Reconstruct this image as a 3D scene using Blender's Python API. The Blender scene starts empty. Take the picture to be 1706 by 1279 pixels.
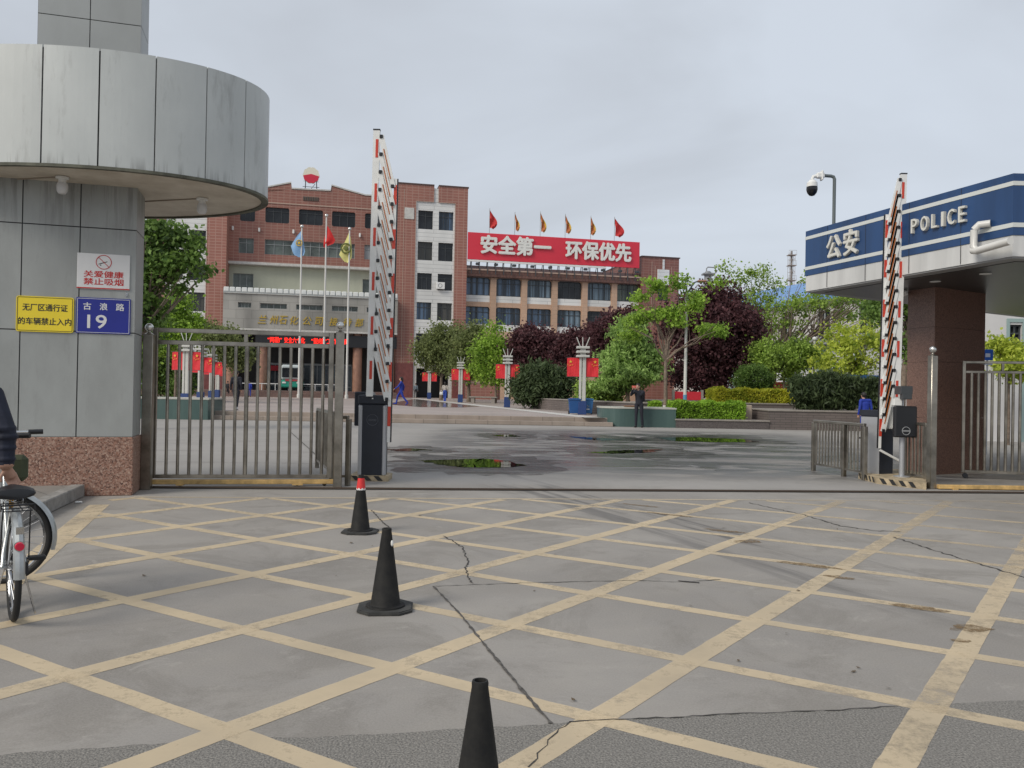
import bpy, math, random
import numpy as np
from mathutils import Vector, Matrix
SC = bpy.context.scene
COL = SC.collection
R = math.radians
# ------------------------------------------------------------------ camera
F = 1350.0; CAMH = 1.45; ROLL = 0.018; PITCH = math.atan(8.5/1350)
cr, sr, cp, sp = math.cos(ROLL), math.sin(ROLL), math.cos(PITCH), math.sin(PITCH)
cam = bpy.data.cameras.new('camera'); camo = bpy.data.objects.new('camera', cam); COL.objects.link(camo)
cam.sensor_width = 36; cam.lens = F/1706*36; cam.clip_end = 3000; cam.clip_start = .05
M = Matrix(((cr, -sr, 0, 0), (-sp*sr, -sp*cr, -cp, 0), (cp*sr, cp*cr, -sp, CAMH), (0, 0, 0, 1)))
camo.matrix_world = M
SC.camera = camo
# ------------------------------------------------------------------ sky and light (overcast)
w = bpy.data.worlds.new('World'); SC.world = w; w.use_nodes = True
wn, wl = w.node_tree.nodes, w.node_tree.links
bg = wn['Background']
sky = wn.new('ShaderNodeTexSky'); sky.sky_type = 'NISHITA'; sky.sun_disc = False
SUN_EL, SUN_AZ = R(38), R(230)
sky.sun_elevation = SUN_EL; sky.sun_rotation = SUN_AZ; sky.air_density = 1; sky.dust_density = 4
skm = wn.new('ShaderNodeVectorMath'); skm.operation = 'SCALE'; skm.inputs['Scale'].default_value = .07
wl.new(sky.outputs[0], skm.inputs[0])
tc = wn.new('ShaderNodeTexCoord')
mp = wn.new('ShaderNodeMapping'); mp.inputs['Scale'].default_value = (1, 1, 2.6); mp.inputs['Rotation'].default_value = (0, 0, .5)
nz = wn.new('ShaderNodeTexNoise'); nz.inputs['Scale'].default_value = 1.5; nz.inputs['Detail'].default_value = 5; nz.inputs['Roughness'].default_value = .5; nz.inputs['Distortion'].default_value = .5
wl.new(tc.outputs['Generated'], mp.inputs[0]); wl.new(mp.outputs[0], nz.inputs['Vector'])
rp = wn.new('ShaderNodeValToRGB')
rp.color_ramp.elements[0].position = .36; rp.color_ramp.elements[0].color = (.47, .50, .545, 1)
rp.color_ramp.elements[1].position = .64; rp.color_ramp.elements[1].color = (.60, .65, .72, 1)
wl.new(nz.outputs[0], rp.inputs[0])
mx = wn.new('ShaderNodeMix'); mx.data_type = 'RGBA'; mx.inputs[0].default_value = .86     # cloud cover over the clear sky
wl.new(skm.outputs[0], mx.inputs[6]); wl.new(rp.outputs[0], mx.inputs[7])
wl.new(mx.outputs[2], bg.inputs[0]); bg.inputs[1].default_value = 1.0
sl = bpy.data.lights.new('sun', 'SUN'); sl.energy = 1.9; sl.angle = R(24); sl.color = (1, .94, .84)
so = bpy.data.objects.new('sun', sl); COL.objects.link(so)
sd = Vector((math.sin(SUN_AZ)*math.cos(SUN_EL), math.cos(SUN_AZ)*math.cos(SUN_EL), math.sin(SUN_EL)))
so.rotation_euler = sd.to_track_quat('Z', 'Y').to_euler()
SC.view_settings.view_transform = 'Standard'; SC.view_settings.look = 'None'
SC.view_settings.exposure = .25; SC.view_settings.gamma = 1
SC.render.engine = 'CYCLES'; SC.cycles.max_bounces = 8; SC.cycles.transparent_max_bounces = 16

def ray(px, py):
    x = (px-853)/F; y = -(py-639.5)/F
    x, y = cr*x-sr*y, sr*x+cr*y
    return Vector((x, cp-sp*y, sp+cp*y))
def G(px, py, z=0.):
    d = ray(px, py); t = (z-CAMH)/d.z
    return Vector((d.x*t, d.y*t, z))
def P(px, py, Y):
    d = ray(px, py)*1.0; t = Y/d.y
    return Vector((d.x*t, Y, CAMH+d.z*t))
# ------------------------------------------------------------------ objects
def tag(o, label=None, cat=None, group=None, kind=None):
    if label: o['label'] = label
    if cat: o['category'] = cat
    if group: o['group'] = group
    if kind: o['kind'] = kind
    return o
def thing(name, label, cat, loc=(0, 0, 0), rz=0., group=None):
    o = bpy.data.objects.new(name, None); COL.objects.link(o); o.location = loc; o.rotation_euler = (0, 0, rz)
    o.empty_display_size = .2
    return tag(o, label, cat, group)
def copy_tree(o, parent=None):
    c = o.copy(); COL.objects.link(c); c.parent = parent
    for ch in list(o.children):
        copy_tree(ch, c)
    return c

class MB:
    def __init__(s): s.v = []; s.f = []; s.m = []
    def add(s, vs, fs, mi=0):
        n = len(s.v); s.v += [tuple(v) for v in vs]
        s.f += [tuple(i+n for i in f) for f in fs]; s.m += [mi]*len(fs); return s
    def box(s, x0, x1, y0, y1, z0, z1, mi=0, T=None, bev=0.):
        if x0 > x1: x0, x1 = x1, x0
        if y0 > y1: y0, y1 = y1, y0
        if z0 > z1: z0, z1 = z1, z0
        if bev > 0:
            b = min(bev, (x1-x0)/2.1, (y1-y0)/2.1, (z1-z0)/2.1); V = []; idx = {}
            for i, (x, sx) in enumerate(((x0, 1), (x1, -1))):
                for j, (y, sy) in enumerate(((y0, 1), (y1, -1))):
                    for k, (z, sz) in enumerate(((z0, 1), (z1, -1))):
                        for a in range(3):
                            p = [x+sx*b, y+sy*b, z+sz*b]; p[a] = (x, y, z)[a]
                            idx[(i, j, k, a)] = len(V); V.append(Vector(p))
            Fc = []
            for a in range(3):
                o1, o2 = [q for q in range(3) if q != a]
                for sgn in (0, 1):
                    c = []
                    for (u, v) in ((0, 0), (1, 0), (1, 1), (0, 1)):
                        t = [0, 0, 0]; t[a] = sgn; t[o1] = u; t[o2] = v; c.append(idx[(*t, a)])
                    Fc.append(c)
                for u in (0, 1):
                    for v in (0, 1):
                        t0 = [0, 0, 0]; t0[o1] = u; t0[o2] = v; t1 = list(t0); t1[a] = 1
                        Fc.append([idx[(*t0, o1)], idx[(*t1, o1)], idx[(*t1, o2)], idx[(*t0, o2)]])
            for i in (0, 1):
                for j in (0, 1):
                    for k in (0, 1): Fc.append([idx[(i, j, k, a)] for a in range(3)])
            cen = Vector(((x0+x1)/2, (y0+y1)/2, (z0+z1)/2)); out = []
            for f in Fc:
                ps = [V[i] for i in f]; n = (ps[1]-ps[0]).cross(ps[2]-ps[0])
                c = sum(ps, Vector())/len(ps)-cen
                out.append(f if n.dot(c) > 0 else f[::-1])
            if T: V = [T @ p for p in V]
            return s.add(V, out, mi)
        V = [Vector(p) for p in ((x0, y0, z0), (x1, y0, z0), (x1, y1, z0), (x0, y1, z0), (x0, y0, z1), (x1, y0, z1), (x1, y1, z1), (x0, y1, z1))]
        if T: V = [T @ p for p in V]
        return s.add(V, [(0, 3, 2, 1), (4, 5, 6, 7), (0, 1, 5, 4), (1, 2, 6, 5), (2, 3, 7, 6), (3, 0, 4, 7)], mi)
    def tube(s, pts, rad, n=8, mi=0, cap=True, sq=False):
        pts = [Vector(p) for p in pts]
        if not hasattr(rad, '__len__'): rad = [rad]*len(pts)
        V = []; Fc = []; up = None
        for i, p in enumerate(pts):
            d = (pts[min(i+1, len(pts)-1)]-pts[max(i-1, 0)])
            if d.length < 1e-9: d = Vector((0, 0, 1))
            d.normalize()
            if up is None: up = Vector((0, 0, 1)) if abs(d.z) < .9 else Vector((0, 1, 0))
            a = up.cross(d)
            if a.length < 1e-6: a = Vector((1, 0, 0)).cross(d)
            a.normalize(); b = d.cross(a); up = b
            for k in range(n):
                t = 2*math.pi*(k+(.5 if sq else 0))/n; r_ = rad[i]*(1.414 if sq else 1)
                V.append(p+a*math.cos(t)*r_+b*math.sin(t)*r_)
        for i in range(len(pts)-1):
            for k in range(n):
                Fc.append((i*n+k, i*n+(k+1) % n, (i+1)*n+(k+1) % n, (i+1)*n+k))
        if cap: Fc.append(tuple(range(n))[::-1]); Fc.append(tuple((len(pts)-1)*n+k for k in range(n)))
        return s.add(V, Fc, mi)
    def lathe(s, prof, c=(0, 0, 0), n=24, mi=0, T=None, ax=1., ay=1.):
        V = []; Fc = []; m = len(prof)
        for k in range(n):
            t = 2*math.pi*k/n
            for (r_, z) in prof:
                p = Vector((c[0]+r_*ax*math.cos(t), c[1]+r_*ay*math.sin(t), c[2]+z)); V.append(T @ p if T else p)
        for k in range(n):
            for j in range(m-1):
                Fc.append((k*m+j, ((k+1) % n)*m+j, ((k+1) % n)*m+j+1, k*m+j+1))
        if prof[0][0] > 1e-6: Fc.append(tuple(k*m for k in range(n))[::-1])
        if prof[-1][0] > 1e-6: Fc.append(tuple(k*m+m-1 for k in range(n)))
        return s.add(V, Fc, mi)
    def ball(s, c, r, mi=0, n=12, sc=(1, 1, 1)):
        V = []; Fc = []; m = n//2+1
        for j in range(m):
            ph = math.pi*j/(m-1)
            for k in range(n):
                t = 2*math.pi*k/n
                V.append((c[0]+r*sc[0]*math.sin(ph)*math.cos(t), c[1]+r*sc[1]*math.sin(ph)*math.sin(t), c[2]-r*sc[2]*math.cos(ph)))
        for j in range(m-1):
            for k in range(n): Fc.append((j*n+k, j*n+(k+1) % n, (j+1)*n+(k+1) % n, (j+1)*n+k))
        return s.add(V, Fc, mi)
    def prism(s, poly, z0, z1, mi=0, T=None):
        """poly in xy, extruded in z"""
        n = len(poly); V = [Vector((p[0], p[1], z0)) for p in poly]+[Vector((p[0], p[1], z1)) for p in poly]
        if T: V = [T @ p for p in V]
        return s.add(V, [tuple(range(n))[::-1], tuple(range(n, 2*n))]+[(k, (k+1) % n, n+(k+1) % n, n+k) for k in range(n)], mi)
    def vprism(s, poly, y0, y1, mi=0):
        """poly in xz, extruded in y"""
        n = len(poly); V = [(p[0], y0, p[1]) for p in poly]+[(p[0], y1, p[1]) for p in poly]
        return s.add(V, [tuple(range(n)), tuple(range(n, 2*n))[::-1]]+[(k, n+k, n+(k+1) % n, (k+1) % n) for k in range(n)], mi)
    def torus(s, c, Rm, r, T=None, n=40, m=8, mi=0, sc=(1, 1)):
        V = []; Fc = []
        for i in range(n):
            a = 2*math.pi*i/n
            for j in range(m):
                b = 2*math.pi*j/m
                p = Vector(((Rm+r*sc[0]*math.cos(b))*math.cos(a), (Rm+r*sc[0]*math.cos(b))*math.sin(a), r*sc[1]*math.sin(b)))
                p = (T @ p if T else p)+Vector(c); V.append(p)
        for i in range(n):
            for j in range(m): Fc.append((i*m+j, ((i+1) % n)*m+j, ((i+1) % n)*m+(j+1) % m, i*m+(j+1) % m))
        return s.add(V, Fc, mi)
    def build(s, name, mats, parent=None, smooth=False, loc=None, rz=None):
        me = bpy.data.meshes.new(name); me.from_pydata(s.v, [], s.f)
        if not isinstance(mats, (list, tuple)): mats = [mats]
        for m_ in mats: me.materials.append(m_)
        if len(mats) > 1: me.polygons.foreach_set('material_index', s.m)
        if smooth: 
            me.polygons.foreach_set('use_smooth', [True]*len(s.f))
            me.set_sharp_from_angle(angle=R(38))
        me.update()
        o = bpy.data.objects.new(name, me); COL.objects.link(o)
        if parent: o.parent = parent
        if loc is not None: o.location = loc
        if rz is not None: o.rotation_euler = (0, 0, rz)
        return o
# ------------------------------------------------------------------ materials
MC = {}
def mat(name, col, rough=.6, metal=0., var=0., vscale=3., col2=None, bump=0., bscale=40., spec=.5, emit=0., streak=False, detail=6., coat=0.):
    if name in MC: return MC[name]
    m = bpy.data.materials.new(name); m.use_nodes = True; nt = m.node_tree; n = nt.nodes; l = nt.links; MC[name] = m
    b = n['Principled BSDF']; b.inputs['Base Color'].default_value = (*col, 1); b.inputs['Roughness'].default_value = rough
    b.inputs['Metallic'].default_value = metal; b.inputs['Specular IOR Level'].default_value = spec
    if coat: b.inputs['Coat Weight'].default_value = coat
    if emit: b.inputs['Emission Color'].default_value = (*col, 1); b.inputs['Emission Strength'].default_value = emit
    if var or col2 or bump:
        t = n.new('ShaderNodeTexCoord'); mpn = n.new('ShaderNodeMapping'); l.new(t.outputs['Object'], mpn.inputs[0])
        if streak: mpn.inputs['Scale'].default_value = (1, 1, .12)
    if var or col2:
        z = n.new('ShaderNodeTexNoise'); z.inputs['Scale'].default_value = vscale; z.inputs['Detail'].default_value = detail; z.inputs['Roughness'].default_value = .62
        l.new(mpn.outputs[0], z.inputs['Vector'])
        r_ = n.new('ShaderNodeValToRGB'); e = r_.color_ramp.elements
        c2 = col2 or tuple(max(0, c*(1-var)) for c in col)
        c1 = col if col2 else tuple(min(1, c*(1+var)) for c in col)
        e[0].position = .33; e[0].color = (*c2, 1); e[1].position = .67; e[1].color = (*c1, 1)
        l.new(z.outputs[0], r_.inputs[0]); l.new(r_.outputs[0], b.inputs['Base Color'])
    if bump:
        z2 = n.new('ShaderNodeTexNoise'); z2.inputs['Scale'].default_value = bscale; z2.inputs['Detail'].default_value = 4
        l.new(t.outputs['Object'], z2.inputs['Vector']); bp = n.new('ShaderNodeBump'); bp.inputs['Strength'].default_value = bump; bp.inputs['Distance'].default_value = .01
        l.new(z2.outputs[0], bp.inputs['Height']); l.new(bp.outputs[0], b.inputs['Normal'])
    return m
def nodes(m): return m.node_tree.nodes, m.node_tree.links, m.node_tree.nodes['Principled BSDF']
def brickmat(name, c1, c2, mortar, w_, h_, ms=.02, rough=.6, dirt=.25, ds=.35, off=.5, bump=.3):
    if name in MC: return MC[name]
    m = bpy.data.materials.new(name); m.use_nodes = True; MC[name] = m; n, l, b = nodes(m)
    t = n.new('ShaderNodeTexCoord'); sx = n.new('ShaderNodeSeparateXYZ'); l.new(t.outputs['Object'], sx.inputs[0])
    ad = n.new('ShaderNodeMath'); l.new(sx.outputs[0], ad.inputs[0]); l.new(sx.outputs[1], ad.inputs[1])
    cb = n.new('ShaderNodeCombineXYZ'); l.new(ad.outputs[0], cb.inputs[0]); l.new(sx.outputs[2], cb.inputs[1])
    bt = n.new('ShaderNodeTexBrick'); l.new(cb.outputs[0], bt.inputs['Vector']); bt.inputs['Scale'].default_value = 1
    bt.inputs['Color1'].default_value = (*c1, 1); bt.inputs['Color2'].default_value = (*c2, 1); bt.inputs['Mortar'].default_value = (*mortar, 1)
    bt.inputs['Mortar Size'].default_value = ms; bt.inputs['Brick Width'].default_value = w_; bt.inputs['Row Height'].default_value = h_; bt.offset = off
    z = n.new('ShaderNodeTexNoise'); z.inputs['Scale'].default_value = ds; z.inputs['Detail'].default_value = 6
    mpn = n.new('ShaderNodeMapping'); mpn.inputs['Scale'].default_value = (1, 1, .4); l.new(t.outputs['Object'], mpn.inputs[0]); l.new(mpn.outputs[0], z.inputs['Vector'])
    r_ = n.new('ShaderNodeValToRGB'); e = r_.color_ramp.elements; e[0].position = .35; e[0].color = (1-dirt,)*3+(1,); e[1].position = .65; e[1].color = (1, 1, 1, 1)
    l.new(z.outputs[0], r_.inputs[0])
    mm = n.new('ShaderNodeMix'); mm.data_type = 'RGBA'; mm.blend_type = 'MULTIPLY'; mm.inputs[0].default_value = 1
    l.new(bt.outputs[0], mm.inputs[6]); l.new(r_.outputs[0], mm.inputs[7]); l.new(mm.outputs[2], b.inputs['Base Color'])
    b.inputs['Roughness'].default_value = rough
    if bump:
        bp = n.new('ShaderNodeBump'); bp.inputs['Strength'].default_value = bump; bp.inputs['Distance'].default_value = .01; bp.invert = True
        l.new(bt.outputs['Fac'], bp.inputs['Height']); l.new(bp.outputs[0], b.inputs['Normal'])
    return m
def granitemat(name, cols, scale=60., rough=.45, grid=None):
    if name in MC: return MC[name]
    m = bpy.data.materials.new(name); m.use_nodes = True; MC[name] = m; n, l, b = nodes(m)
    t = n.new('ShaderNodeTexCoord'); v = n.new('ShaderNodeTexVoronoi'); v.inputs['Scale'].default_value = scale; l.new(t.outputs['Object'], v.inputs['Vector'])
    sx = n.new('ShaderNodeSeparateColor'); l.new(v.outputs['Color'], sx.inputs[0])
    r_ = n.new('ShaderNodeValToRGB'); e = r_.color_ramp.elements
    while len(e) < len(cols): e.new(.5)
    for i, c in enumerate(cols): e[i].position = i/(len(cols)-1); e[i].color = (*c, 1)
    l.new(sx.outputs[0], r_.inputs[0]); l.new(r_.outputs[0], b.inputs['Base Color']); b.inputs['Roughness'].default_value = rough
    return m
def leafmat(name, ca, cb, cc=None):
    if 'purple' not in name: ca, cb, cc = (tuple(min(1, v*f) for v in c) for c, f in ((ca, 1.2), (cb, 1.45), (cc, 1.6)))
    if name in MC: return MC[name]
    m = bpy.data.materials.new(name); m.use_nodes = True; MC[name] = m; n, l, b = nodes(m)
    g = n.new('ShaderNodeNewGeometry'); r_ = n.new('ShaderNodeValToRGB'); e = r_.color_ramp.elements
    e[0].position = 0; e[0].color = (*ca, 1); e[1].position = 1; e[1].color = (*cb, 1)
    if cc: q = e.new(.85); q.color = (*cc, 1)
    t = n.new('ShaderNodeTexCoord'); z = n.new('ShaderNodeTexNoise'); z.inputs['Scale'].default_value = 1.3; z.inputs['Detail'].default_value = 3  # coarse noise: uneven light from clump to clump put into the leaf colour
    l.new(t.outputs['Object'], z.inputs['Vector'])
    mt = n.new('ShaderNodeMath'); mt.operation = 'MULTIPLY_ADD'; mt.inputs[1].default_value = .55; l.new(g.outputs['Random Per Island'], mt.inputs[0])
    mr = n.new('ShaderNodeMapRange'); mr.inputs[1].default_value = .36; mr.inputs[2].default_value = .64; mr.inputs[4].default_value = .5; l.new(z.outputs[0], mr.inputs[0]); l.new(mr.outputs[0], mt.inputs[2])
    l.new(mt.outputs[0], r_.inputs[0]); l.new(r_.outputs[0], b.inputs['Base Color'])
    b.inputs['Roughness'].default_value = .55; b.inputs['Specular IOR Level'].default_value = .3
    tr = n.new('ShaderNodeBsdfTranslucent'); l.new(r_.outputs[0], tr.inputs[0]); ms = n.new('ShaderNodeMixShader'); ms.inputs[0].default_value = .45
    l.new(b.outputs[0], ms.inputs[1]); l.new(tr.outputs[0], ms.inputs[2]); l.new(ms.outputs[0], n['Material Output'].inputs[0])
    return m
steel = mat('stainless_steel', (.30, .275, .235), .30, .92, var=.4, vscale=2.5)
steel_b = mat('bright_steel', (.62, .62, .6), .25, .9)
black = mat('black_plastic', (.012, .013, .016), .45)
blackm = mat('dark_blue_steel', (.012, .016, .026), .5, var=.2, vscale=4)
white = mat('white_paint', (.72, .72, .7), .45, var=.06, vscale=6)
redref = mat('red_reflector', (.55, .05, .025), .35)
rubber = mat('black_rubber', (.012, .012, .0125), .7, col2=(.024, .023, .021), vscale=14, bump=.12, bscale=70, spec=.25)
rubber_d = mat('dusty_rubber', (.055, .054, .05), .8, col2=(.025, .025, .024), vscale=10)
alu = mat('aluminium', (.45, .46, .48), .4, .6)
bark = mat('bark', (.17, .13, .10), .9, var=.4, vscale=8, bump=.8, bscale=20)
whitewash = mat('whitewash', (.62, .6, .55), .9, var=.15)
# ------------------------------------------------------------------ text
def text(parent, body, org, xdir, w_, h_, material, name='lettering', depth=.01, bold=0., shear=0., spacing=1.):
    """letters fitted to w_ x h_ metres; org = lower-left corner, xdir = unit reading direction (horizontal)"""
    cu = bpy.data.curves.new(name, 'FONT'); cu.body = body; cu.size = 1; cu.extrude = .001; cu.shear = shear; cu.space_character = spacing
    cu.resolution_u = 3
    to = bpy.data.objects.new('tmp', cu); COL.objects.link(to)
    dg = bpy.context.evaluated_depsgraph_get(); me = bpy.data.meshes.new_from_object(to.evaluated_get(dg))
    bpy.data.objects.remove(to); bpy.data.curves.remove(cu)
    co = np.empty(len(me.vertices)*3); me.vertices.foreach_get('co', co); co = co.reshape(-1, 3)
    mn, mxx = co.min(0), co.max(0)
    co[:, 0] = (co[:, 0]-mn[0])/(mxx[0]-mn[0])*w_; co[:, 1] = (co[:, 1]-mn[1])/(mxx[1]-mn[1])*h_; co[:, 2] = (co[:, 2] > 0)*depth
    x = Vector(xdir).normalized(); up = Vector((0, 0, 1)); nn = x.cross(up)
    A = np.array([x, up, nn]); co = co @ A + np.array(org)
    me.vertices.foreach_set('co', co.ravel()); me.update(); me.name = name
    me.materials.clear(); me.materials.append(material)
    if bold:
        co0 = co; nv = len(co); me0 = me; s_ = bold*min(h_, w_/max(1, len(body)))*.9
        F_ = [tuple(p.vertices) for p in me0.polygons]; V_ = []; FF = []
        for k, (dx, dz) in enumerate(((0, 0), (s_, 0), (-s_, 0), (0, s_), (0, -s_), (s_*.7, s_*.7), (-s_*.7, s_*.7), (s_*.7, -s_*.7), (-s_*.7, -s_*.7))):
            q = co0+np.array(x)*dx+np.array(up)*dz-np.array(nn)*k*depth*.03
            V_.append(q); FF += [tuple(i+k*nv for i in f) for f in F_]
        me = bpy.data.meshes.new(name); me.from_pydata(np.concatenate(V_).tolist(), [], FF); me.materials.append(material); bpy.data.meshes.remove(me0)
    o = bpy.data.objects.new(name, me); COL.objects.link(o); o.parent = parent
    return o
# ================================================================== GROUND
def groundmat():
    m = bpy.data.materials.new('concrete_ground'); m.use_nodes = True; n, l, b = nodes(m)
    t = n.new('ShaderNodeTexCoord')
    def noise(scale, det=5, rough=.6, sc=(1, 1, 1), rot=0, dist=0, tex=False):
        mp_ = n.new('ShaderNodeMapping'); mp_.vector_type = 'TEXTURE' if tex else 'POINT'; mp_.inputs['Scale'].default_value = sc; mp_.inputs['Rotation'].default_value = (0, 0, rot)
        l.new(t.outputs['Object'], mp_.inputs[0]); z = n.new('ShaderNodeTexNoise'); z.inputs['Scale'].default_value = scale
        z.inputs['Detail'].default_value = det; z.inputs['Roughness'].default_value = rough; z.inputs['Distortion'].default_value = dist
        l.new(mp_.outputs[0], z.inputs['Vector']); return z.outputs[0]
    def ramp(x, p0, p1, c0=0., c1=1.):
        r_ = n.new('ShaderNodeMapRange'); r_.interpolation_type = 'SMOOTHSTEP'; r_.inputs[1].default_value = p0; r_.inputs[2].default_value = p1
        r_.inputs[3].default_value = c0; r_.inputs[4].default_value = c1; l.new(x, r_.inputs[0]); return r_.outputs[0]
    def math_(op, a, bb):
        q = n.new('ShaderNodeMath'); q.operation = op
        for i, v in enumerate((a, bb)):
            if isinstance(v, (int, float)): q.inputs[i].default_value = v
            else: l.new(v, q.inputs[i])
        return q.outputs[0]
    def mix(f, a, bb, mode='MIX'):
        q = n.new('ShaderNodeMix'); q.data_type = 'RGBA'; q.blend_type = mode
        if isinstance(f, (int, float)): q.inputs[0].default_value = f
        else: l.new(f, q.inputs[0])
        for i, v in ((6, a), (7, bb)):
            if isinstance(v, tuple): q.inputs[i].default_value = (*v, 1)
            else: l.new(v, q.inputs[i])
        return q.outputs[2]
    sx = n.new('ShaderNodeSeparateXYZ'); l.new(t.outputs['Object'], sx.inputs[0]); X, Yv = sx.outputs[0], sx.outputs[1]
    big = ramp(noise(.35, 4), .35, .65); med = ramp(noise(2.2, 8, .65), .3, .7); fine = ramp(noise(90, 3, .7), .25, .75)
    c = mix(big, (.225, .206, .183), (.31, .287, .258)); c = mix(math_('MULTIPLY', med, .35), c, (.20, .19, .185))
    c = mix(math_('MULTIPLY', ramp(noise(.9, 7, .72, (1, 1, 1), 0, .8), .48, .62), .6), c, (.165, .15, .13)); c = mix(math_('MULTIPLY', ramp(noise(3.1, 9, .78, (1, 1, 1), 0, .5), .57, .66), .4), c, (.36, .335, .30)); c = mix(math_('MULTIPLY', ramp(noise(260, 2, .8), .58, .70), .55), c, (.09, .082, .074)); c = mix(math_('MULTIPLY', fine, .32), c, (.40, .375, .345))
    # slab joints of the yard behind the gate
    # wet film and streaks in the yard
    inside = ramp(Yv, 12.2, 16.); far = ramp(Yv, 27.5, 31.5, 1, 0); xl = ramp(X, -3.6, -.5); xr = ramp(X, 7., 12., 1, 0)
    zone = math_('MULTIPLY', math_('MULTIPLY', inside, far), math_('MULTIPLY', xl, xr))
    wn1 = noise(.55, 6, .68, (.55, 1.5, 1), .12, 1.2); w1 = ramp(wn1, .42, .53)
    wetm = math_('MULTIPLY', w1, zone)
    st = ramp(noise(1.0, 6, .7, (.35, 4.5, 1), -.35, .6), .5, .68)
    # tyre streaks running out of the gate towards the lower right
    a = math_('ADD', X, math_('MULTIPLY', Yv, 1.25)); strk = ramp(noise(2.6, 5, .65, (1, 16, 1), .42, 0, True), .50, .64)
    d1 = math_('ABSOLUTE', math_('SUBTRACT', math_('ADD', X, math_('MULTIPLY', Yv, .42)), 5.6), 0)
    band = ramp(d1, .2, 1.3, 1, 0); band = math_('MULTIPLY', band, ramp(Yv, 15, 18, 1, 0)); band = math_('MULTIPLY', band, ramp(Yv, 4.2, 6.5))
    tyre = math_('MULTIPLY', band, strk)
    dark = math_('MAXIMUM', math_('MULTIPLY', wetm, .85), math_('MULTIPLY', math_('MULTIPLY', st, zone), .75))
    dark = math_('MAXIMUM', dark, math_('MULTIPLY', tyre, .62))
    c = mix(math_('MULTIPLY', zone, .35), c, (.17, .168, .17)); c = mix(dark, c, (.052, .051, .053))
    yard = math_('MULTIPLY', ramp(Yv, 11.9, 12.6), ramp(zone, 0, .5, 1, 0)); c = mix(math_('MULTIPLY', yard, .5), c, (.33, .315, .30))
    l.new(c, b.inputs['Base Color'])
    ro = math_('MULTIPLY', math_('ADD', math_('MULTIPLY', wetm, 1.), math_('MULTIPLY', math_('MULTIPLY', st, zone), .5)), .5)
    l.new(math_('MAXIMUM', math_('SUBTRACT', .82, ro), .22), b.inputs['Roughness'])
    bp = n.new('ShaderNodeBump'); bp.inputs['Strength'].default_value = .12; bp.inputs['Distance'].default_value = .004; l.new(noise(45, 5, .7), bp.inputs['Height']); l.new(bp.outputs[0], b.inputs['Normal'])
    return m
gm = groundmat()
MB().add([(-400, -60, 0), (400, -60, 0), (400, 700, 0), (-400, 700, 0)], [(0, 1, 2, 3)]).build('ground', gm)['kind'] = 'structure'
# --- coarse asphalt apron in the foreground
asph = mat('asphalt', (.20, .188, .17), .9, var=.45, vscale=110, bump=.9, bscale=90, detail=3)
edge = [(-500, 1300), (0, 1257), (90, 1250), (200, 1243), (310, 1236), (400, 1229), (520, 1229), (640, 1222), (770, 1213), (853, 1210), (948, 1203), (1020, 1199), (1110, 1196), (1203, 1191), (1300, 1187), (1400, 1183), (1498, 1177), (1600, 1171), (1706, 1166), (2300, 1140)]
top = [G(*p) for p in edge]
rng = random.Random(5); tt = []
for i in range(len(top)-1):
    for k in range(6):
        q = top[i].lerp(top[i+1], k/6); q.y += rng.uniform(-.008, .008); tt.append(q)
tt.append(top[-1])
vs = [(p.x, p.y, .0008) for p in tt]+[(p.x, -20, .0008) for p in tt]; n_ = len(tt)
MB().add(vs, [(n_+i, n_+i+1, i+1, i) for i in range(n_-1)]).build('asphalt_apron', asph)['kind'] = 'structure'
# --- painted yellow grid
def paintmat():
    m = mat('worn_yellow_paint', (.67, .54, .36), .75, col2=(.50, .41, .285), vscale=1.6); n, l, b = nodes(m)
    t = n.new('ShaderNodeTexCoord'); z = n.new('ShaderNodeTexNoise'); z.inputs['Scale'].default_value = 3.2; z.inputs['Detail'].default_value = 12; z.inputs['Roughness'].default_value = .8
    z2 = n.new('ShaderNodeTexNoise'); z2.inputs['Scale'].default_value = .28; z2.inputs['Detail'].default_value = 2
    l.new(t.outputs['Object'], z.inputs['Vector']); l.new(t.outputs['Object'], z2.inputs['Vector'])
    sx = n.new('ShaderNodeSeparateXYZ'); l.new(t.outputs['Object'], sx.inputs[0])
    f = n.new('ShaderNodeMapRange'); f.inputs[1].default_value = 1; f.inputs[2].default_value = 9; f.inputs[3].default_value = 0; f.inputs[4].default_value = .19; l.new(sx.outputs[0], f.inputs[0])
    a = n.new('ShaderNodeMath'); a.operation = 'MULTIPLY_ADD'; a.inputs[1].default_value = .30; l.new(z2.outputs[0], a.inputs[0]); l.new(z.outputs[0], a.inputs[2])
    a2 = n.new('ShaderNodeMath'); l.new(a.outputs[0], a2.inputs[0]); l.new(f.outputs[0], a2.inputs[1])
    r_ = n.new('ShaderNodeMapRange'); r_.inputs[1].default_value = .66; r_.inputs[2].default_value = .86; r_.inputs[3].default_value = .16; r_.inputs[4].default_value = .88; l.new(a2.outputs[0], r_.inputs[0])
    tr = n.new('ShaderNodeBsdfTransparent'); ms = n.new('ShaderNodeMixShader'); l.new(r_.outputs[0], ms.inputs[0]); l.new(b.outputs[0], ms.inputs[1]); l.new(tr.outputs[0], ms.inputs[2])
    l.new(ms.outputs[0], n['Material Output'].inputs[0]); return m
paint = paintmat()
O_ = Vector((-.58, 4.19)); va = Vector((.591, .796)); vb = Vector((.981, -.602))
mk = MB(); rng = random.Random(3)
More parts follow.
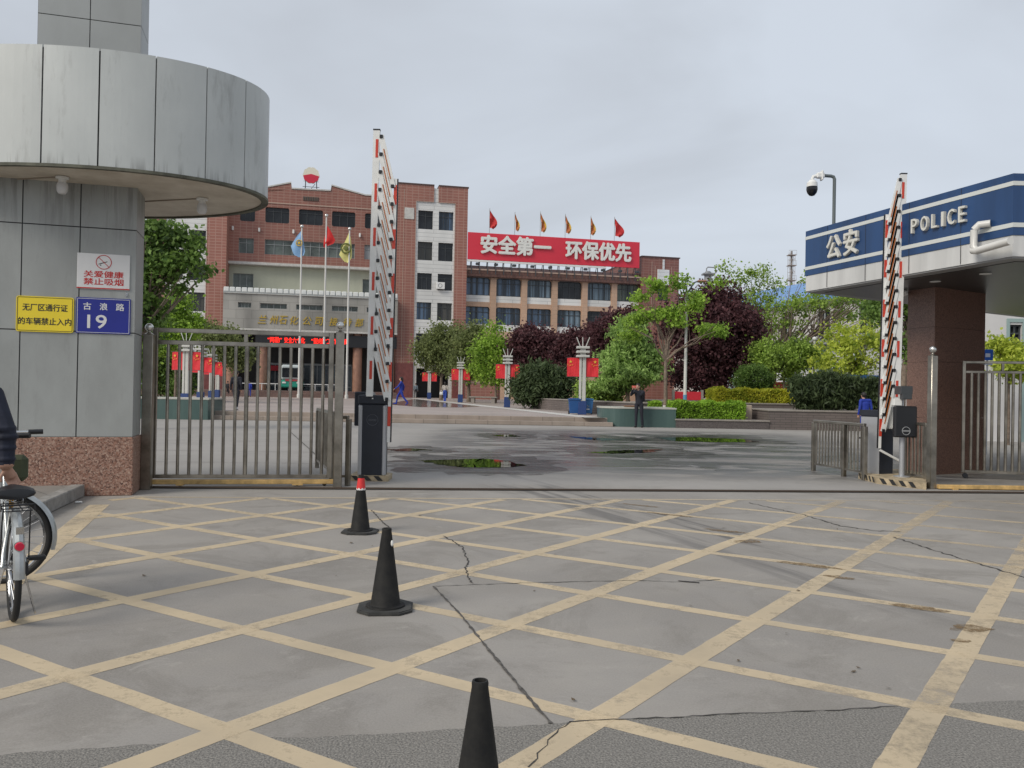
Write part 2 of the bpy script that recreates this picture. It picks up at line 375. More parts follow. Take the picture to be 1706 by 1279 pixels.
# area inside the border: left border line, front white line near the track
L0, L1 = G(222, 828), G(1706, 835); gdir = (L1-L0); gdir.z = 0
def ytop(x): return L0.y+(x-L0.x)*gdir.y/gdir.x
B0, B1 = G(161, 845), G(20, 965)
def leftx(y): return B0.x+(y-B0.y)*(B1.x-B0.x)/(B1.y-B0.y)
def inside(p): return p.y < ytop(p.x)-.03 and p.x > leftx(p.y)+.0 and p.y > .4 and p.x < 15
def strip(o, d, wd, z):
    d = d.normalized(); nn = Vector((-d.y, d.x))*wd/2; run = []
    t = -30
    def flush():
        if len(run) > 1:
            vs = []; 
            for q in run:
                j = rng.uniform(-.006, .006); vs += [(q.x+nn.x*(1+j*8), q.y+nn.y*(1+j*8), z), (q.x-nn.x*(1-j*6), q.y-nn.y*(1-j*6), z)]
            mk.add(vs, [(2*i+1, 2*i+3, 2*i+2, 2*i) for i in range(len(run)-1)])
    while t < 30:
        q = o+d*t
        if inside(q): run.append(q)
        elif run: flush(); run = []
        t += .08
    flush()
NODE = {}
for i in range(-10, 4): strip(O_+vb*i, va, .14, .0022)
for j in range(-3, 16): strip(O_+va*j, vb, .115, .0015)
wl_ = [Vector((x, ytop(x), 0)) for x in np.arange(L0.x, 16, .3)]
mk.add([v for q in wl_ for v in ((q.x, q.y+.03, .003), (q.x, q.y-.03, .003))], [(2*i+1, 2*i+3, 2*i+2, 2*i) for i in range(len(wl_)-1)])
bd = (B1-B0).normalized(); pn = Vector((-bd.y, bd.x, 0))*.11
pts = [B0-bd*.2+bd*k*.2 for k in range(0, 22)]
mk.add([v for q in pts for v in ((q.x+pn.x, q.y+pn.y, .003), (q.x-pn.x, q.y-pn.y, .003))], [(2*i, 2*i+2, 2*i+3, 2*i+1) for i in range(len(pts)-1)])
o = mk.build('road_markings', paint); o['kind'] = 'structure'
# --- cracks and joints
crm = mat('crack', (.05, .046, .042), .95); tar = mat('tar_joint', (.085, .078, .07), .9, var=.5, vscale=30)
def crackline(px, wd, seed, jit=.02, z=.0038, m_=crm, name='crack', step=.04):
    r_ = random.Random(seed); g = [G(*p) for p in px]; pts = []
    for i in range(len(g)-1):
        k = max(2, int((g[i+1]-g[i]).length/step))
        for q in range(k): pts.append(g[i].lerp(g[i+1], q/k)+Vector((r_.uniform(-jit, jit), r_.uniform(-jit, jit), 0)))
    pts.append(g[-1]); b = MB(); vs = []
    for i, p in enumerate(pts):
        d = pts[min(i+1, len(pts)-1)]-pts[max(i-1, 0)]; nn = Vector((-d.y, d.x, 0)).normalized()*wd/2*r_.uniform(.35, 1.25)
        vs += [(p.x+nn.x, p.y+nn.y, z), (p.x-nn.x, p.y-nn.y, z)]
    b.add(vs, [(2*i, 2*i+1, 2*i+3, 2*i+2) for i in range(len(pts)-1)])
    b.build(name, m_)['kind'] = 'structure'
crackline([(722, 977), (762, 1018), (820, 1090), (868, 1148), (918, 1206)], .020, 1, .0025, m_=tar, name='tar_joint')
crackline([(722, 977), (770, 975), (853, 972), (980, 969), (1060, 967), (1135, 970), (1200, 966)], .010, 2, .008)
crackline([(740, 893), (770, 912), (778, 935), (776, 955), (788, 972)], .014, 3, .016)
crackline([(1130, 968), (1165, 971)], .035, 12, .004)
crackline([(619, 850), (634, 867), (650, 880)], .016, 4, .008)
crackline([(948, 1204), (1020, 1199), (1110, 1196), (1203, 1191), (1300, 1187), (1400, 1183), (1498, 1177)], .009, 5, .006)
crackline([(948, 1204), (915, 1235), (880, 1279)], .007, 6, .012)
crackline([(1250, 838), (1340, 858), (1400, 876), (1455, 884), (1500, 886)], .022, 8, .02)
crackline([(1490, 895), (1560, 918), (1640, 942), (1706, 962), (1800, 985)], .022, 9, .02)
crackline([(640, 748), (800, 752), (960, 760), (1100, 770), (1200, 785)], .012, 10, .02)
for k, yy in enumerate((735, 752, 771)):
    crackline([(250, yy-2), (420, yy), (600, yy+2)], .02, 20+k, .006)
crackline([(480, 716), (520, 752), (560, 790)], .03, 24, .006)
# --- sliding-gate track
a0, a1 = G(238, 813), G(1706, 822); d = (a1-a0).normalized(); nn = Vector((-d.y, d.x, 0))
b = MB(); e0, e1 = a0-d*1.2, a1+d*5
for s_, wd, z in ((0, .05, .006),):
    b.add([e0+nn*wd+Vector((0, 0, z)), e0-nn*wd+Vector((0, 0, z)), e1-nn*wd+Vector((0, 0, z)), e1+nn*wd+Vector((0, 0, z))], [(0, 1, 2, 3)])
b.build('gate_track', mat('track_slot', (.025, .024, .023), .6))['kind'] = 'structure'
b = MB(); 
for off, wd, z0, z1 in ((.0, .012, .008, .03),):
    b.prism([(e0+nn*wd)[:2], (e0-nn*wd)[:2], (e1-nn*wd)[:2], (e1+nn*wd)[:2]], z0, z1)
b.build('gate_track_rail', mat('rusty_rail', (.12, .09, .07), .5, .6))['kind'] = 'structure'
# --- puddles
pud = mat('puddle_water', (.012, .013, .013), .03, spec=.7)
damp = mat('damp_edge', (.045, .044, .044), .28)
nn_, ll_, bb_ = nodes(damp); t_n = nn_.new('ShaderNodeTexCoord'); zz = nn_.new('ShaderNodeTexNoise'); zz.inputs['Scale'].default_value = 1.1; zz.inputs['Detail'].default_value = 9; zz.inputs['Roughness'].default_value = .72
mq = nn_.new('ShaderNodeMapping'); mq.inputs['Scale'].default_value = (.6, 2.2, 1); ll_.new(t_n.outputs['Object'], mq.inputs[0]); ll_.new(mq.outputs[0], zz.inputs['Vector']); rr_ = nn_.new('ShaderNodeMapRange'); rr_.inputs[1].default_value = .40; rr_.inputs[2].default_value = .60; rr_.inputs[3].default_value = .15; rr_.inputs[4].default_value = 1; ll_.new(zz.outputs[0], rr_.inputs[0])
tt_ = nn_.new('ShaderNodeBsdfTransparent'); mm_ = nn_.new('ShaderNodeMixShader'); ll_.new(rr_.outputs[0], mm_.inputs[0]); ll_.new(bb_.outputs[0], mm_.inputs[1]); ll_.new(tt_.outputs[0], mm_.inputs[2]); ll_.new(mm_.outputs[0], nn_['Material Output'].inputs[0])
def puddle(px, seed):
    g = [G(*p) for p in px]; r_ = random.Random(seed+50); cen = sum(g, Vector())/len(g); b = MB(); V = [(cen.x, cen.y, .003)]; a_ = max(abs(p.x-cen.x) for p in g)*1.35+.4; b_ = max(abs(p.y-cen.y) for p in g)*1.5+.6
    for k in range(40): t = 2*math.pi*k/40; f = r_.uniform(.75, 1.15); V.append((cen.x+a_*f*math.cos(t), cen.y+b_*f*math.sin(t), .003))
    b.add(V, [(0, k+1, (k+1) % 40+1) for k in range(40)]); b.build('damp_patch', damp)['kind'] = 'structure'
    return puddle_(px, seed)
def puddle_(px, seed):
    g = [G(*p) for p in px]; r_ = random.Random(seed); pts = []
    for i in range(len(g)):
        a, c = g[i], g[(i+1) % len(g)]; k = 10; dv = (c-a).length
        for q in range(k): pts.append(a.lerp(c, q/k)+Vector((r_.uniform(-.12, .12)*min(1, dv), r_.uniform(-.05, .05)*min(1.4, dv), 0)))
    cen = sum(pts, Vector())/len(pts); b = MB(); 
    b.add([(cen.x, cen.y, .006)]+[(p.x, p.y, .006) for p in pts], [(0, i+1, (i+1) % len(pts)+1) for i in range(len(pts))])
    o = b.build('puddle', pud); 
    # faces must look up
    me = o.data
    if me.polygons[0].normal.z < 0: me.flip_normals()
    o['kind'] = 'structure'
puddle([(700, 767), (745, 766), (800, 764), (845, 768), (875, 776), (840, 779), (775, 779), (735, 774)], 1)
puddle([(1090, 729), (1150, 728), (1240, 732), (1265, 736), (1200, 737), (1130, 735)], 2)
puddle([(950, 727), (990, 729), (1040, 733), (1000, 734), (960, 730)], 3)
puddle([(980, 754), (1040, 750), (1105, 748), (1080, 754), (1020, 756)], 4)
puddle([(820, 725), (850, 724), (870, 727), (840, 728)], 7)
puddle([(640, 749), (690, 747), (720, 750), (670, 752)], 8)
# --- plaza with two steps
tile = brickmat('plaza_paving', (.40, .34, .31), (.37, .315, .29), (.27, .24, .22), .8, .8, .012, .55, .2, .25, off=0, bump=0)
stonestep = brickmat('step_stone', (.34, .28, .235), (.31, .26, .22), (.17, .14, .12), 1.3, 3, .012, .7, .25, 1.2, bump=0)
PY = 32.8; PZ = .34
xr_ = G(1022, 711).x
b = MB(); b.box(-80, 90, PY+.60, 260, 0, PZ-.003); b.build('plaza', tile)['kind'] = 'structure'
b = MB(); b.box(-14, xr_, PY, PY+.38, 0, .17, bev=.012); b.box(-14, xr_, PY+.372, PY+.8, 0.0, PZ+.004, bev=.012); b.build('plaza_steps', stonestep)['kind'] = 'structure'
# pale strip of paving running along the lamp row
pa, pb = G(992, 696, PZ), G(690, 663.5, PZ); dd = (pb-pa).normalized(); q = Vector((-dd.y, dd.x, 0))*.45
b = MB(); b.add([(v.x, v.y, PZ+.004) for v in (pa-q, pa+q, pb+q, pb-q)], [(0, 3, 2, 1)]); o = b.build('paving_strip', mat('pale_stone', (.55, .53, .50), .6, var=.08)); o['kind'] = 'structure'
if o.data.polygons[0].normal.z < 0: o.data.flip_normals()
# wet sheen area of the plaza
puddlep = [(690, 664.5), (745, 671), (800, 677), (770, 678.5), (700, 678), (640, 673)]
g = [G(*p, PZ) for p in puddlep]; cen = sum(g, Vector())/len(g)
b = MB(); b.add([(p.x, p.y, PZ+.003) for p in g], [tuple(range(len(g)))]); o = b.build('wet_paving', mat('wet_stone', (.19, .165, .15), .12, var=.2)); o['kind'] = 'structure'
if o.data.polygons[0].normal.z < 0: o.data.flip_normals()
# --- raised pavement with kerb, lower left
kerb = mat('kerb_concrete', (.25, .24, .225), .85, var=.25, vscale=6, bump=.4, bscale=50)
k0, k1 = G(141, 827), G(67, 863); kd = (k1-k0).normalized(); kn = Vector((kd.y, -kd.x, 0))
if kn.x > 0: kn = -kn
ka = k0-kd*.0; kb = k0+kd*9
back = Vector((-.955, -.29, 0))
pave = brickmat('pavement_slabs', (.27, .25, .225), (.24, .225, .205), (.15, .14, .13), .5, .5, .012, .85, .3, 1.5, off=0, bump=0)
b = MB(); ps = [ka+kn*.16, kb+kn*.16, kb+kn*8, ka+kn*.16+back*8+Vector((0, 1.5, 0)), ka+kn*.16+Vector((0, .8, 0))]
b.prism([p[:2] for p in ps][::-1], 0, .142); b.build('pavement', pave)['kind'] = 'structure'
L = (kb-ka).length; b = MB(); nseg = 12
ang = math.atan2(kd.y, kd.x)
T = Matrix.Translation(ka)@Matrix.Rotation(ang, 4, 'Z'); sgn = -1 if (Matrix.Rotation(-ang, 4, 'Z')@kn).y < 0 else 1
for i in range(nseg):
    b.box(i*L/nseg+.004, (i+1)*L/nseg-.004, 0, sgn*.157, 0, .155, bev=.012, T=T)
b.build('kerb', kerb)['kind'] = 'structure'
# --- litter and leaves on the paving
lm = mat('dry_leaf', (.10, .07, .04), .9); r_ = random.Random(8); b = MB()
for px, py in [(620, 910), (585, 905), (890, 985), (1395, 882), (1385, 878), (1330, 985), (1205, 880), (240, 960), (1310, 1057), (1430, 1114), (1422, 1120), (1480, 1148), (955, 1168), (1230, 1102), (1150, 1010), (560, 960), (700, 860), (925, 925)]:
    g = G(px, py); s_ = r_.uniform(.012, .03); a = r_.uniform(0, 3)
    b.add([(g.x+math.cos(a+k*1.57)*s_*(1 if k % 2 else .45), g.y+math.sin(a+k*1.57)*s_*(1 if k % 2 else .45), .006+r_.uniform(0, .006)) for k in range(4)], [(0, 1, 2, 3)])
o = b.build('leaf_litter', lm); o['kind'] = 'stuff'; o['label'] = 'scattered dry leaf scraps lying on the yellow gridded paving'
g = G(131, 838); b = MB(); b.box(-.04, .04, -.02, .02, 0, .02, bev=.008); tag(b.build('paper_scrap', white, loc=g+Vector((0, 0, .003)), rz=.4), 'small crumpled white paper scrap lying beside the kerb', 'litter')
stain = mat('mud_stain', (.20, .13, .06), .95)
nn_, ll_, bb_ = nodes(stain); t_n = nn_.new('ShaderNodeTexCoord'); zz = nn_.new('ShaderNodeTexNoise'); zz.inputs['Scale'].default_value = 14; zz.inputs['Detail'].default_value = 8; zz.inputs['Roughness'].default_value = .8
ll_.new(t_n.outputs['Object'], zz.inputs['Vector']); rr_ = nn_.new('ShaderNodeMapRange'); rr_.inputs[1].default_value = .42; rr_.inputs[2].default_value = .56; rr_.inputs[3].default_value = 1; rr_.inputs[4].default_value = .25; ll_.new(zz.outputs[0], rr_.inputs[0])
tt_ = nn_.new('ShaderNodeBsdfTransparent'); mm_ = nn_.new('ShaderNodeMixShader'); ll_.new(rr_.outputs[0], mm_.inputs[0]); ll_.new(bb_.outputs[0], mm_.inputs[1]); ll_.new(tt_.outputs[0], mm_.inputs[2]); ll_.new(mm_.outputs[0], nn_['Material Output'].inputs[0])
r_ = random.Random(31)
for px, py, rx, ry, a in [(1247, 902, .17, .09, .3), (1350, 942, .26, .07, -.55), (1525, 1012, .20, .06, -.5), (1210, 885, .25, .06, -.5), (1398, 962, .12, .06, -.6), (1620, 1048, .14, .09, .2), (1120, 858, .34, .05, -.6), (1065, 842, .3, .05, -.6), (1600, 1068, .06, .04, 0)]:
    g = G(px, py); b = MB(); V = [(0, 0, 0)]
    for k in range(18):
        t = 2*math.pi*k/18; f = r_.uniform(.7, 1.15); x, y = rx*f*math.cos(t), ry*f*math.sin(t); V.append((x*math.cos(a)-y*math.sin(a), x*math.sin(a)+y*math.cos(a), 0))
    b.add(V, [(0, k+1, (k+1) % 18+1) for k in range(18)]); b.build('mud_patch', stain, loc=(g.x, g.y, .0046))['kind'] = 'structure'
# ================================================================== LEFT GATE TOWER
def cladmat(name, c1, c2, top):
    m = bpy.data.materials.new(name); m.use_nodes = True; MC[name] = m; n, l, b = nodes(m); t = n.new('ShaderNodeTexCoord'); g = n.new('ShaderNodeNewGeometry')
    def nz_(sc, s_, d=6, r=.6):
        mp_ = n.new('ShaderNodeMapping'); mp_.inputs['Scale'].default_value = s_; l.new(t.outputs['Object'], mp_.inputs[0]); z = n.new('ShaderNodeTexNoise'); z.inputs['Scale'].default_value = sc; z.inputs['Detail'].default_value = d; z.inputs['Roughness'].default_value = r; l.new(mp_.outputs[0], z.inputs['Vector']); return z.outputs[0]
    def mr_(x, a, c, d=0., e=1.):
        q = n.new('ShaderNodeMapRange'); q.inputs[1].default_value = a; q.inputs[2].default_value = c; q.inputs[3].default_value = d; q.inputs[4].default_value = e; l.new(x, q.inputs[0]); return q.outputs[0]
    def mu(a, c):
        q = n.new('ShaderNodeMath'); q.operation = 'MULTIPLY'; l.new(a, q.inputs[0]); (l.new(c, q.inputs[1]) if not isinstance(c, float) else setattr(q.inputs[1], 'default_value', c)); return q.outputs[0]
    def mx_(f, a, c):
        q = n.new('ShaderNodeMix'); q.data_type = 'RGBA'; l.new(f, q.inputs[0])
        for i, v in ((6, a), (7, c)): (setattr(q.inputs[i], 'default_value', (*v, 1)) if isinstance(v, tuple) else l.new(v, q.inputs[i]))
        return q.outputs[2]
    c = mx_(mr_(nz_(1.1, (1, 1, .5)), .35, .65), c1, c2); isl = mr_(g.outputs['Random Per Island'], 0, 1, 0, .22); c = mx_(isl, c, (.26, .27, .265))
    c = mx_(mu(mr_(nz_(2.5, (1.2, 1.2, .25), 8, .75), .55, .72), .5), c, (.19, .185, .17))
    s = n.new('ShaderNodeSeparateXYZ'); l.new(t.outputs['Object'], s.inputs[0])
    for (a, e) in top:
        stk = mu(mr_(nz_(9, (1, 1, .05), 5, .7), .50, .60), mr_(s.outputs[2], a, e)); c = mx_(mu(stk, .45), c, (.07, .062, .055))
    l.new(c, b.inputs['Base Color']); b.inputs['Roughness'].default_value = .45; b.inputs['Metallic'].default_value = .1
    return m
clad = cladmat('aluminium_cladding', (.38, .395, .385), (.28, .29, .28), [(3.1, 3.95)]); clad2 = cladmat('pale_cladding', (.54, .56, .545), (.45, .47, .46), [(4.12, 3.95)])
seam = mat('dark_seam', (.03, .03, .032), .7)
redgran = granitemat('speckled_red_granite', [(.09, .045, .035), (.25, .12, .08), (.36, .22, .165), (.20, .115, .085), (.46, .32, .25)], 62, .5)
soffm = mat('cream_render', (.66, .60, .51), .8, col2=(.50, .44, .36), vscale=2.6)
C0 = G(218, 825); tw = thing('gate_tower', 'grey panel-clad gate pillar carrying a round drum canopy', 'tower', C0)
ang = R(16); ex = Vector((math.cos(ang), math.sin(ang), 0))
TR = Matrix.Rotation(ang, 4, 'Z')
ZG, ZS = .745, 3.96
b = MB(); b.box(-5, .02, -.02, .62, 0, ZG, bev=.01, T=TR); b.build('granite_base', redgran, tw)
b = MB(); xs = [0, -.65, -1.3, -1.95, -2.6, -3.25, -3.9, -4.55]; zs = [ZG, 2.08, 3.40, ZS+.05]
b.box(-4.9, -.015, .012, .59, ZG, ZS+.04, mi=1, T=TR)
for i in range(7):
    for j in range(3):
        b.box(xs[i+1]+.007, xs[i]-.007 if i else xs[i]+.002, 0, .014, zs[j]+.007, zs[j+1]-.007, T=TR)
for j in range(3): b.box(-.014, .003, .016, .6, zs[j]+.006, zs[j+1]-.006, T=TR)
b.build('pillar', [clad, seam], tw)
# drum
EC = Vector((-5.7, 10.78, 0))-C0; EA, EB = 2.36, 1.46; ZT = 5.33
def ell(t, s=1.): return Vector((EC.x+EA*s*math.cos(t), EC.y+EB*s*math.sin(t), 0))
seams_px = [-60, 60, 155, 250, 335, 400, 440]
def t_of(px):
    best = min(np.linspace(-math.pi/2-1.2, .3, 2000), key=lambda t: abs((lambda q: q.x/q.y*F+853)(ell(t)+C0) - px)); return best
st = [t_of(p) for p in seams_px]
st = [st[0]-.36*k for k in range(9, 0, -1)]+st
last = st[-1]; st += [last+.33*k for k in range(1, 9)]
b = MB(); n_ = 120; V = []
for k in range(n_):
    t = 2*math.pi*k/n_; p = ell(t, .988); V += [(p.x, p.y, ZS+.02), (p.x, p.y, ZT-.02)]
b.add(V, [(2*k, 2*((k+1) % n_), 2*((k+1) % n_)+1, 2*k+1) for k in range(n_)]+[tuple(2*k+1 for k in range(n_))], 1)
for i in range(len(st)-1):
    t0, t1 = st[i]+.004, st[i+1]-.004; k = 8; V = []
    for q in range(k+1):
        t = t0+(t1-t0)*q/k; p, pi = ell(t), ell(t, .985); V += [(p.x, p.y, ZS+.0), (p.x, p.y, ZT), (pi.x, pi.y, ZT), (pi.x, pi.y, ZS)]
    Fc = []
    for q in range(k):
        for a in range(4): Fc.append((4*q+a, 4*q+(a+1) % 4, 4*q+4+(a+1) % 4, 4*q+4+a)[::-1])
    Fc += [(0, 1, 2, 3), (4*k+3, 4*k+2, 4*k+1, 4*k)]
    b.add(V, Fc, 0)
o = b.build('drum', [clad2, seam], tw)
b = MB(); V = []
for k in range(n_):
    t = 2*math.pi*k/n_; p = ell(t, 1.004); q = ell(t, .965); V += [(p.x, p.y, ZS-.0), (p.x, p.y, ZS-.035), (q.x, q.y, ZS-.035), (q.x, q.y, ZS+.02)]
b.add(V, [(4*k+a, 4*((k+1) % n_)+a, 4*((k+1) % n_)+a+1, 4*k+a+1) for k in range(n_) for a in range(3)])
b.build('drum_rim', mat('weathered_rim', (.10, .10, .075), .8, var=.4, vscale=5), tw)
b = MB(); V = [ell(2*math.pi*k/n_, .97)+Vector((0, 0, ZS-.012)) for k in range(n_)]; b.add(V, [tuple(range(n_))[::-1]])
b.build('soffit', soffm, tw)
pipe = MB(); wiring = mat('thin_conduit', (.30, .25, .20), .8)
l1, l2 = G(104, 294, ZS-.015)-C0, G(337, 330, ZS-.015)-C0
l1, l2 = (lambda v: Vector((v.x, v.y, ZS-.02)))(l1), (lambda v: Vector((v.x, v.y, ZS-.02)))(l2)
pipe.tube([l1+Vector((-1.5, .35, 0)), l1, ], .008, 6); pipe.build('conduit', wiring, tw)
pipe = MB(); pipe.tube([l2, l2+Vector((-.9, .25, 0))], .008, 6); pipe.build('conduit', wiring, tw)
lampm = mat('frosted_glass', (.62, .62, .62), .3, var=.1)
for q in (l1, l2):
    b = MB(); b.lathe([(.075, 0), (.075, -.02), (.045, -.03), (.045, -.07), (.055, -.075)], q, 20, 0)
    fx = b.build('lamp_holder', white, tw, smooth=True)
    b = MB(); b.lathe([(.0, -.21), (.04, -.205), (.062, -.17), (.066, -.11), (.055, -.075), (.0, -.074)], q, 20); b.build('lamp_shade', lampm, fx, smooth=True)
# upper column
U0 = Vector((-5.37, 11.5, 0))-C0
TU = Matrix.Translation(Vector((U0.x, U0.y, 0)))@TR
b = MB(); b.box(-1.31, -.012, .012, .64, ZT-.9, 9.4, mi=1, T=TU); zz = [ZT-.9, 6.52, 7.92, 9.4]
for i in range(2):
    for j in range(3): b.box(-.655*(i+1)+.006, -.655*i-(.006 if i else -.002), 0, .014, zz[j]+.006, zz[j+1]-.006, T=TU)
for j in range(3): b.box(-.012, .003, .016, .66, zz[j]+.006, zz[j+1]-.006, T=TU)
b.build('upper_column', [cladmat('plain_cladding', (.40, .415, .405), (.33, .34, .33), []), seam], tw)
# ---- signs on the pillar front
def on_pillar(px, py, off=.0):
    """point on the pillar front (world)"""
    d = ray(px, py); nrm = Vector((-ex.y, ex.x, 0)); t = (C0-nrm*off).dot(nrm)/d.dot(nrm)
    return Vector((d.x*t, d.y*t, CAMH+d.z*t))
def corners(pl, pt, pr, pb, off):
    a = on_pillar(pl, (pt+pb)/2, off); c = on_pillar(pr, (pt+pb)/2, off); zt = on_pillar((pl+pr)/2, pt, off).z; zb = on_pillar((pl+pr)/2, pb, off).z
    return Vector((a.x, a.y, zb)), (c-a).length, zt-zb
nrm = Vector((-ex.y, ex.x, 0))
def plate(name, label, cat, box, m_, bev=.004, rnd=0):
    o0, w_, h_ = corners(*box, .004)
    t_ = thing(name, label, cat, o0, ang)
    b = MB(); 
    if rnd:
        poly = []
        for cx, cz, a0 in ((w_-rnd, rnd, -90), (w_-rnd, h_-rnd, 0), (rnd, h_-rnd, 90), (rnd, rnd, 180)):
            for k in range(6): a = R(a0+k*18); poly.append((cx+rnd*math.cos(a), cz+rnd*math.sin(a)))
        b.vprism(poly, -.012, 0)
    else: b.box(0, w_, -.012, 0, 0, h_, bev=bev)
    b.build('plate', m_, t_); return t_, w_, h_
X1 = Vector((1, 0, 0))
sy = mat('sign_yellow', (.80, .62, .03), .4, var=.04); sb_ = mat('sign_blue', (.012, .02, .24), .35, var=.05); sw = mat('sign_white', (.66, .66, .66), .35, var=.04)
sred = mat('sign_red', (.50, .02, .015), .45); sblk = mat('sign_black', (.02, .02, .02), .5)
t_, w_, h_ = plate('vehicle_sign', 'yellow sign with two rows of black characters on grey pillar', 'sign', (27, 494, 123, 553), sy, rnd=.03)
b = MB()
for (x0, x1, z0, z1) in ((.03, w_-.03, .012, .018), (.03, w_-.03, h_-.018, h_-.012), (.012, .018, .03, h_-.03), (w_-.018, w_-.012, .03, h_-.03)): b.box(x0, x1, -.0138, -.011, z0, z1)
for cx, cz, a0 in ((w_-.03, .03, -90), (w_-.03, h_-.03, 0), (.03, h_-.03, 90), (.03, .03, 180)):
    poly = [(cx+rr*math.cos(R(a0+k*18)), cz+rr*math.sin(R(a0+k*18))) for rr, ks in ((.018, range(6)), (.012, range(5, -1, -1))) for k in ks]; b.vprism(poly, -.0138, -.011)
b.build('border', sblk, t_)
text(t_, '无厂区通行证', (w_*.11, -.0125, h_*.59), X1, w_*.78, h_*.20, sblk, bold=.018, depth=.002)
text(t_, '的车辆禁止入内', (w_*.04, -.0125, h_*.20), X1, w_*.92, h_*.20, sblk, bold=.018, depth=.002)
t_, w_, h_ = plate('address_sign', 'dark blue street number sign reading 19 on grey pillar', 'sign', (127, 496.5, 217.5, 556), sb_)
b = MB()
for (x0, x1, z0, z1) in ((.014, w_-.014, .012, .017), (.014, w_-.014, h_-.017, h_-.012), (.012, .017, .012, h_-.012), (w_-.017, w_-.012, .012, h_-.012)): b.box(x0, x1, -.0138, -.011, z0, z1)
b.build('border', sw, t_)
text(t_, '古', (w_*.13, -.0125, h_*.66), X1, w_*.14, h_*.20, sw, bold=.022, depth=.002)
text(t_, '浪', (w_*.43, -.0125, h_*.66), X1, w_*.14, h_*.20, sw, bold=.022, depth=.002)
text(t_, '路', (w_*.73, -.0125, h_*.66), X1, w_*.15, h_*.20, sw, bold=.022, depth=.002)
text(t_, '19', (w_*.21, -.0125, h_*.15), X1, w_*.35, h_*.37, sw, bold=.03, depth=.002)
t_, w_, h_ = plate('no_smoking_sign', 'white no smoking sign with red characters on grey pillar', 'sign', (128.5, 423, 216.5, 482), sw)
b = MB(); b.box(0, w_, -.0138, -.011, .004, .018); b.build('stripe', sred, t_)
text(t_, '关爱健康', (w_*.13, -.0125, h_*.33), X1, w_*.75, h_*.185, sred, bold=.022, depth=.002)
text(t_, '禁止吸烟', (w_*.13, -.0125, h_*.12), X1, w_*.75, h_*.185, sred, bold=.022, depth=.002)
b = MB(); cz = h_*.765; cx = w_*.5; T9 = Matrix.Rotation(R(90), 4, 'X')
b.torus((cx, -.0135, cz), h_*.195, .0045, T9, 32, 6); b.tube([(cx-h_*.14, -.014, cz+h_*.14), (cx+h_*.14, -.014, cz-h_*.14)], .004, 6)
b.build('prohibition_ring', sred, t_)
b = MB(); b.tube([(cx-h_*.13, -.0128, cz-h_*.06), (cx+h_*.09, -.0128, cz+h_*.02)], .0045, 6); b.ball((cx-h_*.08, -.0135, cz-h_*.085), .008, n=8, sc=(1, .3, 1)); b.build('cigarette', sblk, t_)
# small hook right of the blue sign
q = on_pillar(211, 491, 0); b = MB(); b.box(-.014, .014, -.008, 0, -.03, .03, bev=.004); b.torus((0, -.012, -.005), .012, .003, T9, 16, 6); tag(b.build('wall_hook', alu, loc=q, rz=ang), 'small metal hook on the pillar above the blue number sign', 'hook')

# ================================================================== STAINLESS GATES AND POSTS
def gate_post(name, label, base, top_z, wd, rz, ballr=.055, extra=None):
    t_ = thing(name, label, 'gate post', base, rz)
    b = MB(); b.box(-wd/2, wd/2, -wd/2, wd/2, 0, top_z, bev=.008)
    b.lathe([(wd*.5, top_z), (wd*.25, top_z+.02), (wd*.16, top_z+.035), (wd*.16, top_z+.05)], (0, 0, 0), 16)
    b.build('shaft', steel, t_, smooth=True)
    b = MB(); b.ball((0, 0, top_z+.05+ballr*.8), ballr, n=20); b.build('ball_finial', steel_b, t_, smooth=True)
    return t_
def pk(px, py, base):   # height of a pixel above a base point's depth
    return P(px, py, base.y).z
GL, GR = G(248, 811), G(562, 810)
gang = math.atan2(GR.y-GL.y, GR.x-GL.x)
pL = G(240, 816); pM = G(562, 811)
t_ = gate_post('gate_post', 'stainless gate post hard against the grey pillar', pL+Vector((0, .06, 0)), pk(240, 556, pL), .13, gang)
t_ = gate_post('gate_post', 'stainless ball-topped post between left gate leaf and barrier', pM, pk(562, 553, pM), .12, gang)
# left leaf
W = (GR-GL).length-.09; gl = thing('sliding_gate', 'stainless barred gate leaf closed beside the grey pillar', 'gate', GL+Vector((.0, .03, 0)), gang)
HT = pk(400, 549.5, (GL+GR)/2); H2 = pk(400, 573, (GL+GR)/2)
b = MB(); t = .028
b.box(.0, .07, -t, t, .12, HT, bev=.004); b.box(W-.07, W, -t, t, .12, HT, bev=.004)
b.box(.07, W-.07, -t+.002, t-.002, HT-.06, HT-.002, bev=.004); b.box(.07, W-.07, -t+.002, t-.002, H2-.03, H2+.03, bev=.004); b.box(.07, W-.07, -t+.002, t-.002, .12, .17, bev=.004)
b.box(W*.505-.025, W*.505+.025, -t+.003, t-.003, H2+.03, HT-.06)
b.build('frame', steel, gl)
nb = 15
for i in range(nb):
    x = .07+(W-.14)*(i+.9)/(nb+.4); wd = .022 if i != 7 else .03
    b = MB(); b.tube([(x, 0, .17), (x, 0, H2-.03)], wd, 12); b.build('bar', steel, gl, smooth=True)
by = mat('yellow_beam_paint', (.52, .34, .13), .6, var=.3, vscale=8)
b = MB(); b.box(-.06, W+.06, -.05, .05, .035, .10, bev=.008); b.box(.35, .45, -.055, .055, .02, .06); b.box(W-.55, W-.4, -.055, .055, .02, .06); b.build('bottom_beam', by, gl)
for x in (.4, W-.48, W-.1):
    b = MB(); b.lathe([(.0, -.015), (.03, -.015), (.03, .015), (0, .015)], (0, 0, 0), 14, T=Matrix.Translation((x, 0, .034))@Matrix.Rotation(R(90), 4, 'X')); b.build('roller', black, gl)
